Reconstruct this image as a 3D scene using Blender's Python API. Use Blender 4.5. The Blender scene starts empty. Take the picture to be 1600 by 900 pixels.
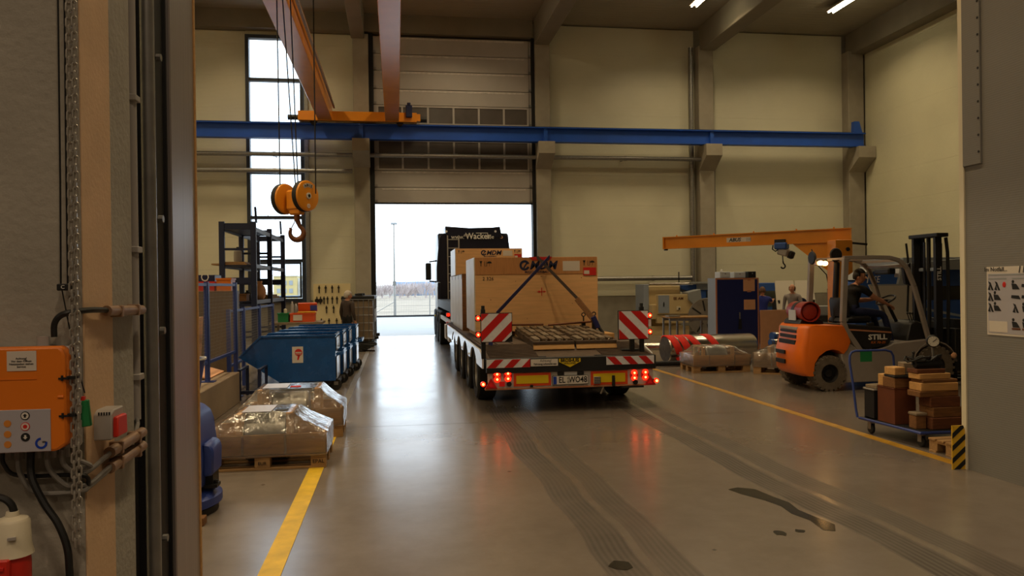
import bpy, bmesh, math, random
from mathutils import Vector, Matrix, Euler
random.seed(7)
PI = math.pi
scene = bpy.context.scene
COL = scene.collection

# ------------------------------------------------------------------ camera
cam = bpy.data.cameras.new('camera')
cam.sensor_width = 36.0
cam.lens = 27.0
cam.clip_start = 0.05
cam.clip_end = 2000
cam_ob = bpy.data.objects.new('camera', cam)
COL.objects.link(cam_ob)
YAW, PITCH, ROLL = 0.1496, -0.0030, -0.0129
f = Vector((math.sin(YAW)*math.cos(PITCH), math.cos(YAW)*math.cos(PITCH), math.sin(PITCH)))
r0 = Vector((math.cos(YAW), -math.sin(YAW), 0))
u0 = r0.cross(f)
r_ = r0*math.cos(ROLL) + u0*math.sin(ROLL)
u_ = -r0*math.sin(ROLL) + u0*math.cos(ROLL)
cm = Matrix((r_, u_, -f)).transposed().to_4x4()
cm.translation = (0, 0, 1.75)
cam_ob.matrix_world = cm
scene.camera = cam_ob

# ------------------------------------------------------------------ sky, exposure
world = bpy.data.worlds.new('overcast_sky')
scene.world = world
world.use_nodes = True
bg = world.node_tree.nodes['Background']
bg.inputs[0].default_value = (0.76, 0.89, 1.0, 1)
bg.inputs[1].default_value = 3.6
vs = scene.view_settings
vs.view_transform = 'Standard'
vs.look = 'None'
vs.exposure = 0.0
vs.gamma = 1.0
vs.use_curve_mapping = False
HALL_LAMP_W = 100.0
NEAR_FILL_W = 140.0
HALL_LAMP_COL = (1.0, 0.77, 0.45)
NEAR_FILL_COL = (1.0, 0.76, 0.52)

# ------------------------------------------------------------------ materials
def lin(c):
    out = []
    for v in c[:3]:
        v /= 255.0
        out.append(v/12.92 if v <= 0.04045 else ((v+0.055)/1.055)**2.4)
    return (*out, 1.0)

MATS = {}
def M(name, col, rough=0.6, metal=0.0, var=0.0, vscale=6.0, bump=0.0, bscale=60.0, emit=0.0, stretch=None, spots=None, coat=0.0, rough_var=0.0):
    m = bpy.data.materials.new(name)
    m.use_nodes = True
    nt = m.node_tree
    b = nt.nodes['Principled BSDF']
    c = lin(col)
    b.inputs['Base Color'].default_value = c
    b.inputs['Roughness'].default_value = rough
    b.inputs['Metallic'].default_value = metal
    if coat:
        b.inputs['Coat Weight'].default_value = coat
    if emit:
        b.inputs['Emission Color'].default_value = c
        b.inputs['Emission Strength'].default_value = emit
    if var or bump or spots or rough_var:
        tc = nt.nodes.new('ShaderNodeTexCoord')
        mp = nt.nodes.new('ShaderNodeMapping')
        nt.links.new(tc.outputs['Object'], mp.inputs['Vector'])
        if stretch:
            mp.inputs['Scale'].default_value = stretch
        if var or rough_var:
            n = nt.nodes.new('ShaderNodeTexNoise')
            n.inputs['Scale'].default_value = vscale
            n.inputs['Detail'].default_value = 6
            nt.links.new(mp.outputs[0], n.inputs['Vector'])
        last = None
        if var:
            cr = nt.nodes.new('ShaderNodeValToRGB')
            cr.color_ramp.elements[0].position = 0.3
            cr.color_ramp.elements[1].position = 0.7
            cr.color_ramp.elements[0].color = (c[0]*(1-var), c[1]*(1-var), c[2]*(1-var), 1)
            cr.color_ramp.elements[1].color = (min(1, c[0]*(1+var*0.6)), min(1, c[1]*(1+var*0.6)), min(1, c[2]*(1+var*0.6)), 1)
            nt.links.new(n.outputs['Fac'], cr.inputs[0])
            last = cr.outputs[0]
            nt.links.new(last, b.inputs['Base Color'])
        if rough_var:
            mr = nt.nodes.new('ShaderNodeMapRange')
            mr.inputs[1].default_value = 0.3
            mr.inputs[2].default_value = 0.7
            mr.inputs[3].default_value = max(0.02, rough-rough_var)
            mr.inputs[4].default_value = min(1, rough+rough_var)
            nt.links.new(n.outputs['Fac'], mr.inputs[0])
            nt.links.new(mr.outputs[0], b.inputs['Roughness'])
        if spots:                                   # knots in timber
            sc, rad, scol = spots
            vo = nt.nodes.new('ShaderNodeTexVoronoi')
            vo.inputs['Scale'].default_value = sc
            nt.links.new(tc.outputs['Object'], vo.inputs['Vector'])
            mr2 = nt.nodes.new('ShaderNodeMapRange')
            mr2.inputs[1].default_value = rad
            mr2.inputs[2].default_value = rad*0.5
            nt.links.new(vo.outputs['Distance'], mr2.inputs[0])
            mx = nt.nodes.new('ShaderNodeMix')
            mx.data_type = 'RGBA'
            nt.links.new(mr2.outputs[0], mx.inputs[0])
            if last:
                nt.links.new(last, mx.inputs[6])
            else:
                mx.inputs[6].default_value = c
            mx.inputs[7].default_value = lin(scol)
            nt.links.new(mx.outputs[2], b.inputs['Base Color'])
        if bump:
            n2 = nt.nodes.new('ShaderNodeTexNoise')
            n2.inputs['Scale'].default_value = bscale
            n2.inputs['Detail'].default_value = 4
            nt.links.new(mp.outputs[0], n2.inputs['Vector'])
            bp = nt.nodes.new('ShaderNodeBump')
            bp.inputs['Strength'].default_value = bump
            bp.inputs['Distance'].default_value = 0.01
            nt.links.new(n2.outputs['Fac'], bp.inputs['Height'])
            nt.links.new(bp.outputs[0], b.inputs['Normal'])
    MATS[name] = m
    return m

def ribbed(name, col, rough, axis='Z', pitch=0.1, strength=0.25, var=0.05):
    m = M(name, col, rough, var=var, vscale=0.8)
    nt = m.node_tree
    tc = nt.nodes.new('ShaderNodeTexCoord')
    w = nt.nodes.new('ShaderNodeTexWave')
    w.bands_direction = axis
    w.inputs['Scale'].default_value = 0.314/pitch
    w.inputs['Distortion'].default_value = 0
    nt.links.new(tc.outputs['Object'], w.inputs['Vector'])
    bp = nt.nodes.new('ShaderNodeBump')
    bp.inputs['Strength'].default_value = strength
    bp.inputs['Distance'].default_value = 0.006
    nt.links.new(w.outputs['Fac'], bp.inputs['Height'])
    nt.links.new(bp.outputs[0], nt.nodes['Principled BSDF'].inputs['Normal'])
    return m

def glass(name, tint=(1, 1, 1), gloss=0.1, rough=0.02):
    m = bpy.data.materials.new(name)
    m.use_nodes = True
    nt = m.node_tree
    nt.nodes.clear()
    out = nt.nodes.new('ShaderNodeOutputMaterial')
    mix = nt.nodes.new('ShaderNodeMixShader')
    tr = nt.nodes.new('ShaderNodeBsdfTransparent')
    tr.inputs[0].default_value = (*tint, 1)
    gl = nt.nodes.new('ShaderNodeBsdfGlossy')
    gl.inputs['Roughness'].default_value = rough
    mix.inputs[0].default_value = gloss
    nt.links.new(tr.outputs[0], mix.inputs[1])
    nt.links.new(gl.outputs[0], mix.inputs[2])
    nt.links.new(mix.outputs[0], out.inputs[0])
    MATS[name] = m
    return m

def film(name):
    m = bpy.data.materials.new(name)
    m.use_nodes = True
    nt = m.node_tree
    nt.nodes.clear()
    out = nt.nodes.new('ShaderNodeOutputMaterial')
    tc = nt.nodes.new('ShaderNodeTexCoord')
    n = nt.nodes.new('ShaderNodeTexNoise')
    n.inputs['Scale'].default_value = 7
    n.inputs['Detail'].default_value = 3
    n.inputs['Distortion'].default_value = 1.6
    nt.links.new(tc.outputs['Object'], n.inputs['Vector'])
    bp = nt.nodes.new('ShaderNodeBump')
    bp.inputs['Strength'].default_value = 0.55
    bp.inputs['Distance'].default_value = 0.03
    nt.links.new(n.outputs['Fac'], bp.inputs['Height'])
    tr = nt.nodes.new('ShaderNodeBsdfTransparent')
    tr.inputs[0].default_value = (0.93, 0.93, 0.92, 1)
    gl = nt.nodes.new('ShaderNodeBsdfGlossy')
    gl.inputs['Roughness'].default_value = 0.16
    nt.links.new(bp.outputs[0], gl.inputs['Normal'])
    df = nt.nodes.new('ShaderNodeBsdfDiffuse')
    df.inputs[0].default_value = (0.8, 0.79, 0.77, 1)
    fr = nt.nodes.new('ShaderNodeFresnel')
    fr.inputs[0].default_value = 1.38
    nt.links.new(bp.outputs[0], fr.inputs['Normal'])
    m1 = nt.nodes.new('ShaderNodeMixShader')
    m1.inputs[0].default_value = 0.085
    nt.links.new(tr.outputs[0], m1.inputs[1])
    nt.links.new(df.outputs[0], m1.inputs[2])
    ad = nt.nodes.new('ShaderNodeMath')
    ad.operation = 'MULTIPLY_ADD'
    ad.inputs[1].default_value = 1.1
    ad.inputs[2].default_value = 0.06
    ad.use_clamp = True
    nt.links.new(fr.outputs[0], ad.inputs[0])
    m2 = nt.nodes.new('ShaderNodeMixShader')
    nt.links.new(ad.outputs[0], m2.inputs[0])
    nt.links.new(m1.outputs[0], m2.inputs[1])
    nt.links.new(gl.outputs[0], m2.inputs[2])
    nt.links.new(m2.outputs[0], out.inputs[0])
    MATS[name] = m
    return m

def floor_material():
    m = bpy.data.materials.new('polished_concrete')
    m.use_nodes = True
    nt = m.node_tree
    N = nt.nodes.new
    L = nt.links.new
    b = nt.nodes['Principled BSDF']
    geo = N('ShaderNodeNewGeometry')
    sep = N('ShaderNodeSeparateXYZ')
    L(geo.outputs['Position'], sep.inputs[0])
    def noise(scale, detail=6, vec=None, rough=0.6):
        n = N('ShaderNodeTexNoise')
        n.inputs['Scale'].default_value = scale
        n.inputs['Detail'].default_value = detail
        n.inputs['Roughness'].default_value = rough
        L(vec or geo.outputs['Position'], n.inputs['Vector'])
        return n.outputs['Fac']
    def math_(op, a, c=None, clamp=False):
        n = N('ShaderNodeMath')
        n.operation = op
        n.use_clamp = clamp
        for i, v in enumerate((a, c)):
            if v is None: continue
            if isinstance(v, (int, float)): n.inputs[i].default_value = v
            else: L(v, n.inputs[i])
        return n.outputs[0]
    def rng(v, a0, a1, b0, b1):
        n = N('ShaderNodeMapRange')
        n.interpolation_type = 'SMOOTHSTEP'
        for i, q in enumerate((a0, a1, b0, b1)): n.inputs[i+1].default_value = q
        L(v, n.inputs[0])
        return n.outputs[0]
    big = noise(0.45)
    fine = noise(5.0, 8, rough=0.7)
    mot = math_('ADD', math_('MULTIPLY', big, 0.65), math_('MULTIPLY', fine, 0.35))
    cr = N('ShaderNodeValToRGB')
    cr.color_ramp.elements[0].position = 0.36
    cr.color_ramp.elements[1].position = 0.66
    cr.color_ramp.elements[0].color = (0.150, 0.124, 0.104, 1)
    cr.color_ramp.elements[1].color = (0.215, 0.18, 0.152, 1)
    L(mot, cr.inputs[0])
    # tyre marks: rubber worn into the floor along the lorry's two wheel tracks
    warp = math_('MULTIPLY', math_('SUBTRACT', noise(0.35, 2), 0.5), 0.35)
    xw = math_('ADD', sep.outputs[0], warp)
    def band(x0, hw):
        d = math_('ABSOLUTE', math_('SUBTRACT', xw, x0))
        return rng(d, hw, hw*0.82, 0, 1)
    t = math_('MAXIMUM', math_('MAXIMUM', band(1.36, 0.15), math_('MULTIPLY', band(1.68, 0.13), 0.75)),
              math_('MAXIMUM', band(3.22, 0.15), math_('MULTIPLY', band(3.56, 0.14), 0.8)))
    stripe = math_('ADD', math_('MULTIPLY', math_('SINE', math_('MULTIPLY', xw, 150.0)), 0.18), 0.8)
    patch = rng(noise(1.1, 4), 0.25, 0.60, 0.55, 1.0)
    ym = rng(sep.outputs[1], 11.6, 10.2, 0, 1)
    mask = math_('MULTIPLY', math_('MULTIPLY', t, stripe), math_('MULTIPLY', patch, ym))
    mx = N('ShaderNodeMix')
    mx.data_type = 'RGBA'
    L(math_('MULTIPLY', mask, 0.85), mx.inputs[0])
    L(cr.outputs[0], mx.inputs[6])
    mx.inputs[7].default_value = (0.055, 0.048, 0.042, 1)
    # small dark specks of dirt
    vo = N('ShaderNodeTexVoronoi')
    vo.inputs['Scale'].default_value = 1.3
    L(geo.outputs['Position'], vo.inputs['Vector'])
    sp = rng(vo.outputs['Distance'], 0.032, 0.018, 0, 1)
    mx2 = N('ShaderNodeMix')
    mx2.data_type = 'RGBA'
    L(math_('MULTIPLY', sp, 0.8), mx2.inputs[0])
    L(mx.outputs[2], mx2.inputs[6])
    mx2.inputs[7].default_value = (0.03, 0.027, 0.025, 1)
    L(mx2.outputs[2], b.inputs['Base Color'])
    rgh = math_('ADD', math_('ADD', math_('MULTIPLY', noise(0.7, 4), 0.16), 0.15), math_('MULTIPLY', mask, 0.22))
    L(rgh, b.inputs['Roughness'])
    bp = N('ShaderNodeBump')
    bp.inputs['Strength'].default_value = 0.10
    bp.inputs['Distance'].default_value = 0.01
    L(noise(2.2, 3), bp.inputs['Height'])
    L(bp.outputs[0], b.inputs['Normal'])
    L(math_('SUBTRACT', 0.6, math_('MULTIPLY', mask, 0.42)), b.inputs['Specular IOR Level'])
    MATS['polished_concrete'] = m
    return m

floor_m = floor_material()
cladding = ribbed('cream_wall_cladding', (210, 206, 182), 0.5, 'Z', 0.05, 0.3)
cladding_y = ribbed('cream_side_cladding', (212, 208, 178), 0.5, 'Z', 0.05, 0.3)
near_clad = ribbed('grey_partition_cladding', (122, 119, 115), 0.65, 'Z', 0.02, 0.07)
ceil_m = ribbed('ceiling_sheet', (150, 142, 124), 0.7, 'Y', 0.25, 0.6)
concrete = M('raw_concrete', (158, 150, 134), 0.8, var=0.12, vscale=2.5, bump=0.25, bscale=35)
plinth_m = M('plinth_concrete', (140, 134, 120), 0.8, var=0.15, vscale=3, bump=0.2)
beam_m = M('concrete_beam', (128, 120, 104), 0.85, var=0.1, vscale=1.5)
near_conc = M('near_wall_concrete', (160, 154, 142), 0.8, var=0.14, vscale=4, bump=0.3, bscale=50)
reveal_m = M('painted_reveal', (214, 178, 140), 0.7, var=0.08, vscale=8, bump=0.1, bscale=80, spots=(7.0, 0.018, (90, 70, 50)))
galv = M('galvanised_steel', (150, 148, 144), 0.42, 0.75, var=0.15, vscale=14)
alu = M('brushed_aluminium', (176, 168, 166), 0.38, 0.8, var=0.1, vscale=3, stretch=(30, 30, 0.6))
dark_steel = M('dark_steel', (40, 40, 42), 0.5, 0.5, var=0.2)
black = M('black_plastic', (18, 18, 19), 0.55)
rubber = M('black_rubber', (22, 21, 20), 0.8, var=0.25, vscale=10)
dusty_rubber = M('dusty_rubber', (104, 92, 78), 0.85, var=0.3, vscale=9)
seal_black = M('seal_black', (14, 14, 15), 0.7)
navy_frame = M('window_frame_navy', (38, 46, 60), 0.45)
blue_beam = M('crane_blue', (26, 80, 178), 0.45, var=0.1, vscale=2)
yellow_crane = M('crane_orange', (222, 140, 36), 0.24, var=0.08, vscale=2)
yellow_line = M('floor_line_yellow', (214, 176, 40), 0.5, var=0.22, vscale=7)
skip_blue = M('skip_blue', (26, 78, 142), 0.26, var=0.14, vscale=4, rough_var=0.08)
skip_in = M('skip_inside', (46, 66, 78), 0.55, var=0.2, vscale=5)
navy = M('navy_paint', (18, 28, 70), 0.4)
rack_navy = M('rack_navy', (20, 30, 62), 0.45)
shelf_edge = M('shelf_edge_grey', (110, 124, 150), 0.4)
fence_blue = M('fence_blue', (44, 62, 128), 0.45)
door_panel = M('door_panel_white', (172, 166, 160), 0.5, var=0.05, vscale=2)
grey_pane = M('frosted_door_pane', (96, 90, 86), 0.18, var=0.15, vscale=1.5)
clear_pane = glass('clear_window_pane', (0.96, 0.98, 1.0), 0.06)
film_m = film('shrink_wrap_film')
mach_window = M('dark_machine_window', (74, 72, 66), 0.2)
worn_yellow = M('worn_line_yellow', (172, 128, 36), 0.5, var=0.25, vscale=6)
case_grey = M('case_grey', (196, 202, 210), 0.5)
worn_line = M('worn_floor_line', (112, 104, 90), 0.5, var=0.3, vscale=6)
brown_steel = M('brown_steel', (98, 80, 62), 0.55, var=0.15)
barrier_m = M('barrier_concrete', (140, 122, 102), 0.8, var=0.1, vscale=3)
ply = M('plywood', (226, 176, 120), 0.65, var=0.10, vscale=3, stretch=(1, 1, 9), spots=(5.2, 0.062, (110, 60, 26)))
ply2 = M('plywood_band', (190, 132, 78), 0.65, var=0.12, vscale=5, stretch=(9, 1, 1), spots=(6.5, 0.05, (100, 54, 22)))
ply_daylit = M('daylit_plywood_side', (216, 206, 190), 0.38, var=0.2, vscale=5, stretch=(6, 6, 1))  # daylight on the crates' left sides painted in as a paler colour
pine = M('pale_pine', (200, 152, 92), 0.7, var=0.16, vscale=6, stretch=(1, 8, 8), spots=(9.0, 0.05, (120, 70, 30)))
pallet_wood = M('pallet_wood', (158, 122, 78), 0.8, var=0.25, vscale=7, stretch=(1, 6, 6))
old_wood = M('old_timber', (120, 80, 42), 0.8, var=0.3, vscale=8, stretch=(1, 7, 7))
old_wood2 = M('reddish_timber', (104, 58, 30), 0.8, var=0.3, vscale=8, stretch=(1, 7, 7))
grey_wood = M('weathered_timber', (128, 112, 92), 0.85, var=0.3, vscale=8, stretch=(1, 8, 8))
ply_orange = M('orange_plywood', (96, 46, 18), 0.7, var=0.15, vscale=6)
deck_m = M('trailer_deck', (88, 70, 56), 0.8, var=0.35, vscale=8, stretch=(1, 6, 1))
frame_black = M('chassis_black', (26, 26, 29), 0.55, var=0.2, vscale=5)
dark_navy_paint = M('lorry_navy_paint', (17, 20, 40), 0.35, var=0.05)
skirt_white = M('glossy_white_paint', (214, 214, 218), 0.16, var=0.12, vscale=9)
white_paint = M('white_paint', (215, 215, 215), 0.45, var=0.1, vscale=9)
dirty_white = M('dirty_white_paint', (200, 194, 188), 0.55, var=0.2, vscale=9)
red_refl = M('red_reflective', (196, 24, 22), 0.4)
white_refl = M('white_reflective', (226, 226, 232), 0.4, var=0.08, vscale=20)
orange_refl = M('orange_reflective', (226, 74, 24), 0.4)
yellow_refl = M('yellow_reflective', (232, 200, 24), 0.4)
lamp_red = M('lit_red_lamp', (255, 40, 14), 0.3, emit=1.7)
lamp_hot = M('lamp_filament', (255, 110, 50), 0.3, emit=18.0)
lamp_lens = M('red_lamp_lens', (170, 14, 12), 0.25, emit=0.35)
plate_white = M('plate_white', (222, 214, 206), 0.45)
plate_blue = M('plate_blue', (20, 60, 170), 0.4)
ink = M('black_ink', (16, 16, 18), 0.6)
ink_navy = M('navy_ink', (18, 26, 60), 0.6)
ink_red = M('red_ink', (200, 30, 20), 0.6)
ink_white = M('white_lettering', (226, 222, 214), 0.5)
strap_blue = M('blue_webbing', (26, 30, 92), 0.8, bump=0.3, bscale=200)
sling_red = M('red_webbing', (226, 42, 28), 0.75, var=0.12, vscale=14, bump=0.3, bscale=120)
steel = M('turned_steel', (200, 194, 186), 0.26, 1.0, var=0.06, vscale=4, stretch=(12, 1, 1))
steel_end = M('sawn_steel_end', (110, 108, 110), 0.5, 0.8, var=0.2, vscale=14)
drum_steel = M('dull_drum_steel', (140, 136, 130), 0.42, 0.7, var=0.2, vscale=4)
hook_rust = M('hook_brown', (112, 66, 36), 0.5, 0.4, var=0.3, vscale=14)
rope_m = M('wire_rope', (34, 32, 30), 0.6, 0.4)
chain_m = M('chain_steel', (176, 170, 160), 0.35, 0.55)
ctrl_orange = M('control_orange', (226, 120, 22), 0.45, var=0.05, vscale=5)
ctrl_grey = M('control_grey', (160, 156, 156), 0.5)
panel_grey = M('foil_panel_grey', (172, 168, 176), 0.4)
button_orange = M('blank_button', (206, 130, 50), 0.5)
button_white = M('button_white', (214, 206, 196), 0.5)
paper = M('paper_label', (206, 196, 184), 0.7)
cable_black = M('black_cable', (20, 20, 20), 0.5)
cable_grey = M('grey_cable', (120, 116, 110), 0.55)
copperish = M('conduit_brownish', (150, 120, 96), 0.45, 0.4, var=0.15, vscale=14)
green_p = M('green_plastic', (24, 116, 62), 0.5)
red_p = M('red_plastic', (210, 44, 28), 0.4)
grey_p = M('grey_plastic', (162, 156, 150), 0.5)
cream_p = M('cream_plastic', (216, 206, 180), 0.5)
lift_orange = M('forklift_orange', (222, 106, 16), 0.4, var=0.06, vscale=4)
lift_grey = M('forklift_grey', (150, 140, 132), 0.5, var=0.08, vscale=4)
lift_black = M('forklift_black', (24, 22, 22), 0.55)
gas_red = M('gas_bottle_red', (150, 44, 30), 0.45, var=0.15, vscale=6)
gas_white = M('gas_bottle_band', (190, 196, 206), 0.4)
lamp_white = M('lit_work_lamp', (255, 190, 110), 0.3, emit=22.0)
tube_light = M('fluorescent_tube', (255, 240, 200), 0.3, emit=20.0)
skin = M('skin', (196, 138, 106), 0.55)
hair_grey = M('grey_hair', (176, 166, 154), 0.8)
hair_dark = M('dark_hair', (26, 20, 18), 0.7)
hair_brown = M('brown_hair', (92, 62, 42), 0.75)
cloth_black = M('black_cotton', (17, 17, 19), 0.85)
cloth_navy = M('navy_workwear', (24, 30, 66), 0.85)
cloth_blue = M('blue_workwear', (34, 48, 132), 0.85)
cloth_grey = M('grey_pullover', (140, 134, 132), 0.85)
cloth_brown = M('brown_jacket', (58, 46, 40), 0.85)
shoe_m = M('shoe_leather', (24, 21, 20), 0.6)
eye_m = M('eye_dark', (30, 20, 16), 0.3)
lip_m = M('lips', (160, 92, 76), 0.55)
cab_navy = M('cabinet_navy', (22, 32, 92), 0.5)
cab_grey = M('cabinet_grey', (142, 152, 166), 0.5)
cab_trim = M('cabinet_trim', (186, 124, 86), 0.5)
hard_beige = M('hardboard', (216, 162, 120), 0.7, var=0.06, vscale=5)
mach_cream = M('machine_cream', (200, 178, 132), 0.5, var=0.06, vscale=3)
mach_blue = M('machine_blue', (44, 84, 158), 0.45, var=0.05, vscale=3)
mach_grey = M('machine_grey', (142, 146, 148), 0.5)
pane_green = glass('machine_window', (0.72, 0.72, 0.44), 0.25, 0.1)
board_grey = M('grey_board', (186, 178, 164), 0.6)
cage_m = M('cage_tube', (150, 152, 156), 0.4, 0.8)
ibc_tank = M('tank_plastic', (130, 112, 90), 0.5)
peg_m = M('tool_board_cream', (218, 200, 152), 0.6)
tool_m = M('hand_tool', (46, 40, 34), 0.5, 0.5)
scrub_blue = M('scrubber_blue', (40, 62, 140), 0.45)
card_m = M('cardboard', (166, 120, 76), 0.8, var=0.08)
orange_p = M('orange_plastic', (214, 84, 34), 0.5)
grass_m = M('winter_grass', (142, 130, 114), 0.9, var=0.25, vscale=0.5, bump=0.4, bscale=3)
asphalt = M('yard_paving', (150, 150, 150), 0.7, var=0.06, vscale=0.8)
twig_hazed = M('hazed_bare_twigs', (176, 164, 162), 0.9, var=0.15)  # twigs lightened: distance haze painted into their colour
hazed_blue = M('hazed_blue_cladding', (120, 152, 190), 0.6)  # paler blue, with the haze mixed into the colour
far_yellow = M('distant_yellow_render', (190, 170, 116), 0.7)
far_white = M('distant_pale_render', (214, 214, 208), 0.7)
oil_m = M('oil_stain', (34, 29, 24), 0.12, var=0.4, vscale=4)
hazard_y = M('hazard_yellow', (214, 168, 34), 0.5, var=0.15, vscale=9)
gauge_face = M('gauge_face', (206, 200, 188), 0.4)

# ------------------------------------------------------------------ mesh helpers
MW = {}
def rot3(axis, a): return Matrix.Rotation(a, 3, axis)

class MB:
    def __init__(s): s.bm = bmesh.new()
    def _fin(s, vs, bev, seg=1):
        if bev:
            es = list({e for v in vs for e in v.link_edges})
            bmesh.ops.bevel(s.bm, geom=es, offset=bev, segments=seg, affect='EDGES', profile=0.5)
    def box(s, a, b, bev=0):
        x0, y0, z0 = a; x1, y1, z1 = b
        vs = [s.bm.verts.new(p) for p in ((x0,y0,z0),(x1,y0,z0),(x1,y1,z0),(x0,y1,z0),(x0,y0,z1),(x1,y0,z1),(x1,y1,z1),(x0,y1,z1))]
        for q in ((3,2,1,0),(4,5,6,7),(0,1,5,4),(1,2,6,5),(2,3,7,6),(3,0,4,7)): s.bm.faces.new([vs[i] for i in q])
        s._fin(vs, bev); return s
    def obox(s, c, size, R=None, bev=0):
        R = R or Matrix.Identity(3); c = Vector(c); hx, hy, hz = (k/2 for k in size)
        vs = [s.bm.verts.new(c + R @ Vector(p)) for p in ((-hx,-hy,-hz),(hx,-hy,-hz),(hx,hy,-hz),(-hx,hy,-hz),(-hx,-hy,hz),(hx,-hy,hz),(hx,hy,hz),(-hx,hy,hz))]
        for q in ((3,2,1,0),(4,5,6,7),(0,1,5,4),(1,2,6,5),(2,3,7,6),(3,0,4,7)): s.bm.faces.new([vs[i] for i in q])
        s._fin(vs, bev); return s
    def bar(s, a, b, w, h=None, up=(0, 0, 1), bev=0):      # a rectangular bar from a to b
        a, b = Vector(a), Vector(b); d = b-a; y = d.normalized(); up = Vector(up)
        x = y.cross(up)
        if x.length < 1e-4: x = y.cross(Vector((1, 0, 0)))
        x.normalize(); z = x.cross(y)
        return s.obox((a+b)/2, (w, d.length, h or w), Matrix((x, y, z)).transposed(), bev)
    def frame(s, a, b):
        d = (Vector(b)-Vector(a)).normalized()
        x = d.orthogonal().normalized(); return x, d.cross(x)
    def cyl(s, a, b, r, r2=None, n=16, caps=True):
        a, b = Vector(a), Vector(b); r2 = r if r2 is None else r2
        x, y = s.frame(a, b)
        ra = [s.bm.verts.new(a + r*(x*math.cos(2*PI*i/n)+y*math.sin(2*PI*i/n))) for i in range(n)]
        rb = [s.bm.verts.new(b + r2*(x*math.cos(2*PI*i/n)+y*math.sin(2*PI*i/n))) for i in range(n)]
        for i in range(n):
            j = (i+1) % n
            s.bm.faces.new((ra[i], ra[j], rb[j], rb[i]))
        if caps:
            s.bm.faces.new(ra[::-1]); s.bm.faces.new(rb)
        return s
    def tube(s, pts, r, n=8, closed=False, caps=True):
        pts = [Vector(p) for p in pts]; m = len(pts); rings = []; x = None
        for i, p in enumerate(pts):
            if closed: t = pts[(i+1) % m]-pts[i-1]
            else: t = pts[min(i+1, m-1)]-pts[max(i-1, 0)]
            t.normalize()
            if x is None: x = t.orthogonal().normalized()
            else:
                x = x - t*x.dot(t)
                x = x.normalized() if x.length > 1e-6 else t.orthogonal().normalized()
            y = t.cross(x); rr = r[i] if isinstance(r, (list, tuple)) else r
            rings.append([s.bm.verts.new(p + rr*(x*math.cos(2*PI*k/n)+y*math.sin(2*PI*k/n))) for k in range(n)])
        for i in range(m if closed else m-1):
            A, B = rings[i], rings[(i+1) % m]
            for k in range(n):
                s.bm.faces.new((A[k], A[(k+1) % n], B[(k+1) % n], B[k]))
        if caps and not closed:
            s.bm.faces.new(rings[0][::-1]); s.bm.faces.new(rings[-1])
        return s
    def prism(s, pts, axis, a0, a1, bev=0):               # outline of 2D points pushed along an axis
        def P(p, t):
            return {'y': (p[0], t, p[1]), 'x': (t, p[0], p[1]), 'z': (p[0], p[1], t)}[axis]
        A = [s.bm.verts.new(P(p, a0)) for p in pts]; B = [s.bm.verts.new(P(p, a1)) for p in pts]; n = len(pts)
        fs = [s.bm.faces.new(A), s.bm.faces.new(B[::-1])]
        for i in range(n):
            fs.append(s.bm.faces.new((A[i], B[i], B[(i+1) % n], A[(i+1) % n])))
        bmesh.ops.recalc_face_normals(s.bm, faces=fs)
        if bev: s._fin(A+B, bev)
        return s
    def lathe(s, prof, c, axis='z', n=20, a0=0, a1=2*PI):  # profile of (radius, height)
        c = Vector(c); full = abs(a1-a0-2*PI) < 1e-6; m = n if full else n+1; rows = []
        for rr, h in prof:
            row = []
            for i in range(m):
                t = a0+(a1-a0)*i/n; p, q = rr*math.cos(t), rr*math.sin(t)
                row.append(s.bm.verts.new(c + Vector({'z': (p, q, h), 'x': (h, p, q), 'y': (p, h, q)}[axis])))
            rows.append(row)
        fs = []
        for A, B in zip(rows, rows[1:]):
            for i in range(m if full else m-1):
                j = (i+1) % m
                fs.append(s.bm.faces.new((A[i], A[j], B[j], B[i])))
        if full and prof[0][0] > 1e-5 and prof[-1][0] > 1e-5:      # an open ring: join its two ends
            for i in range(m):
                j = (i+1) % m
                fs.append(s.bm.faces.new((rows[-1][i], rows[-1][j], rows[0][j], rows[0][i])))
        elif full:
            if prof[0][0] > 1e-5: fs.append(s.bm.faces.new(rows[0]))
            if prof[-1][0] > 1e-5: fs.append(s.bm.faces.new(rows[-1][::-1]))
        bmesh.ops.remove_doubles(s.bm, verts=[v for r in rows for v in r], dist=1e-6)
        bmesh.ops.recalc_face_normals(s.bm, faces=[q for q in fs if q.is_valid])
        return s
    def ball(s, c, r, n=12, R=None):
        r = r if isinstance(r, (tuple, list)) else (r, r, r)
        mat = Matrix.Translation(c) @ (R.to_4x4() if R else Matrix.Identity(4)) @ Matrix.Diagonal((*r, 1))
        bmesh.ops.create_uvsphere(s.bm, u_segments=n, v_segments=max(6, n*2//3), radius=1, matrix=mat); return s
    def poly(s, pts):
        s.bm.faces.new([s.bm.verts.new(p) for p in pts]); return s
    def plate(s, pts, d):                                  # polygon in space given thickness d (vector)
        d = Vector(d); A = [s.bm.verts.new(Vector(p)) for p in pts]; B = [s.bm.verts.new(Vector(p)+d) for p in pts]; n = len(pts)
        fs = [s.bm.faces.new(A), s.bm.faces.new(B[::-1])]
        for i in range(n): fs.append(s.bm.faces.new((A[i], B[i], B[(i+1) % n], A[(i+1) % n])))
        bmesh.ops.recalc_face_normals(s.bm, faces=fs); return s
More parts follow.
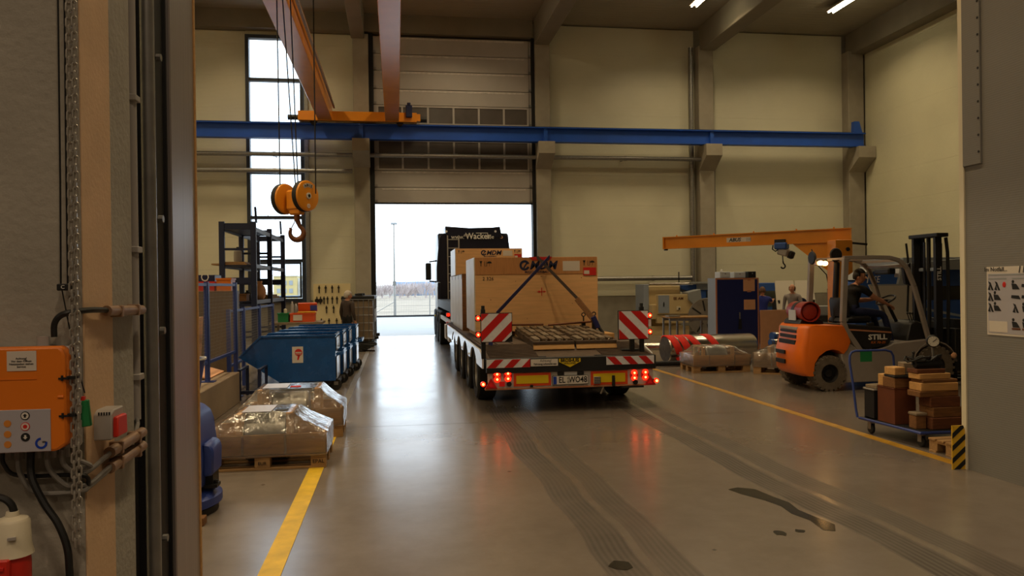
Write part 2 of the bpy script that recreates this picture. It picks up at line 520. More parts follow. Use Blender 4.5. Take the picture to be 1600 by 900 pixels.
    def build(s, name, mat, parent=None, sharp=35, local=False, **kw):
        me = bpy.data.meshes.new(name)
        s.bm.normal_update()
        if parent is None:
            vs = [v.co for v in s.bm.verts]
            org = Vector(((min(v.x for v in vs)+max(v.x for v in vs))/2, (min(v.y for v in vs)+max(v.y for v in vs))/2, min(v.z for v in vs)))
            s.bm.transform(Matrix.Translation(-org))
            mw = Matrix.Translation(org)
        else:
            mw = MW[parent.name]
            if not local: s.bm.transform(mw.inverted())
        s.bm.to_mesh(me); s.bm.free()
        for q in (mat if isinstance(mat, (list, tuple)) else [mat]): me.materials.append(q)
        if sharp:
            me.shade_smooth()
            me.set_sharp_from_angle(angle=math.radians(sharp))
        o = bpy.data.objects.new(name, me)
        COL.objects.link(o)
        if parent is None: o.location = mw.translation
        else: o.parent = parent
        MW[o.name] = mw
        for k, v in kw.items(): o[k] = v
        return o

def T(name, label, cat, loc=(0, 0, 0), rz=0, group=None):
    o = bpy.data.objects.new(name, None)
    o.empty_display_size = 0.1
    COL.objects.link(o)
    o.location = loc; o.rotation_euler = (0, 0, rz)
    MW[o.name] = Matrix.Translation(loc) @ Matrix.Rotation(rz, 4, 'Z')
    o['label'] = label; o['category'] = cat
    if group: o['group'] = group
    return o
def tag(o, label, cat, group=None):
    o['label'] = label; o['category'] = cat
    if group: o['group'] = group
    return o
def kids(o): return [c for c in COL.objects if c.parent == o]
def dup(root, loc, rz=0, label=None):
    def cp(o, par):
        c = o.copy(); COL.objects.link(c); c.parent = par
        for k in kids(o): cp(k, c)
        return c
    c = cp(root, None); c.location = loc; c.rotation_euler = (0, 0, rz)
    MW[c.name] = Matrix.Translation(loc) @ Matrix.Rotation(rz, 4, 'Z')
    if label: c['label'] = label
    return c
def struct(o): o['kind'] = 'structure'; return o
def box(name, a, b, mat, parent=None, bev=0, **kw): return MB().box(a, b, bev).build(name, mat, parent, **kw)
def cyl(name, a, b, r, mat, parent=None, r2=None, n=16, **kw): return MB().cyl(a, b, r, r2, n).build(name, mat, parent, **kw)
def tube(name, pts, r, mat, parent=None, n=8, closed=False, **kw): return MB().tube(pts, r, n, closed).build(name, mat, parent, **kw)
def prism(name, pts, axis, a0, a1, mat, parent=None, bev=0, **kw): return MB().prism(pts, axis, a0, a1, bev).build(name, mat, parent, **kw)
def arc(c, r, a0, a1, n, plane='xz'):
    out = []
    for i in range(n+1):
        t = math.radians(a0+(a1-a0)*i/n); p, q = r*math.cos(t), r*math.sin(t)
        out.append({'xz': (c[0]+p, c[1], c[2]+q), 'yz': (c[0], c[1]+p, c[2]+q), 'xy': (c[0]+p, c[1]+q, c[2])}[plane])
    return out
def lettering(body, size, loc, facing, mat, parent, name='lettering', shear=0, bold=0, sx=1.0, tilt=0, align='CENTER'):
    cu = bpy.data.curves.new(name, 'FONT')
    cu.body = body; cu.size = size; cu.extrude = 0.0008; cu.align_x = align; cu.align_y = 'CENTER'
    cu.shear = shear; cu.offset = bold; cu.resolution_u = 2
    cu.materials.append(mat)
    tmp = bpy.data.objects.new('tmp', cu)
    me = bpy.data.meshes.new_from_object(tmp)
    bpy.data.objects.remove(tmp); bpy.data.curves.remove(cu)
    o = bpy.data.objects.new(name, me)
    COL.objects.link(o)
    R = {'-y': Matrix.Rotation(PI/2, 4, 'X'), '-x': Matrix.Rotation(-PI/2, 4, 'Z') @ Matrix.Rotation(PI/2, 4, 'X'),
         '+x': Matrix.Rotation(PI/2, 4, 'Z') @ Matrix.Rotation(PI/2, 4, 'X'), '+z': Matrix.Identity(4)}[facing] if isinstance(facing, str) else facing
    mw = Matrix.Translation(loc) @ R @ Matrix.Rotation(tilt, 4, 'Z') @ Matrix.Diagonal((sx, 1, 1, 1))
    o.parent = parent
    o.matrix_basis = MW[parent.name].inverted() @ mw
    MW[o.name] = mw
    return o

# ------------------------------------------------------------------ the hall
fl = struct(box('floor', (-14.3, -16.3, -0.30), (18.5, 28.0, -0.02), plinth_m))
for y0, y1 in ((-16.3, 2.6), (2.6, 9.795), (9.805, 16.6), (16.61, 22.5), (22.51, 28.0)):
    box('slab', (-14.3, y0, -0.02), (18.5, y1, 0), floor_m, fl)
ce = struct(box('ceiling', (-14.3, 2.0, 11.35), (18.5, 28.0, 11.6), ceil_m))
for i, (x, w) in enumerate(((-7.5, 0.5), (-1.22, 0.46), (5.32, 0.55), (11.62, 0.6))):
    box('beam', (x-w/2, 2.6, 10.45), (x+w/2, 27.35, 11.35), beam_m, ce, bev=0.02)
box('beam', (17.45, 6.4, 10.5), (18.05, 27.7, 11.35), beam_m, ce)
box('beam', (-14, 27.35, 10.72), (5.0, 27.75, 11.35), beam_m, ce)

wb = MB()
for a, b in (((-14.3, 27.8, 0), (-5.04, 28.05, 11.6)), ((-5.04, 27.8, 0), (-3.10, 28.05, 1.32)), ((-5.04, 27.8, 10.52), (-3.10, 28.05, 11.6)),
             ((-3.10, 27.8, 0), (-0.74, 28.05, 11.6)), ((-0.74, 27.8, 4.76), (4.98, 28.05, 11.6)), ((4.98, 27.8, 0), (18.5, 28.05, 11.6))):
    wb.box(a, b)
wall_back = struct(wb.build('wall_back', plinth_m))
def clad(parent, x0, x1, z0, z1, mat, axis='y', at=27.8, face=-1):
    z = z0
    while z < z1-0.02:
        t = min(z+1.12, z1)
        if axis == 'y': MB().box((x0, at-0.06, z+0.0015), (x1, at, t-0.0015), 0).build('wall_panel', mat, parent)
        else: MB().box((at-0.06, x0, z+0.0015), (at, x1, t-0.0015), 0).build('wall_panel', mat, parent)
        z = t
for x0, x1, z0, z1 in ((-14, -7.75, 1.32, 11.3), (-7.25, -5.06, 1.32, 10.7), (-5.06, -3.08, 10.54, 10.72), (-3.02, -1.40, 1.32, 10.7), (5.62, 11.24, 1.32, 11.3), (11.86, 17.3, 1.32, 11.3)):
    clad(wall_back, x0, x1, z0, z1, cladding)
for x0, x1 in ((-14, -7.75), (-7.25, -1.40), (5.62, 11.24), (11.86, 17.3)):
    box('plinth', (x0, 27.70, 0), (x1, 27.8, 1.30), plinth_m, wall_back)
for x0, x1, y in ((-7.75, -7.25, 27.3), (-1.40, -0.86, 27.3), (5.06, 5.60, 27.3), (11.26, 11.84, 27.3), (17.3, 17.95, 27.3)):
    c = struct(box('column', (x0, y, 0), (x1, 27.8, 10.62), concrete, None, 0.02))
    prism('corbel', [(27.3, 5.95), (27.3, 6.84), (26.62, 6.84), (26.62, 6.42)], 'x', x0-0.02, x1+0.02, concrete, c)
for x in (11.05, 17.98):
    struct(cyl('trim_1', (x, 27.55, 0), (x, 27.55, 10.6), 0.085, galv, n=12))
struct(cyl('trim_1', (12.0, 27.68, 0), (12.0, 27.68, 6.6), 0.03, galv, n=8))
wall_right = struct(box('wall_right', (18.06, 5.9, 0), (18.5, 28.0, 11.6), plinth_m))
clad(wall_right, 6.4, 22.0, 1.3, 10.5, cladding_y, 'x', 18.06)
clad(wall_right, 22.02, 27.3, 1.3, 10.5, cladding_y, 'x', 18.06)
struct(box('wall_left', (-14.5, 2.0, 0), (-14.0, 28.0, 11.6), cladding_y))
# partition between the two halls, on both sides of the gate we look through
wl = struct(box('wall_front', (-14.3, 1.95, 0), (-0.736, 2.30, 11.6), near_conc))
box('reveal_facing', (-0.7375, 1.952, 0), (-0.7325, 2.136, 9.6), reveal_m, wl)
struct(box('wall_front', (-0.736, 1.95, 9.6), (5.2, 2.30, 11.6), near_conc))
wn = struct(box('wall_right_near', (5.20, -16.3, 0), (5.50, 6.38, 11.35), near_clad))
struct(box('wall_front', (5.5, 6.0, 0), (18.5, 6.38, 11.6), near_clad))
struct(box('wall_near_left', (-14.3, -16.3, 0), (-14.0, 1.95, 11.35), near_conc))
struct(box('wall_near_back', (-14.3, -16.6, 0), (5.5, -16.3, 11.35), near_clad))
struct(box('ceiling_near', (-14.3, -16.6, 11.35), (5.5, 2.0, 11.6), ceil_m))
tr = struct(box('trim_2', (5.182, 6.17, 2.79), (5.215, 6.39, 6.0), near_clad, None, 0.004))
for k in range(20):
    cyl('screw', (5.179, 6.19, 2.9+k*0.15), (5.183, 6.19, 2.9+k*0.15), 0.012, dark_steel, tr, n=6)
struct(box('trim_3', (5.185, 6.382, 0), (5.235, 6.44, 6.0), cream_p))

# pipes along the back wall
def pipe(x0, x1, z, r, mat, y=27.15):
    p = MB().cyl((x0, y, z), (x1, y, z), r, n=14).build('trim_4', mat)
    struct(p)
    k = x0+0.6
    while k < x1:
        MB().cyl((k, y, z), (k+0.09, y, z), r*1.18, n=14).build('clamp', galv, p)
        MB().box((k+0.02, y+r*0.8, z-0.03), (k+0.07, 27.74, z+0.03)).build('bracket', galv, p)
        k += 3.1
pipe(-14, 11.25, 6.35, 0.075, galv)
pipe(-14, -1.45, 5.79, 0.075, galv)
pipe(5.7, 10.95, 1.96, 0.085, galv, 27.45)

# tall window
w = struct(MB().box((-5.06, 27.60, 1.28), (-4.94, 27.86, 10.56)).box((-3.24, 27.60, 1.28), (-3.12, 27.86, 10.56)).box((-4.94, 27.60, 1.28), (-3.24, 27.86, 1.40))
           .box((-4.94, 27.60, 10.44), (-3.24, 27.86, 10.56)).build('window_1', navy_frame))
zs = [1.40, 2.72, 4.23, 5.80, 7.45, 9.02, 10.44]
for z in zs[1:-1]: box('mullion', (-4.94, 27.64, z-0.055), (-3.24, 27.84, z+0.055), navy_frame, w)
for a, b in zip(zs, zs[1:]): box('pane', (-4.94, 27.74, a+0.05), (-3.24, 27.748, b-0.05), clear_pane, w)
sf = MB()
for a, b in (((-4.92, 27.62, 1.42), (-4.86, 27.70, 2.66)), ((-3.32, 27.62, 1.42), (-3.26, 27.70, 2.66)), ((-4.86, 27.62, 1.42), (-3.32, 27.70, 1.48)), ((-4.86, 27.62, 2.60), (-3.32, 27.70, 2.66))): sf.box(a, b)
sf.build('sash', navy_frame, w)
struct(box('trim_5', (-3.10, 27.62, 1.2), (-2.98, 27.76, 10.6), galv))

# sectional door pulled up above its opening
dr = struct(MB().box((-0.86, 27.42, 0), (-0.70, 27.80, 10.7)).box((4.94, 27.42, 0), (5.06, 27.80, 10.7)).build('door_1', seal_black))
rows = [(10.0, 10.62, 0), (9.41, 10.0, 0), (8.76, 9.41, 0), (8.20, 8.76, 0), (7.50, 8.20, 1), (6.98, 7.50, 0), (6.42, 6.98, 1), (5.88, 6.42, 1), (5.28, 5.88, 0), (4.74, 5.28, 0)]
X0, X1 = -0.70, 4.94
mull = [-0.62, 0.29, 1.20, 2.11, 3.02, 3.93, 4.86]
for z0, z1, win in rows:
    if not win:
        s = box('door_section', (X0, 27.50, z0+0.008), (X1, 27.56, z1-0.008), door_panel, dr, 0.006)
        box('section_rib', (X0+0.25, 27.492, z1-0.09), (X1-0.25, 27.50, z1-0.03), dirty_white, s)
    else:
        m = MB().box((X0, 27.50, z0+0.006), (X1, 27.56, z0+0.07)).box((X0, 27.50, z1-0.07), (X1, 27.56, z1-0.006))
        for i, x in enumerate(mull):
            wd = 0.08 if i in (0, 6) else 0.035
            m.box((x-wd, 27.50, z0+0.07), (x+wd, 27.56, z1-0.07))
        s = m.build('door_section', door_panel, dr)
        for xa, xb in zip(mull, mull[1:]):
            MB().box((xa+0.035, 27.525, z0+0.07), (xb-0.035, 27.533, z1-0.07)).build('pane', grey_pane, s)
    for x in (X0+0.05, X1-0.05):
        MB().box((x-0.05, 27.47, z0+0.02), (x+0.05, 27.50, z0+0.10)).build('hinge', galv, s)
box('bottom_seal', (X0, 27.49, 4.69), (X1, 27.57, 4.74), seal_black, dr)
tube('cable', [(4.85, 27.46, 4.8), (4.85, 27.46, 10.6)], 0.006, cable_black, dr, n=6)

# floor lines
struct(box('trim_6', (-0.86, 3.2, 0.0), (-0.72, 10.8, 0.004), yellow_line))
struct(box('trim_8', (-0.84, 10.8, 0.0), (-0.74, 27.3, 0.003), worn_line))
prism_pts = [(5.19, 6.45), (5.31, 6.45), (5.265, 15.4), (5.155, 15.4)]
struct(prism('trim_7', prism_pts, 'z', 0.0, 0.004, worn_yellow))
pts = [(2.86, 6.20), (2.98, 6.12), (3.02, 5.86), (3.06, 5.70), (3.03, 5.50), (3.06, 5.30), (3.10, 5.12), (3.02, 4.98), (2.95, 5.02), (2.98, 5.24), (2.93, 5.42), (2.95, 5.62), (2.90, 5.80), (2.80, 6.0), (2.76, 6.16)]
tag(prism('oil_stain', pts, 'z', 0.0, 0.0025, oil_m), 'long wet dark oil streak on the floor in the right tyre track', 'stain')
def blob(cx, cy, r, lab):
    p = [(cx+r*(0.7+0.5*random.random())*math.cos(t*PI/5), cy+r*1.2*(0.6+0.6*random.random())*math.sin(t*PI/5)) for t in range(10)]
    tag(prism('oil_stain', p, 'z', 0.0, 0.0025, oil_m), lab, 'stain')
blob(2.62, 5.02, 0.05, 'small oval oil spot left of the lower end of the long streak')
blob(2.78, 5.03, 0.035, 'smallest oil spot, between the oval spot and the long streak')
blob(1.36, 4.62, 0.07, 'dark oil spot at the bottom edge of the photo in the left tyre track')

# ------------------------------------------------------------------ outside
struct(box('ground_yard', (-60, 28.05, -0.2), (60, 45.6, 0.0), asphalt))
struct(box('ground_field', (-400, 45.6, -0.3), (400, 420, -0.02), grass_m))
fe = T('wire_fence', 'low wire mesh fence with thin steel posts along the edge of the yard', 'fence', (0, 45.6, 0))
box('kerb', (-40, 45.45, 0), (40, 45.65, 0.10), dark_steel, fe)
for x in (-14, -10.5, -7, -3.5, -0.05, 1.95, 5.45, 9, 12.5): cyl('post', (x, 45.6, 0), (x, 45.6, 1.35), 0.03, galv, fe, n=8)
cyl('brace', (-1.5, 45.6, 0.1), (-0.1, 45.6, 0.9), 0.02, galv, fe, n=6)
m = MB()
for z in (0.3, 0.65, 1.0, 1.32): m.box((-14, 45.597, z-0.006), (12.5, 45.603, z+0.006))
for k in range(0, 266): m.box((-14+k*0.1-0.003, 45.598, 0.1), (-14+k*0.1+0.003, 45.602, 1.32))
m.build('wire_mesh', galv, fe, kind='stuff')
la = T('lamp_mast', 'tall thin lamp mast standing by the yard fence outside the open door', 'street light', (-0.1, 46.2, 0))
cyl('mast', (-0.1, 46.2, 0), (-0.1, 46.2, 5.5), 0.07, galv, la, 0.04, 10)
MB().box((-0.28, 46.05, 5.48), (0.10, 46.35, 5.58), 0.02).build('lamp_head', mach_grey, la)
box('junction_box', (-0.2, 46.08, 1.85), (0.0, 46.14, 2.1), galv, la)
def bare_tree(x, y, h, lab, seed):
    rnd = random.Random(seed)
    t = T('bare_tree', lab, 'tree', (x, y, 0), 0, 'bare trees beyond the field')
    cyl('trunk', (x, y, -0.05), (x, y, h*0.45), 0.16, twig_hazed, t, 0.09, 8)
    m = MB()
    for k in range(150):
        a = rnd.random()*2*PI; s = h*rnd.uniform(0.05, 0.40); zc = h*rnd.uniform(0.10, 0.55)
        a0 = Vector((x+math.cos(a)*s*0.8, y+math.sin(a)*s*0.8, zc))
        d = Vector((math.cos(a)*rnd.uniform(0.1, 0.9), math.sin(a)*rnd.uniform(0.1, 0.9), rnd.uniform(0.5, 1.2)))*h*rnd.uniform(0.12, 0.3)
        m.cyl(a0, a0+d, 0.06, 0.015, 4, False)
    m.build('branches', twig_hazed, t, kind='stuff')
tl = ['leftmost bare bushy tree seen through the open door', 'second bare tree from the left beyond the field', 'bare tree just left of the lamp mast line beyond the field', 'bare tree just right of the lamp mast beyond the field',
      'bare tree midway between lamp mast and lorry mirror', 'bare tree left of the lorry mirror beyond the field', 'bare tree half hidden behind the lorry mirror', 'bare tree hidden mostly behind the lorry cab', 'farther bare tree directly behind the lamp mast', 'farther bare tree second to the right of the lamp mast', 'farther bare tree half way from lamp mast to cab', 'farther bare tree nearest to the lorry mirror']
for i, x in enumerate((-3.4, -2.4, -1.2, 0.6, 2.0, 3.4, 4.9, 6.4, -0.3, 1.3, 2.8, 4.2)):
    bare_tree(x*0.95, 120+(i*7) % 20+(22 if i > 7 else 0), 3.1+0.7*((i*5) % 4)/3, tl[i], i)
bl = T('far_hall', 'long low blue industrial hall on the horizon beyond the bare trees', 'building', (6, 160, 0))
MB().box((-0.3, 160, 0), (30, 175, 2.85)).build('wall', hazed_blue, bl)
MB().box((-6, 161, 0), (-0.3, 172, 2.1)).build('annex', far_white, bl)
yb = T('far_building', 'pale yellow building seen through the bottom of the tall window', 'building', (-10, 80, 0))
MB().box((-12.2, 80, 0), (-9.9, 90, 3.0)).build('wall', far_yellow, yb)
MB().box((-9.9, 80.5, 0), (-7.6, 90, 2.8)).build('annex', far_white, yb)
MB().box((-12.3, 79.9, 3.0), (-9.8, 90.1, 3.12)).build('roof', far_white, yb)
for x in (-11.7, -11.1, -10.5, -9.3, -8.7):
    for z in (1.3, 2.1): box('window', (x-0.18, 79.95, z), (x+0.18, 80.6, z+0.45), mach_grey, yb)
rl = T('yard_railing', 'pale blue railing outside below the tall window', 'fence', (-10, 70, 0))
MB().box((-14, 69.97, 1.05), (-6, 70.03, 1.13)).build('rail', hazed_blue, rl)
for k in range(27): MB().box((-14+k*0.3, 69.98, 0), (-13.95+k*0.3, 70.02, 1.05)).build('baluster', hazed_blue, rl)

# ------------------------------------------------------------------ ceiling lamps
def ceiling_lamp(x, y, z, lab, w=HALL_LAMP_W, col=HALL_LAMP_COL, L=1.5):
    t = T('ceiling_lamp', lab, 'lamp', (x, y, z), 0, 'twin tube lamps under the ceiling')
    MB().box((x-0.17, y-L/2, z), (x+0.17, y+L/2, z+0.07), 0.01).build('housing', dirty_white, t)
    for dx in (-0.085, 0.085): cyl('tube', (x+dx, y-L/2+0.03, z-0.03), (x+dx, y+L/2-0.03, z-0.03), 0.02, tube_light, t, n=8)
    for dx in (-0.1, 0.1): cyl('hanger', (x+dx, y, z+0.07), (x+dx, y, z+0.2), 0.008, galv, t, n=6)
    ld = bpy.data.lights.new('tube_glow', 'AREA')
    ld.shape = 'RECTANGLE'; ld.size = 0.3; ld.size_y = L; ld.energy = w; ld.color = col; ld.spread = 2.4
    lo = bpy.data.objects.new('tube_glow', ld); COL.objects.link(lo); lo.parent = t; lo.location = (0, 0, -0.06)
    return t
ceiling_lamp(15.1, 24.1, 11.15, 'bright twin tube lamp nearest the upper right corner under the ceiling')
ceiling_lamp(10.1, 24.1, 11.15, 'bright twin tube lamp at the top edge, left of the other visible one')
for x in (-10.5, -4.3, 2.2, 10.1, 15.1):
    for y in (4.0, 8.5, 13.7, 18.9, 24.1):  # front row added to brighten the crate front
        if x > 9 and y > 24 or (x > 9 and y < 18): continue
        ceiling_lamp(x, y, 11.15, 'unseen ceiling lamp, %s line from the left, %s row from the viewer' % ({-10.5: 'first', -4.3: 'second', 2.2: 'third', 10.1: 'fourth', 15.1: 'fifth'}[x], {4.0: 'first', 8.5: 'second', 13.7: 'third', 18.9: 'fourth', 24.1: 'fifth'}[y]), (90.0 if x > 0 and y < 5 else 150.0) if y < 9 else HALL_LAMP_W)
for x, y in ((-5.5, -9.5), (1.5, -9.5), (-4.5, -3.5), (2.0, -3.5)):  # unseen lamps added to light the near walls and gate reveal
    ceiling_lamp(x, y, 10.9, 'added unseen twin tube lamp in the near hall behind the viewer, ' + ('left ' if x < 0 else 'right ') + ('rear' if y < -5 else 'front'), NEAR_FILL_W, NEAR_FILL_COL, 1.2)

# ------------------------------------------------------------------ gate jamb beside the viewer
GX = -0.735
gj = T('gate_guide', 'dark vertical gate guide with steel profiles and brownish aluminium edge beside us', 'gate', (GX, 2.6, 0))
MB().box((GX-0.30, 2.30, 0), (GX-0.06, 2.36, 9.0)).build('back_plate', seal_black, gj)
MB().box((GX-0.10, 2.36, 0), (GX-0.045, 2.47, 9.0)).build('channel', dark_steel, gj)
MB().cyl((GX-0.012, 2.50, 0), (GX-0.012, 2.50, 9.0), 0.021, n=14).build('guide_tube', galv, gj)
MB().box((GX-0.06, 2.50, 0), (GX-0.02, 2.68, 9.0)).box((GX-0.02, 2.535, 0), (GX-0.008, 2.55, 9.0)).build('web', dark_steel, gj)
MB().box((GX-0.06, 2.68, 0), (GX-0.03, 2.80, 9.0)).box((GX-0.03, 2.69, 0), (GX-0.012, 2.70, 9.0)).build('rubber_seal', seal_black, gj)
MB().box((GX-0.06, 2.70, 0), (GX+0.0, 3.00, 9.0), 0.004).build('edge_profile', alu, gj)
MB().box((GX-0.002, 2.996, 0), (GX+0.005, 3.012, 9.0), 0.001).build('edge_strip', pine, gj)
for z in (0.95, 1.62, 1.98, 2.5): MB().cyl((GX-0.02, 2.62, z), (GX-0.005, 2.62, z), 0.012, n=8).build('bolt', galv, gj)
cd = T('conduit', 'grey plastic conduit running down the dark gate jamb', 'pipe', (GX-0.012, 2.38, 1.35))
MB().cyl((GX-0.02, 2.375, 1.375), (GX-0.02, 2.375, 4.7), 0.014, n=12).build('pipe', grey_p, cd)
for z in (1.49, 1.86, 2.3): MB().box((GX-0.04, 2.353, z), (GX-0.001, 2.397, z+0.018), 0.002).build('clip', grey_p, cd)
tube('cable', [(GX-0.02, 2.375, 1.40), (GX-0.01, 2.36, 1.365), (GX+0.008, 2.28, 1.345), (GX+0.01, 2.20, 1.335)], 0.006, cable_grey, cd)

# control unit
cx0, cx1, cz0, cz1 = -0.995, -0.715, 1.398, 1.630
cu = T('gate_control_box', 'orange gate control box with grey button panel on the near wall', 'control box', ((cx0+cx1)/2, 1.94, cz0))
MB().box((cx0, 1.875, cz0+0.003), (cx1+0.006, 1.95, cz1-0.002), 0.006).build('back_shell', ctrl_grey, cu)
oc = prism('cover', [(cx0, cz0+0.004), (cx1-0.022, cz0+0.004), (cx1, cz0+0.020), (cx1-0.004, cz1-0.014), (cx1-0.014, cz1), (cx0, cz1)], 'y', 1.802, 1.880, ctrl_orange, cu, 0.005)
for z in (1.476, 1.558): MB().box((cx1-0.016, 1.797, z), (cx1+0.004, 1.806, z+0.004)).box((cx1-0.010, 1.794, z-0.003), (cx1-0.006, 1.80, z+0.009)).box((cx1-0.002, 1.81, z-0.001), (cx1+0.014, 1.88, z+0.006)).build('latch', black, cu)
MB().box((cx0+0.02, 1.7995, 1.560), (-0.775, 1.803, 1.5618)).build('cover_ridge', ctrl_orange, cu)
MB().box((cx1-0.019, 1.797, 1.517), (cx1-0.006, 1.804, 1.523), 0.002).build('cover_boss', ctrl_orange, cu)
MB().box((-0.834, 1.7995, 1.579), (-0.775, 1.803, 1.622)).build('sticker', paper, cu, label='cream paper sticker with small print')
for k, tx in enumerate(('Achtung!', 'Vor dem Öffnen', 'Netzstecker ziehen', 'Service')):
    lettering(tx, 0.0062, (-0.805, 1.7988, 1.606-k*0.006), '-y', ink, cu)
pp = box('button_panel', (cx0+0.012, 1.798, 1.403), (-0.748, 1.803, 1.495), panel_grey, cu, 0.001, label='grey foil button panel')
for z in (1.466, 1.443, 1.421): cyl('blank_key', (-0.834, 1.7965, z), (-0.834, 1.799, z), 0.0075, button_orange, pp, n=18)
for z, q in ((1.482, 0), (1.4585, 1), (1.4355, 2)):
    cyl('button', (-0.7985, 1.796, z), (-0.7985, 1.799, z), 0.0092, ink if q != 1 else ink_red, pp, n=20)
    if q == 0:
        cyl('button_face', (-0.7985, 1.7952, z), (-0.7985, 1.7962, z), 0.0074, button_white, pp, n=20)
        prism('arrow', [(-0.8005, z-0.004), (-0.7965, z-0.004), (-0.7965, z), (-0.794, z), (-0.7985, z+0.0045), (-0.803, z), (-0.8005, z)], 'y', 1.7944, 1.7954, ink, pp)
    elif q == 1:
        cyl('button_face', (-0.7985, 1.7952, z), (-0.7985, 1.7962, z), 0.0078, button_white, pp, n=20)
        cyl('button_dot', (-0.7985, 1.7944, z), (-0.7985, 1.7954, z), 0.0044, ink_red, pp, n=16)
    else:
        prism('arrow', [(-0.8005, z+0.0045), (-0.7965, z+0.0045), (-0.7965, z), (-0.794, z), (-0.7985, z-0.005), (-0.803, z), (-0.8005, z)], 'y', 1.7948, 1.7962, button_white, pp)
m = MB()
o_ = [(-0.767+0.0125*math.cos(math.radians(a)), 1.421+0.0125*math.sin(math.radians(a))) for a in range(95, 376, 20)]
i_ = [(-0.767+0.0078*math.cos(math.radians(a)), 1.421+0.0078*math.sin(math.radians(a))) for a in range(95, 376, 20)]
for a, b, c, d in zip(o_, o_[1:], i_[1:], i_): m.prism([a, b, c, d], 'y', 1.7965, 1.7985)
m.build('emblem', plate_blue, pp)
lettering('GfA', 0.005, (-0.761, 1.7968, 1.4235), '-y', ink, pp)
for x in (-0.965, -0.93, -0.895, -0.862, -0.835, -0.80, -0.768, -0.742): cyl('gland', (x, 1.91, 1.378), (x, 1.91, 1.402), 0.011, grey_p, cu, n=10)
MB().cyl((-0.784, 1.915, 1.628), (-0.784, 1.915, 1.650), 0.013, n=12).build('gland', grey_p, cu)

cu.scale = (1.04, 0.5, 1.04)
cu.location = (-0.889, 1.945, 1.384)

def cab(name, lab, pts, r, mat, cat='cable'):
    # smooth the path
    P = [Vector(p) for p in pts]; out = []
    for i in range(len(P)-1):
        p0, p1, p2, p3 = P[max(i-1, 0)], P[i], P[i+1], P[min(i+2, len(P)-1)]
        for k in range(6):
            t = k/6
            out.append(0.5*((2*p1)+(p2-p0)*t+(2*p0-5*p1+4*p2-p3)*t*t+(3*p1-p0-3*p2+p3)*t**3))
    out.append(P[-1])
    return tag(tube(name, out, r, mat), lab, cat)
cab('cable', 'thick black cable curving from the control box top to the upper conduit', [(-0.784, 1.915, 1.645), (-0.783, 1.915, 1.675), (-0.770, 1.915, 1.694), (-0.745, 1.918, 1.702), (-0.722, 1.96, 1.705), (-0.718, 2.03, 1.703), (-0.72, 2.08, 1.700)], 0.0072, cable_black)
cu2 = T('conduit', 'short brown conduit tube across the gate reveal above the red switch', 'pipe', (-0.72, 2.17, 1.69))
MB().cyl((-0.717, 2.05, 1.700), (-0.717, 2.315, 1.695), 0.0135, n=12).build('pipe', copperish, cu2)
for y in (2.12, 2.25): MB().box((-0.735, y, 1.682), (-0.703, y+0.015, 1.712), 0.002).build('clip', copperish, cu2)
for i, (dz, lab) in enumerate(((0, 'upper of two brown conduit tubes below the red switch'), (-0.038, 'lower of two brown conduit tubes below the red switch'))):
    c3 = T('conduit', lab, 'pipe', (-0.715, 2.18, 1.34+dz))
    MB().cyl((-0.715, 2.05, 1.345+dz), (-0.715, 2.30, 1.350+dz), 0.0145, n=12).build('pipe', copperish, c3)
    for y in (2.10, 2.24): MB().box((-0.735, y, 1.33+dz), (-0.700, y+0.012, 1.363+dz), 0.002).build('clip', copperish, c3)
for i, (x, dip, zz, col, rr, lab) in enumerate(((-0.742, 0.045, 1.345, cable_grey, 0.0055, 'grey cable from the rightmost gland to the upper conduit'), (-0.768, 0.07, 1.343, cable_grey, 0.0055, 'second grey cable looping under the control box'),
        (-0.80, 0.085, 1.311, cable_grey, 0.006, 'third grey cable looping lowest under the control box'), (-0.862, 0.10, 1.306, cable_grey, 0.006, 'grey cable with the widest loop under the control box'), (-0.895, 0.06, 1.309, cable_black, 0.005, 'thin black cable looping under the control box'))):
    cab('cable', lab, [(x, 1.91, 1.385), (x+0.002, 1.912, 1.385-dip*0.5), (x+0.03, 1.925, 1.385-dip), (-0.76+i*0.006, 1.935, 1.375-dip*0.95), (-0.728, 1.955, zz-0.02), (-0.715, 2.00, zz-0.006), (-0.715, 2.06, zz)], rr, col)
cab('cable', 'long thick black cable falling from the control box to the lower right', [(-0.835, 1.91, 1.385), (-0.834, 1.905, 1.34), (-0.825, 1.90, 1.31), (-0.80, 1.895, 1.262), (-0.772, 1.89, 1.22), (-0.752, 1.885, 1.17), (-0.745, 1.88, 1.12), (-0.743, 1.88, 1.0), (-0.75, 1.88, 0.7)], 0.0085, cable_black)

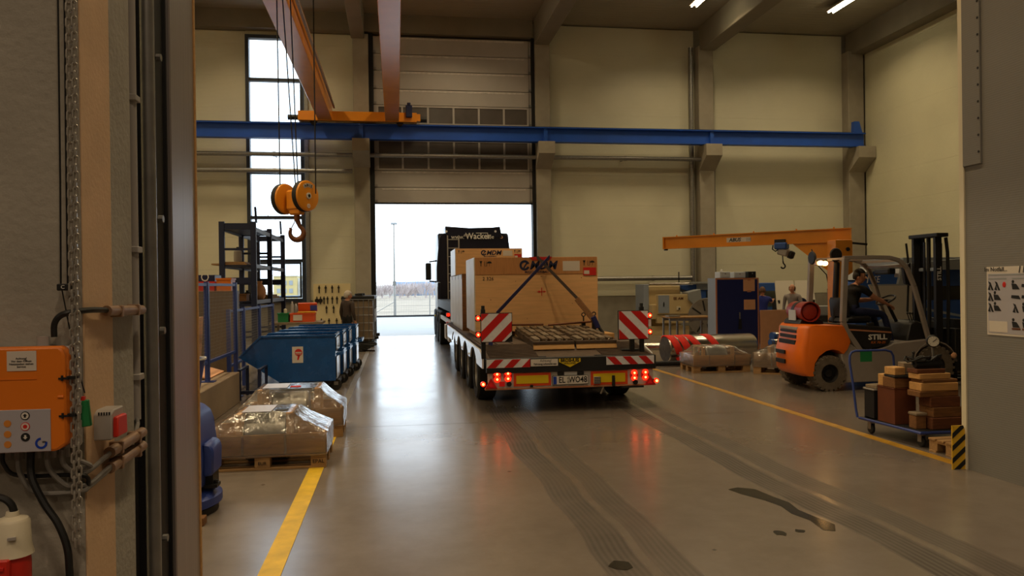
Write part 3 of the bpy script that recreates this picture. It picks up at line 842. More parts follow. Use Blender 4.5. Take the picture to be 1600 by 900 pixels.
# hanging chains and pull cords
ch = T('hand_chain', 'long double loop of steel hand chain hanging by the gate jamb', 'chain', (-0.731, 1.89, 1.165))
def link_mesh():
    m = MB(); P = []
    for a in range(0, 180, 30): P.append((0.0052*math.cos(math.radians(a)), 0, 0.0062+0.0052*math.sin(math.radians(a))))
    for a in range(180, 360, 30): P.append((0.0052*math.cos(math.radians(a)), 0, -0.0062+0.0052*math.sin(math.radians(a))))
    m.tube(P, 0.0023, 6, True); return m
lm = link_mesh().build('link', chain_m, ch, local=True)
lme = lm.data; n = 0
def add_link(p, rz):
    global n
    if n == 0: o = lm
    else:
        o = bpy.data.objects.new('link', lme); COL.objects.link(o); o.parent = ch
    n += 1
    o.location = Vector(p)-Vector((-0.731, 1.89, 1.165)); o.rotation_euler = (0, 0, rz)
z = 1.172
k = 0
while z < 2.52:
    t = (z-1.172)/1.35
    sp = min(1, (z-1.165)/0.12)
    xl = -0.7355-0.0005*sp+0.0025*t; xr = -0.7275+0.001*sp+0.0045*t
    add_link((xl, 1.89, z), 0.45 if k % 2 else 2.0)
    add_link((xr, 1.892, z+0.005), 0.35 if k % 2 else 1.9)
    z += 0.0178; k += 1
pc = T('cord_pair', 'thin black pull cords with a small clamp block on the near wall', 'cord', (-0.763, 1.93, 1.5))
tube('cord', [(-0.772, 1.925, 1.765), (-0.770, 1.925, 2.0), (-0.769, 1.925, 2.5)], 0.0022, cable_black, pc, 6)
tube('cord', [(-0.757, 1.925, 1.765), (-0.757, 1.925, 2.0), (-0.755, 1.925, 2.5)], 0.0022, cable_black, pc, 6)
MB().box((-0.778, 1.915, 1.752), (-0.750, 1.935, 1.768), 0.002).build('clamp_block', black, pc)
lettering('C', 0.012, (-0.764, 1.9145, 1.760), '-y', ink_white, pc)
tube('cord', [(-0.770, 1.925, 1.755), (-0.752, 1.92, 1.66), (-0.742, 1.91, 1.62), (-0.730, 1.905, 1.57), (-0.714, 1.90, 1.515)], 0.0016, cable_black, pc, 6)
gp = T('release_grip', 'flat green plastic release grip hanging beside the chain', 'grip', (-0.715, 1.90, 1.43))
prism('grip', [(-0.724, 1.436), (-0.700, 1.439), (-0.706, 1.500), (-0.721, 1.498)], 'y', 1.896, 1.906, green_p, gp, 0.002)
MB().box((-0.722, 1.897, 1.498), (-0.714, 1.905, 1.507)).build('ferrule', red_p, gp)

sb = T('limit_switch', 'small grey switch box with a red front on the gate reveal', 'switch', (-0.71, 2.07, 1.385))
MB().prism([(2.0, 1.385), (2.0, 1.448), (2.02, 1.458), (2.085, 1.458), (2.085, 1.385)], 'x', -0.735, -0.692, 0.003).build('housing', grey_p, sb)
MB().prism([(2.008, 1.390), (2.012, 1.440), (2.074, 1.440), (2.078, 1.390)], 'x', -0.693, -0.680, 0.003).build('front', red_p, sb, label='red switch front')
for k in range(5): MB().box((-0.722+k*0.006, 1.9985, 1.447), (-0.719+k*0.006, 2.002, 1.454)).build('slot', black, sb)

pl = T('power_plug', 'cream and red industrial power plug hanging from a black cable', 'plug', (-0.833, 1.82, 1.1))
MB().lathe([(0.012, 1.272), (0.014, 1.262), (0.030, 1.256), (0.034, 1.25), (0.036, 1.20), (0.040, 1.182), (0.041, 1.178), (0.0, 1.178)], (-0.835, 1.82, 0), 'z', 24).build('cap', cream_p, pl)
for a in (-1.2, -2.2): MB().obox((-0.835+0.036*math.cos(a), 1.82+0.036*math.sin(a), 1.222), (0.012, 0.016, 0.006), Matrix.Rotation(a, 3, 'Z')).build('screw', grey_p, pl)
MB().lathe([(0.034, 1.178), (0.036, 1.16), (0.036, 1.10), (0.030, 1.08), (0.0, 1.08)], (-0.836, 1.82, 0), 'z', 24).build('socket_body', red_p, pl, label='red plug body')
MB().box((-0.853, 1.772, 1.135), (-0.823, 1.79, 1.180), 0.003).build('flap', red_p, pl)
MB().box((-0.845, 1.768, 1.158), (-0.831, 1.774, 1.166), 0.001).build('flap_slot', ink_red, pl)
tube('cable', arc((-0.868, 1.82, 1.268), 0.036, 0, 100, 10)+[(-0.92, 1.82, 1.302), (-1.0, 1.83, 1.30)], 0.008, cable_black, pl)

# ------------------------------------------------------------------ overhead crane on its blue runway
rw = T('crane_runway', 'long dark blue steel crane runway beam along the back wall', 'beam', (2, 26.9, 6.86))
def ibeam(x0, x1, z0, z1, y, hw, mat, par, nm):
    return MB().box((x0, y-hw, z0), (x1, y+hw, z0+0.035)).box((x0, y-hw, z1-0.035), (x1, y+hw, z1)).box((x0, y-0.015, z0+0.035), (x1, y+0.015, z1-0.035)).build(nm, mat, par)
for x0, x1 in ((-14, -7.5), (-7.49, -1.13), (-1.12, 5.32), (5.33, 11.54), (11.55, 17.65)): ibeam(x0, x1, 6.84, 7.36, 26.9, 0.15, blue_beam, rw, 'beam_length')
for x in (-7.495, -1.125, 5.325, 11.545): MB().box((x-0.07, 26.80, 6.87), (x+0.07, 26.89, 7.33)).build('splice_plate', blue_beam, rw)
MB().box((-14, 26.875, 7.36), (17.65, 26.925, 7.40)).build('rail', dark_steel, rw)
MB().prism([(17.2, 7.36), (17.55, 7.36), (17.42, 7.80), (17.22, 7.80)], 'y', 26.80, 27.0).build('end_stop', blue_beam, rw)
cr = T('overhead_crane', 'orange double girder overhead crane reaching back to the blue runway', 'crane', (-1.1, 26.6, 7.4))
MB().box((-3.20, 26.62, 7.42), (0.78, 27.02, 7.74), 0.01).build('end_carriage', yellow_crane, cr)
for x0, x1 in ((-3.55, -3.20), (0.86, 1.12)): cyl('buffer', (x0, 26.82, 7.55), (x1, 26.82, 7.55), 0.09, black, cr)
MB().box((0.78, 26.64, 7.46), (0.90, 27.0, 7.70)).build('end_plate', yellow_crane, cr)
MB().box((0.40, 26.52, 7.56), (0.62, 26.62, 7.98), 0.02).cyl((0.51, 26.57, 7.98), (0.51, 26.57, 8.06), 0.06).build('drive_motor', navy, cr)
for x in (-2.7, 0.2): cyl('wheel', (x, 26.74, 7.41), (x, 26.9, 7.41), 0.12, dark_steel, cr)
for x0, x1 in ((-2.54, -2.07), (-0.30, 0.17)):
    g = MB().box((x0, 4.0, 7.44), (x1, 26.75, 8.24), 0.01).build('girder', yellow_crane, cr)
    MB().box(((x0+x1)/2-0.03, 4.0, 8.24), ((x0+x1)/2+0.03, 26.4, 8.30)).build('trolley_rail', dark_steel, g)
MB().box((-2.02, 4.0, 7.80), (-1.96, 26.5, 7.86)).build('cable_track', galv, cr)
tr_ = MB().box((-2.45, 10.8, 8.42), (0.1, 11.0, 8.62)).box((-2.45, 11.8, 8.42), (0.1, 12.0, 8.62)).build('trolley_frame', yellow_crane, cr)
cyl('drum', (-2.0, 11.4, 8.60), (-0.4, 11.4, 8.60), 0.22, dark_steel, cr)
for x in (-2.3, -0.07):
    for y in (10.9, 11.9): cyl('wheel', (x-0.05, y, 8.40), (x+0.05, y, 8.40), 0.10, dark_steel, cr)

HB = Vector((-1.40, 11.4, 3.05))
hb = T('hook_block', 'orange crane hook block with two sheave covers and a brown hook', 'hook', (-1.41, 11.4, 2.42))
ax = Vector((0.80, -0.60, 0)).normalized()
side = Vector((0.60, 0.80, 0)).normalized()
c1 = HB+ax*0.165+Vector((0.0, 0, 0.02)); c2 = HB-ax*0.225+Vector((-0.01, 0, 0.0))
for c, hw in ((c1, 0.06), (c2, 0.06)):
    Rm = Matrix((side, ax, Vector((0, 0, 1)))).transposed()
    m = MB(); m.lathe([(0.0, hw), (0.19, hw), (0.212, hw-0.006), (0.22, hw-0.02), (0.22, -hw+0.01), (0.21, -hw), (0.0, -hw)], (0, 0, 0), 'y', 32)
    m.bm.transform(Matrix.Translation(c) @ Rm.to_4x4())
    s = m.build('sheave_cover', yellow_crane, hb)
    m = MB(); m.lathe([(0.2195, -hw+0.012), (0.224, -hw+0.014), (0.224, hw-0.034), (0.2195, hw-0.03)], (0, 0, 0), 'y', 32)
    m.bm.transform(Matrix.Translation(c) @ Rm.to_4x4()); m.build('dark_band', seal_black, s)
    R4 = Matrix((side, Vector((0, 0, 1)), ax)).transposed().to_4x4()
    if c is c1:
        m = MB(); m.cyl((0, 0, 0), (0, 0, 0.012), 0.045, n=20); m.bm.transform(Matrix.Translation(c+ax*hw) @ R4); m.build('hub', gauge_face, s)
        m = MB(); m.cyl((0, 0, 0.012), (0, 0, 0.02), 0.022, n=12); m.bm.transform(Matrix.Translation(c+ax*hw) @ R4); m.build('axle_pin', dark_steel, s)
        m = MB()
        for a in range(58, 128, 10):
            p = [(q*math.cos(math.radians(b)), q*math.sin(math.radians(b))) for q, b in ((0.125, a), (0.125, a+10), (0.178, a+10), (0.178, a))]
            m.prism(p, 'z', 0.0, 0.004)
        m.bm.transform(Matrix.Translation(c+ax*hw) @ R4); m.build('label', paper, s)
        for k, ltr in enumerate('ABUS'):
            a = math.radians(116-k*16)
            lettering(ltr, 0.055, c+ax*(hw+0.006)+side*0.15*math.cos(a)+Vector((0, 0, 0.15*math.sin(a))), R4, ink, s, bold=0.002, tilt=a-PI/2)
        m = MB(); m.cyl((0, -0.145, 0), (0, -0.145, 0.005), 0.032, n=16); m.bm.transform(Matrix.Translation(c+ax*hw) @ R4); m.build('load_mark', paper, s)
        lettering('6 t', 0.03, c+ax*(hw+0.008)+Vector((0, 0, -0.145)), R4, ink_red, s)
Rb = Matrix((side, ax, Vector((0, 0, 1)))).transposed()
MB().obox(HB+Vector((0, 0, -0.03)), (0.16, 0.30, 0.30), Rb, 0.03).build('housing', yellow_crane, hb)
MB().obox(HB+Vector((0, 0, -0.19)), (0.12, 0.22, 0.10), Rb, 0.02).build('crossbar', yellow_crane, hb)
MB().cyl(HB+Vector((0, 0, -0.22)), HB+Vector((0, 0, -0.33)), 0.042, n=16).build('swivel_nut', hook_rust, hb)
hc = HB+Vector((-0.005, 0, -0.50))
P = [HB+Vector((0, 0, -0.30)), HB+Vector((0.015, 0, -0.345))]; Rr = [0.035, 0.036]
for a in range(60, -215, -15):
    q = 0.088
    P.append(hc+Vector((q*1.08*math.cos(math.radians(a)), 0, q*1.12*math.sin(math.radians(a))))); Rr.append(0.046-0.024*abs(a+60)/160)
P.append(hc+Vector((-0.098, 0, 0.075))); Rr.append(0.013)
MB().tube(P, Rr, 12).build('hook', hook_rust, hb)
MB().bar(HB+Vector((-0.03, 0, -0.335)), hc+Vector((-0.082, 0, 0.055)), 0.02, 0.012).build('safety_latch', steel, hb)
for (xt, xb, dy) in ((-1.66, -1.655, 0.18), (-1.57, -1.42, 0.10), (-1.45, -1.375, -0.02), (-1.12, -1.12, -0.12)):
    cyl('rope', (xb, 11.4+dy, 3.1), (xt+(xt-xb)*0.9, 11.4+dy*0.6, 8.5), 0.0095, rope_m, hb, n=6)

# ------------------------------------------------------------------ pallets and shrink-wrapped loads
def euro_pallet(par, x0, y0, L=1.2, W=0.8, mat=pallet_wood):
    # long side along x; pieces are children of par
    for k in range(5):
        ww = 0.145 if k in (0, 2, 4) else 0.10
        yc = y0+0.0725+(W-0.145)*k/4
        MB().box((x0, yc-ww/2, 0.122), (x0+L, yc+ww/2, 0.144), 0.003).build('deck_board', mat, par)
    for xc in (x0+0.0725, x0+L/2, x0+L-0.0725):
        MB().box((xc-0.0725, y0, 0.100), (xc+0.0725, y0+W, 0.122), 0.002).build('stringer_board', mat, par)
        for yc in (y0+0.06, y0+W/2, y0+W-0.06): MB().box((xc-0.0725, yc-0.06, 0.022), (xc+0.0725, yc+0.06, 0.100), 0.004).build('block', mat, par)
    for yc in (y0+0.06, y0+W/2, y0+W-0.06): MB().box((x0, yc-0.06, 0), (x0+L, yc+0.06, 0.022), 0.002).build('base_board', mat, par)
def wrapped_load(lab, loc, rz, L, W, wood, hc_=0.34, ht=0.53, mark=None, topx=(0.28, 0.36)):
    t = T('wrapped_pallet', lab, 'pallet load', loc, rz, 'shrink-wrapped pallet loads')
    loc0 = Vector(loc)
    sub = MW[t.name]
    MW[t.name] = Matrix.Identity(4)            # build in local coordinates
    euro_pallet(t, -L/2, 0, L, W)
    for (a, b) in (((-L/2+0.01, 0.01, 0.146), (L/2-0.01, 0.035, hc_)), ((-L/2+0.01, W-0.035, 0.146), (L/2-0.01, W-0.01, hc_)), ((-L/2+0.01, 0.035, 0.146), (-L/2+0.035, W-0.035, hc_)), ((L/2-0.035, 0.035, 0.146), (L/2-0.01, W-0.035, hc_))):
        MB().box(a, b, 0.003).build('collar_board', wood, t)
    xa, xb = -L/2+topx[0], L/2-topx[1]
    for x in (xa, xb):
        for y in (0.16, W-0.16):
            MB().box((x-0.03, y-0.03, 0.146), (x+0.03, y+0.03, ht-0.03), 0.003).build('post', pine, t)
        MB().box((x-0.03, 0.12, ht-0.03), (x+0.03, W-0.12, ht-0.003), 0.003).build('top_batten', pine, t)
    m = MB().lathe([(0.0, -0.21), (0.23, -0.21), (0.245, -0.19), (0.245, 0.19), (0.23, 0.21), (0.0, 0.21)], ((xa+xb)/2, W/2, 0.26), 'x', 28)
    m.build('drum', drum_steel, t, label='dull steel drum under the film')
    # film: top rectangle, sloping hips, skirt
    m = MB(); e = 0.012; rnd = random.Random(int(abs(loc[0]*100)))
    def J(p): return Vector(p)+Vector((rnd.uniform(-1, 1), rnd.uniform(-1, 1), rnd.uniform(-1, 1)))*0.006
    nx, lev = 14, []
    def ring(x0, x1, y0, y1, z, jit):
        P = []
        for k in range(nx): P.append((x0+(x1-x0)*k/nx, y0, z))
        for k in range(8): P.append((x1, y0+(y1-y0)*k/8, z))
        for k in range(nx): P.append((x1-(x1-x0)*k/nx, y1, z))
        for k in range(8): P.append((x0, y1-(y1-y0)*k/8, z))
        return [m.bm.verts.new(J(p) if jit else p) for p in P]
    R_ = [ring(-L/2-e, L/2+e, -e, W+e, 0.13, 1), ring(-L/2-e, L/2+e, -e, W+e, 0.24, 1), ring(-L/2-e, L/2+e, -e, W+e, hc_+0.004, 1)]
    for q in (0.34, 0.67, 1.0):
        s = q; sag = -0.018*math.sin(q*PI)
        R_.append(ring(-L/2-e+(xa-0.04+L/2+e)*s, L/2+e+(xb+0.04-L/2-e)*s, -e+(0.12+e)*s, W+e-(0.12+e)*s, hc_+(ht-hc_)*s+sag+0.004, q < 1))
    for A, B in zip(R_, R_[1:]):
        for i in range(len(A)): m.bm.faces.new((A[i], A[(i+1) % len(A)], B[(i+1) % len(A)], B[i]))
    m.bm.faces.new(R_[-1])
    m.build('film', film_m, t, sharp=60, label='clear crinkled shrink film')
    for x in (xa+0.06, xb-0.02):
        MB().box((x-0.012, -0.017, 0.15), (x+0.012, -0.014, hc_)).build('tape', film_m, t)
    if mark:
        MB().box((xa+0.02, 0.17, ht+0.008), (xa+0.30, W-0.2, ht+0.011)).build('label_sheet', panel_grey, t)
        MB().box((xa+0.33, 0.22, ht+0.008), (xa+0.45, 0.32, ht+0.011)).build('label_sticker', ink_red if mark == 'r' else ink, t)
    for k in kids(t): MW[k.name] = sub
    MW[t.name] = sub
    return t
wp1 = wrapped_load('nearest left shrink-wrapped pallet with a steel drum in a wooden collar', (-1.30, 7.68, 0), 0.0, 1.2, 0.8, pine, mark='k', topx=(0.36, 0.36))
lettering('EPAL', 0.052, (-0.772, 7.676, 0.065), '-y', ink, wp1)
lettering('EUR', 0.045, (-1.30, 7.676, 0.065), '-y', ink, wp1)
wrapped_load('shrink-wrapped pallet right behind the nearest left one, by the yellow line', (-1.24, 9.2, 0), 0.02, 1.2, 0.8, pine, ht=0.57, mark='r', topx=(0.25, 0.30))
wrapped_load('shrink-wrapped pallet in front of the big steel shaft with red slings', (6.27, 14.22, 0), -0.05, 1.15, 0.8, pine, ht=0.50, topx=(0.26, 0.30))
wrapped_load('greyish shrink-wrapped pallet directly behind the forklift counterweight', (7.25, 13.55, 0), -0.62, 1.2, 0.8, pallet_wood, hc_=0.40, ht=0.52)

# ------------------------------------------------------------------ tilting skips
def skip(loc, lab, sticker):
    t = T('tipping_skip', lab, 'skip', loc, 0, 'blue tipping skips in a row')
    sub = MW[t.name]; MW[t.name] = Matrix.Identity(4)
    D = 0.86
    out = [(-1.58, 0.60), (-1.23, 0.93), (0, 0.94), (0, 0.17), (-0.93, 0.17)]
    m = MB()
    for y0, y1 in ((0, 0.012), (D-0.012, D)): m.prism(out, 'y', y0, y1)
    for a, b in zip(out[2:]+out[:1], out[3:]+out[:1]):
        if a == out[1]: continue
    for a, b in ((out[0], out[4]), (out[4], out[3]), (out[3], out[2])):
        d = Vector((b[0]-a[0], 0, b[1]-a[1])).normalized(); nrm = Vector((-d.z, 0, d.x))*0.012
        m.plate([(a[0], 0.012, a[1]), (b[0], 0.012, b[1]), (b[0], D-0.012, b[1]), (a[0], D-0.012, a[1])], nrm)
    b = m.build('body', skip_blue, t)
    m = MB()
    for y in (-0.008, D-0.012): m.bar((-1.23, y+0.01, 0.945), (0.01, y+0.01, 0.945), 0.04, 0.03)
    m.bar((0.0, -0.008, 0.945), (0.0, D+0.008, 0.945), 0.035, 0.03)
    for y in (0.0, D): m.bar((-1.58, y, 0.60), (-1.23, y, 0.945), 0.025, 0.025)
    m.build('rim', skip_blue, t)
    m = MB().bar((-0.95, 0.10, 0.145), (0.06, 0.10, 0.145), 0.08, 0.07).bar((-0.95, D-0.10, 0.145), (0.06, D-0.10, 0.145), 0.08, 0.07).bar((-0.9, 0.1, 0.145), (-0.9, D-0.1, 0.145), 0.06, 0.06)
    m.bar((0.03, 0.06, 0.145), (0.03, D-0.06, 0.145), 0.05, 0.06)
    m.build('base_frame', dark_steel, t)
    h = MB()
    for y in (0.02, D-0.02): h.bar((0.01, y, 0.62), (0.12, y, 0.64), 0.03, 0.05)
    h.bar((0.12, 0.0, 0.64), (0.12, D, 0.64), 0.035, 0.05)
    h.build('release_bar', skip_blue, t)
    MB().box((0.013, 0.05, 0.20), (0.020, D-0.05, 0.57)).build('white_panel', skirt_white, t)  # glossy white panels, one low and one high on the skip's right end
    MB().box((0.013, 0.05, 0.68), (0.020, D-0.05, 0.90)).build('white_panel', skirt_white, t)
    for x, y in ((0.0, 0.08), (0.0, D-0.08), (-0.85, 0.08), (-0.85, D-0.08)):
        w_ = MB().lathe([(0.0, -0.022), (0.085, -0.022), (0.095, -0.012), (0.095, 0.012), (0.085, 0.022), (0.0, 0.022)], (x, y, 0.095), 'y', 18).build('castor_wheel', rubber, t)
        MB().box((x-0.035, y-0.034, 0.09), (x+0.035, y-0.026, 0.15)).box((x-0.035, y+0.026, 0.09), (x+0.035, y+0.034, 0.15)).build('fork', galv, w_)
    if sticker:
        s = box('sticker', (-0.715, -0.004, 0.49), (-0.535, 0.0, 0.765), paper, t)
        m = MB(); m.cyl((-0.61, -0.007, 0.665), (-0.61, -0.003, 0.665), 0.062, n=16); m.prism([(-0.635, 0.54), (-0.61, 0.54), (-0.585, 0.62), (-0.62, 0.62)], 'y', -0.007, -0.003); m.build('sign', ink_red, s)
        MB().box((-0.66, -0.0075, 0.655), (-0.56, -0.0065, 0.675)).build('sign_bar', paper, s)
        lettering('STOP', 0.035, (-0.61, -0.008, 0.635), '-y', paper, s)
    for k in kids(t): MW[k.name] = sub
    MW[t.name] = sub
    return t
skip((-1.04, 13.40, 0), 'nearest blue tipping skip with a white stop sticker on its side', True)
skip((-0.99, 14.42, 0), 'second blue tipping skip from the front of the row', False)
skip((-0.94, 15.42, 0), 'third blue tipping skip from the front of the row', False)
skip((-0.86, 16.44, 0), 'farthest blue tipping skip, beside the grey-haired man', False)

# ------------------------------------------------------------------ barrier, mesh guards, racking on the left
tag(MB().box((-3.2, 8.2, 0), (-2.42, 12.4, 0.47), 0.008).build('low_wall', barrier_m), 'low beige concrete wall behind the nearest left wrapped pallet', 'low wall')
def mesh_panel(par, y0, y1, z0, z1, x, step=0.05):
    m = MB()
    for a, b in (((x-0.02, y0, z0), (x+0.02, y0+0.04, z1)), ((x-0.02, y1-0.04, z0), (x+0.02, y1, z1)), ((x-0.02, y0+0.04, z0), (x+0.02, y1-0.04, z0+0.04)), ((x-0.02, y0+0.04, z1-0.04), (x+0.02, y1-0.04, z1))): m.box(a, b)
    p = m.build('panel_frame', fence_blue, par)
    m = MB(); k = y0+0.06
    while k < y1-0.05: m.box((x-0.0012, k-0.0012, z0+0.04), (x+0.0012, k+0.0012, z1-0.04)); k += step
    k = z0+0.07
    while k < z1-0.05: m.box((x-0.0012, y0+0.04, k-0.0012), (x+0.0012, y1-0.04, k+0.0012)); k += step
    m.build('wire_mesh', cable_grey, p, kind='stuff')
g1 = T('mesh_guard', 'tall blue framed wire mesh guard standing on the low beige wall', 'guard fence', (-2.6, 11.2, 0.47))
for y in (8.9, 11.15, 13.05): 
    zb = 0.47 if y < 12.4 else 0
    p = box('post', (-2.63, y-0.03, zb), (-2.57, y+0.03, 1.86), fence_blue, g1)
    box('foot_plate', (-2.70, y-0.08, zb), (-2.50, y+0.08, zb+0.012), fence_blue, p)
mesh_panel(g1, 8.95, 11.10, 0.72, 1.84, -2.6)
mesh_panel(g1, 11.20, 13.0, 0.72, 1.84, -2.6)
g2 = T('mesh_guard', 'lower blue framed mesh guard running back behind the blue skips', 'guard fence', (-2.76, 15.5, 0))
for y in (13.3, 14.55, 16.2, 17.9): box('post', (-2.79, y-0.03, 0), (-2.73, y+0.03, 1.42), fence_blue, g2)
for a, b in ((13.35, 14.5), (14.6, 16.15), (16.25, 17.85)): mesh_panel(g2, a, b, 0.45, 1.40, -2.76)
# things stored behind the guards
def crate_box(lab, a, b, mat, cat='box', name='storage_box'):
    t = T(name, lab, cat, ((a[0]+b[0])/2, (a[1]+b[1])/2, a[2]))
    e = 0.015
    MB().box(a, (b[0], b[1], a[2]+e)).box((a[0], a[1], a[2]+e), (a[0]+e, b[1], b[2])).box((b[0]-e, a[1], a[2]+e), (b[0], b[1], b[2])).box((a[0]+e, a[1], a[2]+e), (b[0]-e, a[1]+e, b[2])).box((a[0]+e, b[1]-e, a[2]+e), (b[0]-e, b[1], b[2])).build('shell', mat, t)
    MB().box((a[0]-e, a[1]-e, b[2]-0.03), (b[0]+e, a[1], b[2]+0.004)).box((a[0]-e, b[1], b[2]-0.03), (b[0]+e, b[1]+e, b[2]+0.004)).box((a[0]-e, a[1], b[2]-0.03), (a[0], b[1], b[2]+0.004)).box((b[0], a[1], b[2]-0.03), (b[0]+e, b[1], b[2]+0.004)).build('rim', mat, t)
    return t
wbx = T('work_table', 'dark work table behind the tall mesh guard', 'table', (-3.6, 12.2, 0))
MB().box((-4.6, 11.0, 0.86), (-3.24, 13.6, 0.92), 0.004).build('table_top', grey_wood, wbx)
for x in (-4.5, -3.3):
    for y in (11.1, 13.5): MB().box((x-0.03, y-0.03, 0), (x+0.03, y+0.03, 0.86)).build('leg', fence_blue, wbx)
crate_box('brown cardboard carton on the dark table behind the tall mesh guard', (-3.9, 12.3, 0.92), (-3.3, 13.0, 1.45), card_m, 'carton', 'cardboard_carton')
crate_box('orange bin on the dark table close to the aluminium jamb', (-3.7, 11.2, 0.92), (-3.3, 11.7, 1.2), orange_p, 'bin', 'storage_bin')
tag(MB().obox((-3.05, 12.1, 0.90), (0.02, 1.2, 0.85), Matrix.Rotation(0.06, 3, 'Y')).build('hardboard_sheet', hard_beige), 'large brown hardboard sheet leaning behind the tall mesh guard', 'board')
tag(MB().obox((-2.82, 11.9, 0.535), (0.36, 1.0, 0.02), Matrix.Rotation(0.3, 3, 'Y')).build('hardboard_sheet', hard_beige), 'brown sheet lying slanted under the tall mesh guard', 'board')
for x, y, lab in ((-2.2, 11.9, 'dark blue upright leg below the skip nose'), (-1.95, 12.8, 'dark blue upright leg near the low wall end')):
    pass
mc = T('workpiece_stand', 'dark blue steel stand on the floor behind the low wall end', 'stand', (-2.25, 12.8, 0))
for y in (12.55, 13.2):
    for x in (-2.45, -2.15): MB().box((x-0.022, y-0.022, 0), (x+0.022, y+0.022, 0.46)).build('leg', rack_navy, mc)
for x in (-2.45, -2.15): MB().box((x-0.022, 12.52, 0.46), (x+0.022, 13.22, 0.49)).build('beam', rack_navy, mc)
for z in (0.1,): MB().box((-2.45, 12.53, z), (-2.15, 12.57, z+0.05)).build('brace', rack_navy, mc)
bx = T('notice_box', 'dark blue cabinet with white letters above the mesh guard', 'cabinet', (-4.1, 16.5, 0))
MB().box((-4.7, 16.4, 0), (-3.66, 17.0, 2.05), 0.01).build('body', navy, bx)
lettering('NC', 0.22, (-3.84, 16.395, 1.9), '-y', ink_white, bx, tilt=PI/2)
crate_box('red plastic bin in front of the dark blue lettered cabinet', (-3.95, 15.2, 1.72), (-3.4, 15.6, 1.90), red_p, 'bin', 'storage_bin')
crate_box('orange plastic bin beside the red one above the mesh guard', (-3.36, 15.2, 1.72), (-3.1, 15.6, 1.96), ctrl_orange, 'bin', 'storage_bin')
sh_ = T('steel_cabinet', 'brownish steel cabinet carrying the red and orange bins', 'cabinet', (-3.5, 15.4, 0))
MB().box((-4.0, 15.1, 0), (-3.05, 15.7, 1.72), 0.006).build('body', brown_steel, sh_)
MB().box((-3.96, 15.095, 0.1), (-3.54, 15.1, 1.68)).build('door', brown_steel, sh_)
MB().box((-3.52, 15.095, 0.1), (-3.09, 15.1, 1.68)).build('door', brown_steel, sh_)

rk = T('pallet_rack', 'tall dark navy steel rack standing before the tall window', 'rack', (-3.9, 22.4, 0))
XL, XR = -4.28, -3.52
YS = (20.0, 22.45, 25.0)
for y in YS:
    for x in (XL, XR):
        MB().box((x-0.065, y-0.05, 0), (x+0.065, y+0.05, 3.44), 0.004).build('upright', rack_navy, rk)
    for z in (0.55, 1.35, 1.90, 2.75): MB().box((XL+0.06, y-0.02, z-0.03), (XR-0.06, y+0.02, z+0.03)).build('frame_tie', rack_navy, rk)
    for z0, z1 in ((0.6, 1.3), (1.95, 2.7)):
        pass
    MB().box((XL+0.06, y-0.03, 3.24), (XR-0.06, y+0.03, 3.40)).build('frame_tie', rack_navy, rk)
    MB().box((XL+0.06, y-0.03, 1.88), (XR-0.06, y+0.03, 2.04)).build('frame_tie', rack_navy, rk)
for z in (1.42, 2.33, 3.26):
    for a, b in zip(YS, YS[1:]):
        MB().box((XR-0.03, a+0.05, z-0.05), (XR+0.03, b-0.05, z+0.05)).build('shelf_beam', shelf_edge, rk)
        MB().box((XL-0.03, a+0.05, z-0.05), (XL+0.03, b-0.05, z+0.05)).build('shelf_beam', shelf_edge, rk)
for z in (1.42, 2.33, 3.26):
    for a, b in zip(YS, YS[1:]):
        if z == 3.26 and a == 20.0 or z != 3.26:
            MB().box((XL+0.03, a+0.05, z+0.0), (XR-0.03, b-0.05, z+0.03)).build('shelf', rack_navy, rk)
for i, y in enumerate((20.4, 24.7)): cyl('end_stop', (XR, y, 3.44), (XR-0.02, y, 3.85), 0.03, rack_navy, rk, n=8)
cyl('safety_wire', (XR, 20.4, 3.80), (XR, 24.7, 3.80), 0.006, dark_steel, rk, n=6)
tag(MB().box((-4.55, 20.05, 2.36), (-3.7, 20.9, 2.40)).box((-4.3, 20.1, 2.40), (-3.75, 20.7, 2.44)).build('timber_boards', pallet_wood), 'thin wooden boards on the middle rack shelf, sticking out left', 'boards')
sk = T('sack', 'round brown sack on the lower rack shelf', 'sack', (-3.62, 21.4, 1.45))
MB().ball((-3.62, 21.4, 1.66), (0.16, 0.20, 0.24), 16).build('bag', hard_beige, sk)
MB().cyl((-3.62, 21.4, 1.86), (-3.62, 21.4, 1.96), 0.05, 0.07, 10).build('tied_neck', hard_beige, sk)
tag(MB().box((-3.9, 22.7, 1.45), (-3.58, 24.6, 1.53), 0.01).box((-3.85, 22.9, 1.53), (-3.6, 24.3, 1.58), 0.01).build('timber_stack', pallet_wood), 'flat stack of timber on the lower shelf of the back rack bay', 'timber')
for i, (x, h, c, lab) in enumerate(((-4.0, 0.34, grey_p, 'grey canister on the middle rack shelf, left side'), (-3.82, 0.24, dark_steel, 'dark canister on the lower rack shelf beside the sack'))):
    z = 2.46 if i == 0 else 1.45
    t = T('canister', lab, 'canister', (x, 20.5+i*0.2, z))
    MB().lathe([(0.0, 0), (0.09, 0), (0.10, 0.02), (0.10, h*0.75), (0.05, h*0.9), (0.03, h*0.92), (0.03, h), (0, h)], (x, 20.5+i*0.2, z), 'z', 16).build('body', c, t)
    cyl('cap', (x, 20.5+i*0.2, z+h), (x, 20.5+i*0.2, z+h+0.03), 0.035, black, t, n=10)
for i, (a, b, c, lab) in enumerate((((-4.15, 20.2, 1.45), (-3.75, 20.6, 1.63), old_wood, 'brown box at the front of the lower rack shelf'), ((-3.9, 20.9, 1.45), (-3.75, 21.2, 1.58), dark_steel, 'small dark box behind the brown one on the lower rack shelf'))):
    crate_box(lab, a, b, c)
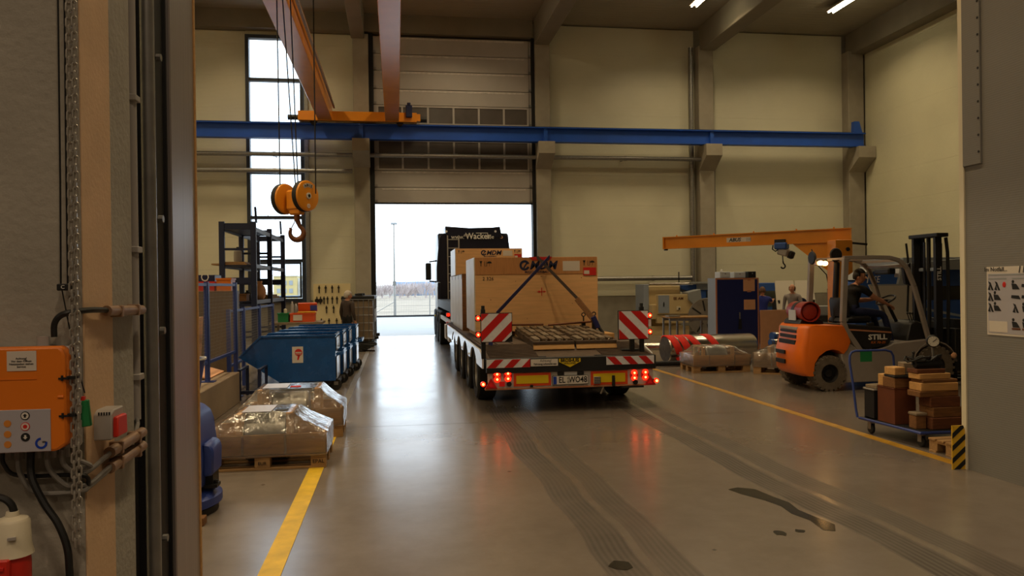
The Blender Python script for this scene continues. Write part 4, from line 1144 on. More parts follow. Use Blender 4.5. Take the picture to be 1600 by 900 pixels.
# bench with coloured bins beneath the tall window
bn = T('work_bench', 'grey bench below the tall window with coloured bins on top', 'bench', (-2.6, 21.3, 0))
MB().box((-3.3, 20.8, 0.80), (-1.95, 21.8, 0.86), 0.005).build('bench_top', grey_wood, bn)
for x in (-3.2, -2.05):
    for y in (20.9, 21.7): MB().box((x-0.03, y-0.03, 0), (x+0.03, y+0.03, 0.80)).build('leg', galv, bn)
crate_box('green bin at the left end of the window bench', (-3.10, 20.95, 0.86), (-2.83, 21.3, 1.10), green_p, 'bin', 'storage_bin')
t = crate_box('low orange crate with a white label on the window bench', (-2.78, 20.92, 0.86), (-2.16, 21.35, 1.09), orange_p, 'crate', 'storage_crate')
MB().box((-2.70, 20.90, 0.90), (-2.47, 20.918, 1.05)).build('label', paper, t)
t = T('orange_case', 'open orange case with a blue label, tilted on the orange crate', 'case', (-2.35, 21.35, 1.10))
MB().obox((-2.38, 21.42, 1.24), (0.50, 0.06, 0.24), Matrix.Rotation(0.3, 3, 'X'), 0.008).build('lid', orange_p, t)
MB().obox((-2.22, 21.375, 1.22), (0.18, 0.012, 0.14), Matrix.Rotation(0.3, 3, 'X')).build('label', plate_blue, t)
MB().box((-2.62, 21.12, 1.095), (-2.15, 21.33, 1.13), 0.005).build('tray', hazard_y, t)
for i, (x, h, c, lab) in enumerate(((-2.80, 0.30, grey_p, 'grey spray can standing tallest on the window bench'), (-2.70, 0.24, galv, 'metal can beside the grey spray can on the window bench'), (-2.93, 0.12, cream_p, 'white jar on the green bin'))):
    y = 21.15 if i == 2 else 21.5
    z = 1.10 if i == 2 else 0.86
    h2 = h if i == 2 else h+0.24
    t = T('can', lab, 'can', (x, y, z))
    MB().lathe([(0, 0), (0.042, 0), (0.042, h2*0.82), (0.024, h2*0.9), (0, h2*0.9)], (x, y, z), 'z', 14).build('body', c, t)
    cyl('cap', (x, y, z+h2*0.9), (x, y, z+h2), 0.02, white_paint, t, n=10)

# tool board with hanging tools
tb = T('tool_board', 'cream tool board with small hanging tools left of the door', 'tool board', (-2.22, 27.35, 0))
MB().box((-2.84, 27.32, 0.42), (-1.58, 27.36, 1.90), 0.004).build('board', peg_m, tb)
for x in (-2.75, -1.67): MB().box((x-0.03, 27.36, 0), (x+0.03, 27.42, 1.90)).build('post', peg_m, tb)
rows_ = [(1.80, (-2.64, -2.42, -2.20, -1.98), 'top'), (1.42, (-2.72, -2.60, -2.48, -2.36, -2.20, -2.04, -1.87), 'second'), (1.10, (-2.40, -2.16), 'third'), (0.66, (-2.58, -2.32, -2.06), 'bottom')]
ordn = ['first', 'second', 'third', 'fourth', 'fifth', 'sixth', 'seventh']
for z, xs, rn in rows_:
    for i, x in enumerate(xs):
        big = rn == 'second' and i < 2
        t = T('hanging_tool', '%s dark tool from the left in the %s row of the tool board' % (ordn[i], rn), 'tool', (x, 27.30, z), 0, 'tools on the tool board')
        cyl('hook', (x, 27.32, z+0.02), (x, 27.27, z+0.03), 0.008, tool_m, t, n=6)
        MB().box((x-0.018, 27.28, z-0.22), (x+0.018, 27.30, z+0.04), 0.003).build('handle', tool_m, t)
        MB().lathe([(0, 0.012), (0.075 if big else 0.038, 0.012), (0.075 if big else 0.038, -0.012), (0, -0.012)], (x, 27.29, z-(0.10 if big else 0.04)), 'y', 12).build('head', tool_m, t)
tag(box('notice_sheet', (-2.15, 27.745, 1.5), (-1.95, 27.75, 1.8), paper), 'pale sheet on the wall behind the tool board', 'sheet') if False else None

# caged liquid tanks by the door
def ibc(x0, y0, lab):
    t = T('caged_tank', lab, 'tank', (x0+0.45, y0+0.5, 0), 0, 'caged tanks left of the door')
    x1, y1 = x0+0.92, y0+1.1
    euro_pal = MB().box((x0, y0, 0.0), (x1, y1, 0.03)).box((x0, y0, 0.12), (x1, y1, 0.16))
    for x in (x0, x0+0.39, x1-0.14):
        for y in (y0, y0+0.48, y1-0.14): euro_pal.box((x, y, 0.03), (x+0.14, y+0.14, 0.12))
    euro_pal.build('pallet', dark_steel, t)
    MB().box((x0+0.04, y0+0.04, 0.16), (x1-0.04, y1-0.04, 1.40), 0.06).build('tank', ibc_tank, t)
    m = MB()
    for z in (0.25, 0.48, 0.71, 0.94, 1.17, 1.40): m.tube([(x0, y0, z), (x1, y0, z), (x1, y1, z), (x0, y1, z)], 0.012, 6, True)
    for k in range(7):
        for (xa, ya) in ((x0+(x1-x0)*k/6, y0), (x0+(x1-x0)*k/6, y1), (x0, y0+(y1-y0)*k/6), (x1, y0+(y1-y0)*k/6)): m.cyl((xa, ya, 0.16), (xa, ya, 1.42), 0.011, n=6)
    m.build('cage', cage_m, t)
    MB().box((x0-0.02, y0-0.02, 1.42), (x1+0.02, y1+0.02, 1.50), 0.01).build('cover', black, t)
    cyl('lid', (x0+0.46, y0+0.5, 1.50), (x0+0.46, y0+0.5, 1.57), 0.12, black, t)
    box('label_plate', (x1+0.012, y0+0.35, 0.72), (x1+0.018, y0+0.85, 1.1), white_paint, t)
    cyl('valve', (x1, y0+0.3, 0.25), (x1+0.12, y0+0.3, 0.25), 0.05, black, t, n=12)
ibc(-1.58, 23.1, 'caged tank with dark lid beside the grey-haired man')
ibc(-1.58, 24.6, 'second caged tank, nearer the open door')
hs = T('hose_heap', 'dark heap of hose and rags on the floor by the caged tank', 'heap', (-1.0, 21.6, 0))
m = MB()
for k in range(5): m.tube([(-1.0+0.05*k+(0.12+0.03*k)*math.cos(a*0.5), 21.5+(0.16+0.02*k)*math.sin(a*0.5), 0.03+0.04*k+0.02*math.sin(a)) for a in range(13)], 0.022, 6, True)
m.build('hose', rubber, hs)
MB().prism([(-1.15, 21.3), (-0.7, 21.42), (-0.6, 21.36), (-0.85, 21.6), (-1.2, 21.6)], 'z', 0.0, 0.04).build('rag', cloth_brown, hs)

# floor scrubber beside the gate jamb
sc = T('floor_scrubber', 'blue walk-behind floor scrubber half hidden by the gate jamb', 'scrubber', (-1.85, 6.5, 0))
MB().lathe([(0, 0.05), (0.40, 0.05), (0.44, 0.07), (0.44, 0.13), (0.38, 0.17), (0.0, 0.17)], (-1.84, 6.4, 0), 'z', 32).build('brush_deck', scrub_blue, sc)
MB().lathe([(0.0, 0.0), (0.41, 0.0), (0.41, 0.05), (0, 0.05)], (-1.84, 6.4, 0), 'z', 28).build('brush', black, sc)
MB().prism([(-2.2, 0.20), (-1.50, 0.20), (-1.485, 0.45), (-1.52, 0.72), (-1.56, 0.79), (-1.68, 0.84), (-2.2, 0.84)], 'y', 6.15, 6.72, 0.03).build('tank_body', scrub_blue, sc)
MB().prism([(-1.50, 0.30), (-1.42, 0.31), (-1.415, 0.50), (-1.44, 0.55), (-1.50, 0.56)], 'y', 6.22, 6.52, 0.015).build('side_tank', scrub_blue, sc)
MB().lathe([(0.0, 0.86), (0.12, 0.86), (0.18, 1.20), (0.172, 1.20), (0.115, 0.88), (0, 0.88)], (-1.69, 6.4, 0), 'z', 20).build('bucket', scrub_blue, sc)
MB().lathe([(0.178, 1.195), (0.188, 1.195), (0.188, 1.21), (0.178, 1.21)], (-1.69, 6.4, 0), 'z', 20).build('bucket_rim', white_paint, sc)
MB().box((-1.5, 6.3, 0.19), (-1.44, 6.5, 0.30)).build('bracket', dark_steel, sc)
MB().box((-1.50, 6.28, 0.20), (-1.405, 6.40, 0.225)).cyl((-1.43, 6.34, 0.225), (-1.43, 6.34, 0.25), 0.02).build('squeegee_holder', dark_steel, sc)
for y in (6.25, 6.6): MB().lathe([(0, -0.03), (0.09, -0.03), (0.09, 0.03), (0, 0.03)], (-2.1, y, 0.10), 'y', 16).build('wheel', rubber, sc)
tube('handle', [(-2.15, 6.2, 0.84), (-2.3, 6.2, 1.05), (-2.3, 6.65, 1.05), (-2.15, 6.65, 0.84)], 0.016, dark_steel, sc)
tag(MB().box((-1.62, 5.95, 0), (-1.43, 6.05, 0.06), 0.004).box((-1.62, 5.92, 0.06), (-1.50, 6.08, 0.085), 0.003).build('timber_block', old_wood), 'short dark wood block on the floor in front of the blue scrubber', 'timber block')

# ------------------------------------------------------------------ low-loader trailer
def road_wheel(par, c, r, w, side=-1, mat=rubber, rim=galv, tread=0, nuts=8):
    # axle along x
    x, y, z = c
    m = MB().lathe([(r*0.60, -w/2), (r*0.93, -w/2), (r, -w/2+0.03), (r, w/2-0.03), (r*0.93, w/2), (r*0.60, w/2)], c, 'x', 36)
    for k in range(tread):
        a = 2*PI*k/tread
        for s in (-1, 1): m.obox((x+s*w*0.28, y+(r+0.004)*math.cos(a+s*0.03), z+(r+0.004)*math.sin(a+s*0.03)), (w*0.40, 0.045, 0.02), Matrix.Rotation(a+PI/2, 3, 'X'))
    t = m.build('tyre', mat, par)
    xo = x+side*w*0.36
    MB().lathe([(0.0, side*w*0.30), (r*0.22, side*w*0.32), (r*0.30, side*w*0.10), (r*0.50, side*w*0.12), (r*0.60, side*w*0.44), (r*0.62, side*w*0.44), (r*0.62, -side*w*0.4), (0, -side*w*0.4)], c, 'x', 28).build('rim', rim, t)
    m = MB()
    for k in range(nuts):
        a = 2*PI*k/nuts
        p = (x+side*w*0.10, y+r*0.40*math.cos(a), z+r*0.40*math.sin(a))
        m.cyl(p, (p[0]+side*0.03, p[1], p[2]), 0.014, n=6)
    m.build('wheel_nuts', dark_steel, t)
    return t
TX0, TX1, TY = 1.19, 3.62, 10.38
tl = T('low_loader_trailer', 'dark low-loader trailer with lit red tail lamps backing the crates', 'trailer', ((TX0+TX1)/2, 15, 0))
MB().box((1.22, 11.25, 0.76), (3.60, 19.0, 0.865)).build('deck', deck_m, tl)
for k in range(10):
    x = 1.25+k*0.2345
    MB().box((x, 11.3, 0.865), (x+0.21, 13.0, 0.88)).build('deck_plank', deck_m, tl)
MB().prism([(10.42, 0.735), (11.28, 0.87), (11.28, 0.80), (10.42, 0.60)], 'x', 1.22, 3.60).build('ramp_bed', deck_m, tl)
for k in range(18):
    y = 10.46+k*0.045
    z = 0.735+(y-10.42)/0.86*0.135
    for x0, x1 in ((1.26, 1.95), (2.86, 3.56)): MB().obox(((x0+x1)/2, y, z+0.006), (x1-x0, 0.014, 0.014), Matrix.Rotation(0.155, 3, 'X')).build('grip_bar', deck_m, tl)
MB().box((1.20, 10.38, 0.555), (3.60, 10.48, 0.755), 0.008).build('rear_beam', frame_black, tl)
MB().box((1.22, 10.41, 0.345), (3.56, 10.45, 0.560), 0.004).build('lamp_panel', dirty_white, tl)
MB().box((1.18, 10.40, 0.325), (3.56, 10.47, 0.348), 0.003).build('bumper_lip', cab_trim, tl)
MB().box((3.10, 10.385, 0.30), (3.42, 10.46, 0.325)).build('bumper_step', frame_black, tl)
MB().box((1.75, 10.5, 0.45), (2.05, 19.0, 0.76)).box((2.75, 10.5, 0.45), (3.05, 19.0, 0.76)).build('chassis_beam', frame_black, tl)
for y in (11.9, 13.25, 14.6, 15.95):
    MB().cyl((1.6, y, 0.42), (3.3, y, 0.42), 0.09, n=12).build('axle', frame_black, tl)
    for x, s in ((1.345, -1), (3.455, 1)): road_wheel(tl, (x, y, 0.42), 0.42, 0.29, s, rubber, galv)
# arched side skirt
outl = [(10.62, 0.60), (10.62, 0.76), (10.95, 0.84), (17.9, 0.86), (17.9, 0.60)]
low = []
for y in (15.95, 14.6, 13.25, 11.9):
    low += [(y+0.60*math.cos(math.radians(a)), max(0.60, 0.40+0.41*math.sin(math.radians(a)))) for a in range(30, 151, 12)]
prism('side_skirt', outl+low, 'x', 1.165, 1.19, skirt_white, tl)
prism('side_skirt', outl+low, 'x', 3.61, 3.635, white_paint, tl)
for y in (11.9, 13.25, 14.6, 15.95):
    for x0, x1 in ((1.20, 1.50), (3.30, 3.60)):
        m = MB(); P = [(y+0.47*math.cos(math.radians(a)), 0.42+0.40*math.sin(math.radians(a))) for a in range(20, 161, 14)]
        for a, b in zip(P, P[1:]): m.plate([(x0, a[0], a[1]), (x1, a[0], a[1]), (x1, b[0], b[1]), (x0, b[0], b[1])], (0, 0, -0.008))
        m.build('mudguard', frame_black, tl)
for y in (12.57, 13.93, 15.28): MB().box((1.158, y-0.03, 0.63), (1.167, y+0.03, 0.66)).build('side_marker', yellow_refl, tl)
for y in (18.2, 19.3): MB().box((1.20, y-0.3, 0.45), (1.26, y+0.3, 0.80), 0.005).build('tool_box', dirty_white, tl)
# gooseneck
MB().prism([(17.8, 0.66), (19.0, 0.66), (19.8, 1.10), (25.2, 1.10), (25.2, 1.34), (19.0, 1.34), (18.4, 0.865), (17.8, 0.865)], 'x', 1.35, 3.65).build('gooseneck', frame_black, tl)
MB().box((1.3, 17.8, 0.80), (1.36, 25.0, 0.90)).build('rail', white_paint, tl)
# rear boards
def stripes(par, x0, x1, z0, z1, y, n, lean, first_red=True, clip=None, bg_m=white_refl):
    MB().box((x0, y-0.004, z0), (x1, y, z1)).build('board', bg_m, par) if clip is None else prism('board', clip, 'y', y-0.012, y, bg_m, par)
    yy = y-0.006 if clip is None else y-0.014
    H_ = z1-z0; w_ = (x1-x0)/n
    def clipx(poly):
        def cl(P, f):
            out = []
            for i in range(len(P)):
                a, b = P[i], P[(i+1) % len(P)]; fa, fb = f(a), f(b)
                if fa >= 0: out.append(a)
                if fa*fb < 0:
                    t = fa/(fa-fb); out.append((a[0]+(b[0]-a[0])*t, a[1]+(b[1]-a[1])*t))
            return out
        for f in (lambda p: p[0]-x0, lambda p: x1-p[0], lambda p: p[1]-z0, lambda p: z1-p[1]): 
            poly = cl(poly, f)
            if not poly: return []
        if clip is not None and len(clip) == 5:   # cut corner between clip[1] and clip[2]
            a, b = clip[1], clip[2]
            poly = cl(poly, lambda p: (b[0]-a[0])*(p[1]-a[1])-(b[1]-a[1])*(p[0]-a[0]))
        return poly
    for k in range(-n-2, 2*n+2):
        if (k % 2 == 0) != first_red: continue
        xs = x0+k*w_; s = lean*H_
        P = clipx([(xs, z0), (xs+w_, z0), (xs+w_+s, z1), (xs+s, z1)])
        if len(P) >= 3: prism('red_stripe', P, 'y', yy, yy+0.0025, red_refl, par)
st = T('x', '', 'x')
bpy.data.objects.remove(st)
sp = MB().box((1.20, 10.374, 0.630), (1.80, 10.38, 0.745)).build('warning_strip', white_refl, tl)
stripes(sp, 1.205, 1.80, 0.632, 0.744, 10.374, 5, 1.0)
sp = MB().box((2.88, 10.374, 0.630), (3.57, 10.38, 0.745)).build('warning_strip', white_refl, tl)
stripes(sp, 2.88, 3.565, 0.632, 0.744, 10.374, 6, -1.0, False)
ns = box('notice_plate', (1.81, 10.372, 0.640), (2.19, 10.38, 0.735), plate_white, tl)
lettering('Achtung!', 0.045, (2.02, 10.371, 0.712), '-y', ink, ns)
lettering('Fahrzeug schwenkt aus', 0.038, (2.01, 10.371, 0.668), '-y', ink, ns, bold=0.001, sx=0.9)
em = prism('maker_badge', [(2.205, 0.735), (2.51, 0.735), (2.51, 0.69), (2.36, 0.615), (2.205, 0.69)], 'y', 10.368, 10.378, yellow_refl, tl)
prism('badge_border', [(2.20, 0.742), (2.515, 0.742), (2.515, 0.686), (2.36, 0.608), (2.20, 0.686)], 'y', 10.372, 10.379, ink, em)
lettering('BROSHUIS', 0.062, (2.357, 10.367, 0.708), '-y', ink, em, bold=0.003, sx=0.92)
lettering('HOLLAND', 0.036, (2.357, 10.367, 0.668), '-y', ink, em, bold=0.001)
def refl_plate(x0, x1, z0, z1):
    p = box('reflector_plate', (x0, 10.400, z0), (x1, 10.412, z1), orange_refl, tl)
    box('yellow_field', (x0+0.035, 10.397, z0+0.035), (x1-0.035, 10.401, z1-0.035), yellow_refl, p)
refl_plate(1.575, 2.095, 0.368, 0.548)
refl_plate(2.66, 3.19, 0.352, 0.545)
pt = box('number_plate', (2.12, 10.385, 0.378), (2.615, 10.40, 0.492), plate_white, tl, 0.002)
MB().box((2.115, 10.387, 0.372), (2.62, 10.402, 0.498)).build('plate_frame', black, pt)
box('euro_band', (2.124, 10.383, 0.382), (2.172, 10.387, 0.488), plate_blue, pt)
lettering('EL', 0.118, (2.247, 10.384, 0.436), '-y', ink, pt, bold=0.002, sx=0.82)
for z in (0.460, 0.412): cyl('seal', (2.338, 10.382, z), (2.338, 10.386, z), 0.021, grey_p, pt, n=14)
lettering('WO', 0.118, (2.425, 10.384, 0.436), '-y', ink, pt, bold=0.002, sx=0.74)
lettering('48', 0.118, (2.555, 10.384, 0.436), '-y', ink, pt, bold=0.002, sx=0.82)
for x in (2.19, 2.47): MB().box((x, 10.39, 0.505), (x+0.09, 10.41, 0.548)).build('plate_lamp', black, tl)
MB().box((2.28, 10.402, 0.50), (2.46, 10.41, 0.55)).build('white_tab', white_paint, tl)
for x, z in ((1.345, 0.50), (1.495, 0.505), (3.285, 0.462), (3.445, 0.467)):
    l = MB().lathe([(0, 10.385), (0.045, 10.387), (0.062, 10.40), (0.064, 10.42), (0, 10.42)], (x, 0, z+0.012), 'y', 24)
    l = l.build('tail_lamp', lamp_lens, tl)
    for dz in (0.045, -0.025): MB().lathe([(0, 10.378), (0.036, 10.382), (0.046, 10.392), (0, 10.392)], (x, 0, z+dz), 'y', 18).build('lit_lens', lamp_red, l)
    for dz in (0.045, -0.025): MB().ball((x, 10.377, z+dz), (0.014, 0.006, 0.014), 10).build('bulb', lamp_hot, l)
for x, z in ((1.155, 0.41), (3.615, 0.385)):
    l = MB().cyl((x, 10.40, z), (x, 10.45, z), 0.034, n=14).build('corner_lamp', lamp_red, tl)
    MB().ball((x, 10.398, z), (0.018, 0.008, 0.018), 10).build('bulb', lamp_hot, l)
    MB().cyl((x, 10.43, z), (x+(0.1 if x < 2 else -0.1), 10.43, z+0.03), 0.012, n=8).build('lamp_arm', black, l)
for xc, z in ((1.262, 0.395), (3.515, 0.372)):
    t_ = prism('triangle_reflector', [(xc-0.085, z-0.045), (xc+0.085, z-0.045), (xc, z+0.095)], 'y', 10.388, 10.402, red_refl, tl)
    prism('triangle_centre', [(xc-0.04, z-0.022), (xc+0.04, z-0.022), (xc, z+0.045)], 'y', 10.385, 10.39, lamp_lens, t_)
MB().box((1.375, 10.39, 0.375), (1.45, 10.41, 0.44)).build('square_reflector', lamp_lens, tl)
for x, z in ((1.51, 0.405), (3.30, 0.378)): MB().cyl((x, 10.38, z), (x, 10.41, z), 0.034, n=14).build('fog_lamp', black, tl)
mg = MB().box((2.70, 10.36, 0.372), (2.79, 10.395, 0.47)).build('reversing_lamp', dirty_white, tl)
m = MB()
for k in range(5): m.box((2.70, 10.355, 0.372+k*0.023), (2.79, 10.36, 0.377+k*0.023)).box((2.70+k*0.0213, 10.355, 0.372), (2.705+k*0.0213, 10.36, 0.47))
m.build('lamp_guard', black, mg)
MB().box((2.96, 10.36, 0.33), (3.0, 10.40, 0.46), 0.006).cyl((2.98, 10.38, 0.46), (2.98, 10.38, 0.48), 0.022).build('lock_handle', black, tl)
MB().box((1.80, 10.375, 0.352), (1.84, 10.40, 0.385)).build('clamp', black, tl)
cyl('air_hose', (2.9, 10.6, 0.32), (2.85, 10.6, 0.20), 0.015, steel, tl, n=8)
# lamps on the gooseneck flank
for z in (1.03, 0.80):
    l = MB().box((1.25, 19.55, z-0.05), (1.36, 19.62, z+0.05), 0.004).build('side_lamp', lamp_lens, tl)
    MB().ball((1.30, 19.54, z), (0.045, 0.02, 0.04), 10).build('lit_lens', lamp_red, l)

# swivelling warning boards on stalks
def warn_board(x0, x1, z0, z1, lean, cut, xs, lamps, lab, first):
    t = T('warning_board', lab, 'warning board', ((x0+x1)/2, 10.62, 0.80), 0)
    if cut == 'r': clip = [(x0, z0), (x1-0.10, z0), (x1, z0+0.09), (x1, z1), (x0, z1)]
    else: clip = [(x0, z0), (x1, z0), (x1, z1), (x0, z1)]
    stripes(t, x0, x1, z0, z1, 10.60, 3, lean, first, clip)
    MB().box((x0-0.01, 10.60, z0-0.01), (x1+0.01, 10.615, z1+0.01)).build('back_plate', black, t)
    MB().box((xs-0.03, 10.615, 0.735), (xs+0.03, 10.67, z1+0.06), 0.004).cyl((xs, 10.64, z1+0.06), (xs, 10.64, z1+0.11), 0.025).build('stalk', black, t)
    for z in lamps:
        xl = x0-0.045 if xs < 2 else x1+0.03
        l = MB().box((xl-0.035, 10.60, z-0.045), (xl+0.035, 10.65, z+0.045), 0.008).build('marker_lamp', black, t)
        MB().ball((xl, 10.595, z), (0.032, 0.02, 0.036), 12).build('lit_lens', lamp_red, l)
        MB().ball((xl, 10.578, z), (0.014, 0.008, 0.014), 8).build('bulb', lamp_hot, l)
    if xs > 2:
        MB().box((x1+0.002, 10.60, 1.14), (x1+0.05, 10.62, 1.24)).build('clear_reflector', white_refl, t)
    return t
warn_board(1.16, 1.585, 0.975, 1.365, 1.0, 'r', 1.19, (1.305, 1.075), 'red and white striped board at the left rear corner of the trailer', False)
warn_board(3.13, 3.56, 0.968, 1.365, -1.0, '', 3.48, (1.30, 1.065), 'red and white striped board at the right rear corner of the trailer', True)
MB().box((3.30, 10.60, 0.80), (3.36, 10.66, 0.97)).build('peg', black, bpy.data.objects['warning_board.001'] if 'warning_board.001' in bpy.data.objects else None)
MB().box((3.20, 10.68, 0.77), (3.46, 10.80, 0.815), 0.01).build('twist_lock', black, tl)

ramp_wood = M('dirty_ramp_timber', (104, 84, 62), 0.85, var=0.35, vscale=9, stretch=(1, 8, 8))
# folded timber ramps on the rear deck
def ramp(x0, x1, lab):
    t = T('loading_ramp', lab, 'ramp', ((x0+x1)/2, 11.7, 0.80), 0)
    y0, y1, za, zb = 10.92, 12.72, 0.93, 1.03
    sl = (zb-za)/(y1-y0)
    for x in (x0+0.05, (x0+x1)/2, x1-0.05):
        MB().bar((x, y0+0.02, za-0.05), (x, y1, zb-0.05), 0.06, 0.09).build('side_rail', deck_m, t)
    for r in range(4):
        for k in range(5):
            x = x0+0.075+k*(x1-x0-0.15)/4
            y = y0+0.22+r*0.46
            MB().obox((x, y, za+sl*(y-y0)+0.014+0.006*((k+r) % 2)), (0.085, 0.36, 0.05), Matrix.Rotation(math.atan(sl), 3, 'X'), 0.004).build('slat', ramp_wood if (k+r) % 3 else grey_wood, t)
        MB().obox(((x0+x1)/2, y0+0.22+r*0.46-0.23, za+sl*(0.22+r*0.46-0.23)-0.012), (x1-x0, 0.05, 0.04), Matrix.Rotation(math.atan(sl), 3, 'X'), 0.002).build('cross_bar', deck_m, t)
    p = MB().obox(((x0+x1)/2, y0-0.02, za-0.055), (x1-x0, 0.022, 0.125), Matrix.Rotation(-0.5, 3, 'X'), 0.002).build('end_board', pine, t)
    for k in range(5): MB().ball((x0+0.1+k*(x1-x0-0.2)/4, y0+0.01, za+0.02), 0.014, 8).build('bolt_head', steel, t)
    for k in range(4):
        x = x0+0.1+k*(x1-x0-0.2)/3
        MB().plate([(x, y0+0.05, 0.86), (x, y0+0.25, 0.86), (x, y0+0.25, za-0.05), (x, y0+0.05, za-0.08)], (0.015, 0, 0)).build('support_rib', deck_m, t)
ramp(1.94, 2.545, 'left folded loading ramp with timber slats on the trailer tail')
ramp(2.575, 3.18, 'right folded loading ramp with timber slats on the trailer tail')
lb = T('load_bar', 'rusty load securing bars lying across the trailer behind the ramps', 'bar', (2.3, 12.8, 0.95))
cyl('bar', (1.62, 12.6, 1.105), (2.42, 12.6, 1.095), 0.018, hook_rust, lb, n=10)
cyl('bar', (2.50, 12.6, 1.085), (3.32, 12.5, 1.14), 0.018, hook_rust, lb, n=10)
for x, z in ((1.83, 1.10), (3.10, 1.13), (3.28, 1.14)):
    m = MB().cyl((x, 12.56, z), (x, 12.56, z+0.10), 0.012, n=8); m.tube([(x+0.03*math.cos(a*PI/6), 12.56, z+0.12+0.03*math.sin(a*PI/6)) for a in range(12)], 0.009, 6, True)
    m.build('eye_pin', black, lb)
    MB().box((x-0.03, 12.54, 0.865), (x+0.03, 12.6, z)).build('holder', frame_black, lb)
tag(MB().box((3.06, 11.9, 0.885), (3.44, 12.4, 0.97), 0.004).build('timber_block', pine), 'pale squared timber lying by the right warning board on the trailer', 'timber')

# ------------------------------------------------------------------ crates on the trailer
def crate(lab, x0, x1, y0, y1, z0, z1, band, logo, side_n, code=True):
    t = T('shipping_crate', lab, 'crate', ((x0+x1)/2, (y0+y1)/2, z0), 0, None)
    MB().box((x0+0.02, y0+0.02, z0+0.09), (x1-0.02, y1, z1-0.02)).build('plywood_box', ply, t)
    MB().box((x0+0.02, y0+0.005, z0+0.09), (x1-0.02, y0+0.02, z1-band)).build('front_sheet', ply, t)
    if band: MB().box((x0+0.02, y0-0.006, z1-band), (x1-0.02, y0+0.02, z1), 0.002).build('top_band', ply2, t)
    n_ = side_n
    for k in range(n_):
        a = y0+0.005+(y1-y0)*k/n_; b = y0-0.005+(y1-y0)*(k+1)/n_
        MB().box((x0, a, z0+0.09), (x0+0.02, b, z1), 0.002).build('side_sheet', ply_daylit, t)
        MB().box((x1-0.02, a, z0+0.09), (x1, b, z1), 0.002).build('side_sheet', ply, t)
    MB().box((x0+0.005, y0+0.01, z1-0.02), (x1-0.005, y1, z1), 0.002).build('lid', ply, t)
    for k in range(4):
        x = x0+0.05+(x1-x0-0.2)*k/3
        MB().box((x, y0+0.02, z0), (x+0.10, y1, z0+0.09), 0.003).build('skid', pine, t)
    f_ = y0-0.0075 if band else y0+0.003
    W_ = x1-x0
    sc_ = min(1.0, W_/2.15)
    if logo:
        lx = x0+W_*logo
        m = MB()
        for a in range(20, 330, 20):
            P = [(lx-0.23*sc_+q*math.cos(math.radians(b)), z1-0.14*sc_+q*math.sin(math.radians(b))) for q, b in ((0.05*sc_, a), (0.05*sc_, a+20), (0.09*sc_, a+20), (0.09*sc_, a))]
            m.prism(P, 'y', f_-0.001, f_+0.001)
        m.prism([(lx-0.27*sc_, z1-0.20*sc_), (lx-0.24*sc_, z1-0.20*sc_), (lx-0.17*sc_, z1-0.09*sc_), (lx-0.20*sc_, z1-0.09*sc_)], 'y', f_-0.002, f_+0.001)
        m.build('logo_swirl', ink_navy, t)
        lettering('MDM', 0.20*sc_, (lx+0.09*sc_, f_-0.001, z1-0.145*sc_), '-y', ink_navy, t, shear=0.25, bold=0.006*sc_, sx=1.02)
        lettering('MASCHINENBAU', 0.055*sc_, (lx-0.02, f_-0.001, z1-0.255*sc_), '-y', ink_navy, t, bold=0.001)
    for xa in ((x0+0.12*sc_, x1-0.24*sc_) if code else ()):
        zc = z1-0.10*sc_
        m = MB().prism([(xa-0.025*sc_, zc+0.04*sc_), (xa+0.025*sc_, zc+0.04*sc_), (xa+0.006, zc-0.005), (xa+0.006, zc-0.05*sc_), (xa-0.006, zc-0.05*sc_), (xa-0.006, zc-0.005)], 'y', f_-0.001, f_+0.001)
        m.box((xa+0.06*sc_, f_-0.001, zc-0.045*sc_), (xa+0.068*sc_, f_+0.001, zc+0.035*sc_)).box((xa+0.094*sc_, f_-0.001, zc-0.045*sc_), (xa+0.102*sc_, f_+0.001, zc+0.035*sc_)).box((xa+0.06*sc_, f_-0.001, zc-0.05*sc_), (xa+0.102*sc_, f_+0.001, zc-0.045*sc_))
        m.prism([(xa+0.145*sc_+0.042*sc_*math.cos(math.radians(a)), zc+0.035*sc_*math.sin(math.radians(a))) for a in range(0, 181, 30)], 'y', f_-0.001, f_+0.001).box((xa+0.142*sc_, f_-0.001, zc-0.05*sc_), (xa+0.148*sc_, f_+0.001, zc))
        m.build('handling_marks', ink, t)
    MB().box((x1-0.62*sc_, f_-0.002, z1-0.24*sc_), (x1-0.32*sc_, f_+0.001, z1-0.07*sc_)).build('delivery_note', paper, t)
    r_s = MB().box((x1-0.26*sc_, f_-0.002, z1-0.32*sc_), (x1-0.03*sc_, f_+0.001, z1-0.185*sc_)).build('red_sticker', ink_red, t)
    MB().box((x1-0.245*sc_, f_-0.004, z1-0.30*sc_), (x1-0.15*sc_, f_-0.001, z1-0.235*sc_)).build('white_field', paper, r_s)
    return t
c1_ = crate('big plywood crate nearest the trailer tail, with crossed straps', 1.31, 3.47, 13.0, 14.5, 0.88, 2.235, 0.29, 0.51, 2)
m = MB().box((2.40, 12.999, 1.635), (2.55, 13.007, 1.647)).box((2.47, 12.999, 1.57), (2.482, 13.007, 1.71)).box((2.42, 12.998, 1.625), (2.445, 13.0, 1.657)).box((2.51, 12.998, 1.627), (2.53, 13.0, 1.655))
m.build('balance_mark', ink_red, c1_)
lettering('2 326', 0.085, (1.55, 13.002, 1.87), '-y', ink, c1_)
prism('strap_pad', [(2.26, 2.24), (2.66, 2.24), (2.63, 2.19), (2.32, 2.18)], 'y', 12.985, 12.993, ink_red, c1_)
crate('taller plywood crate standing behind the nearest one, close to the lorry cab', 1.55, 3.35, 20.3, 22.0, 1.34, 2.75, 0.0, 0.53, 2)
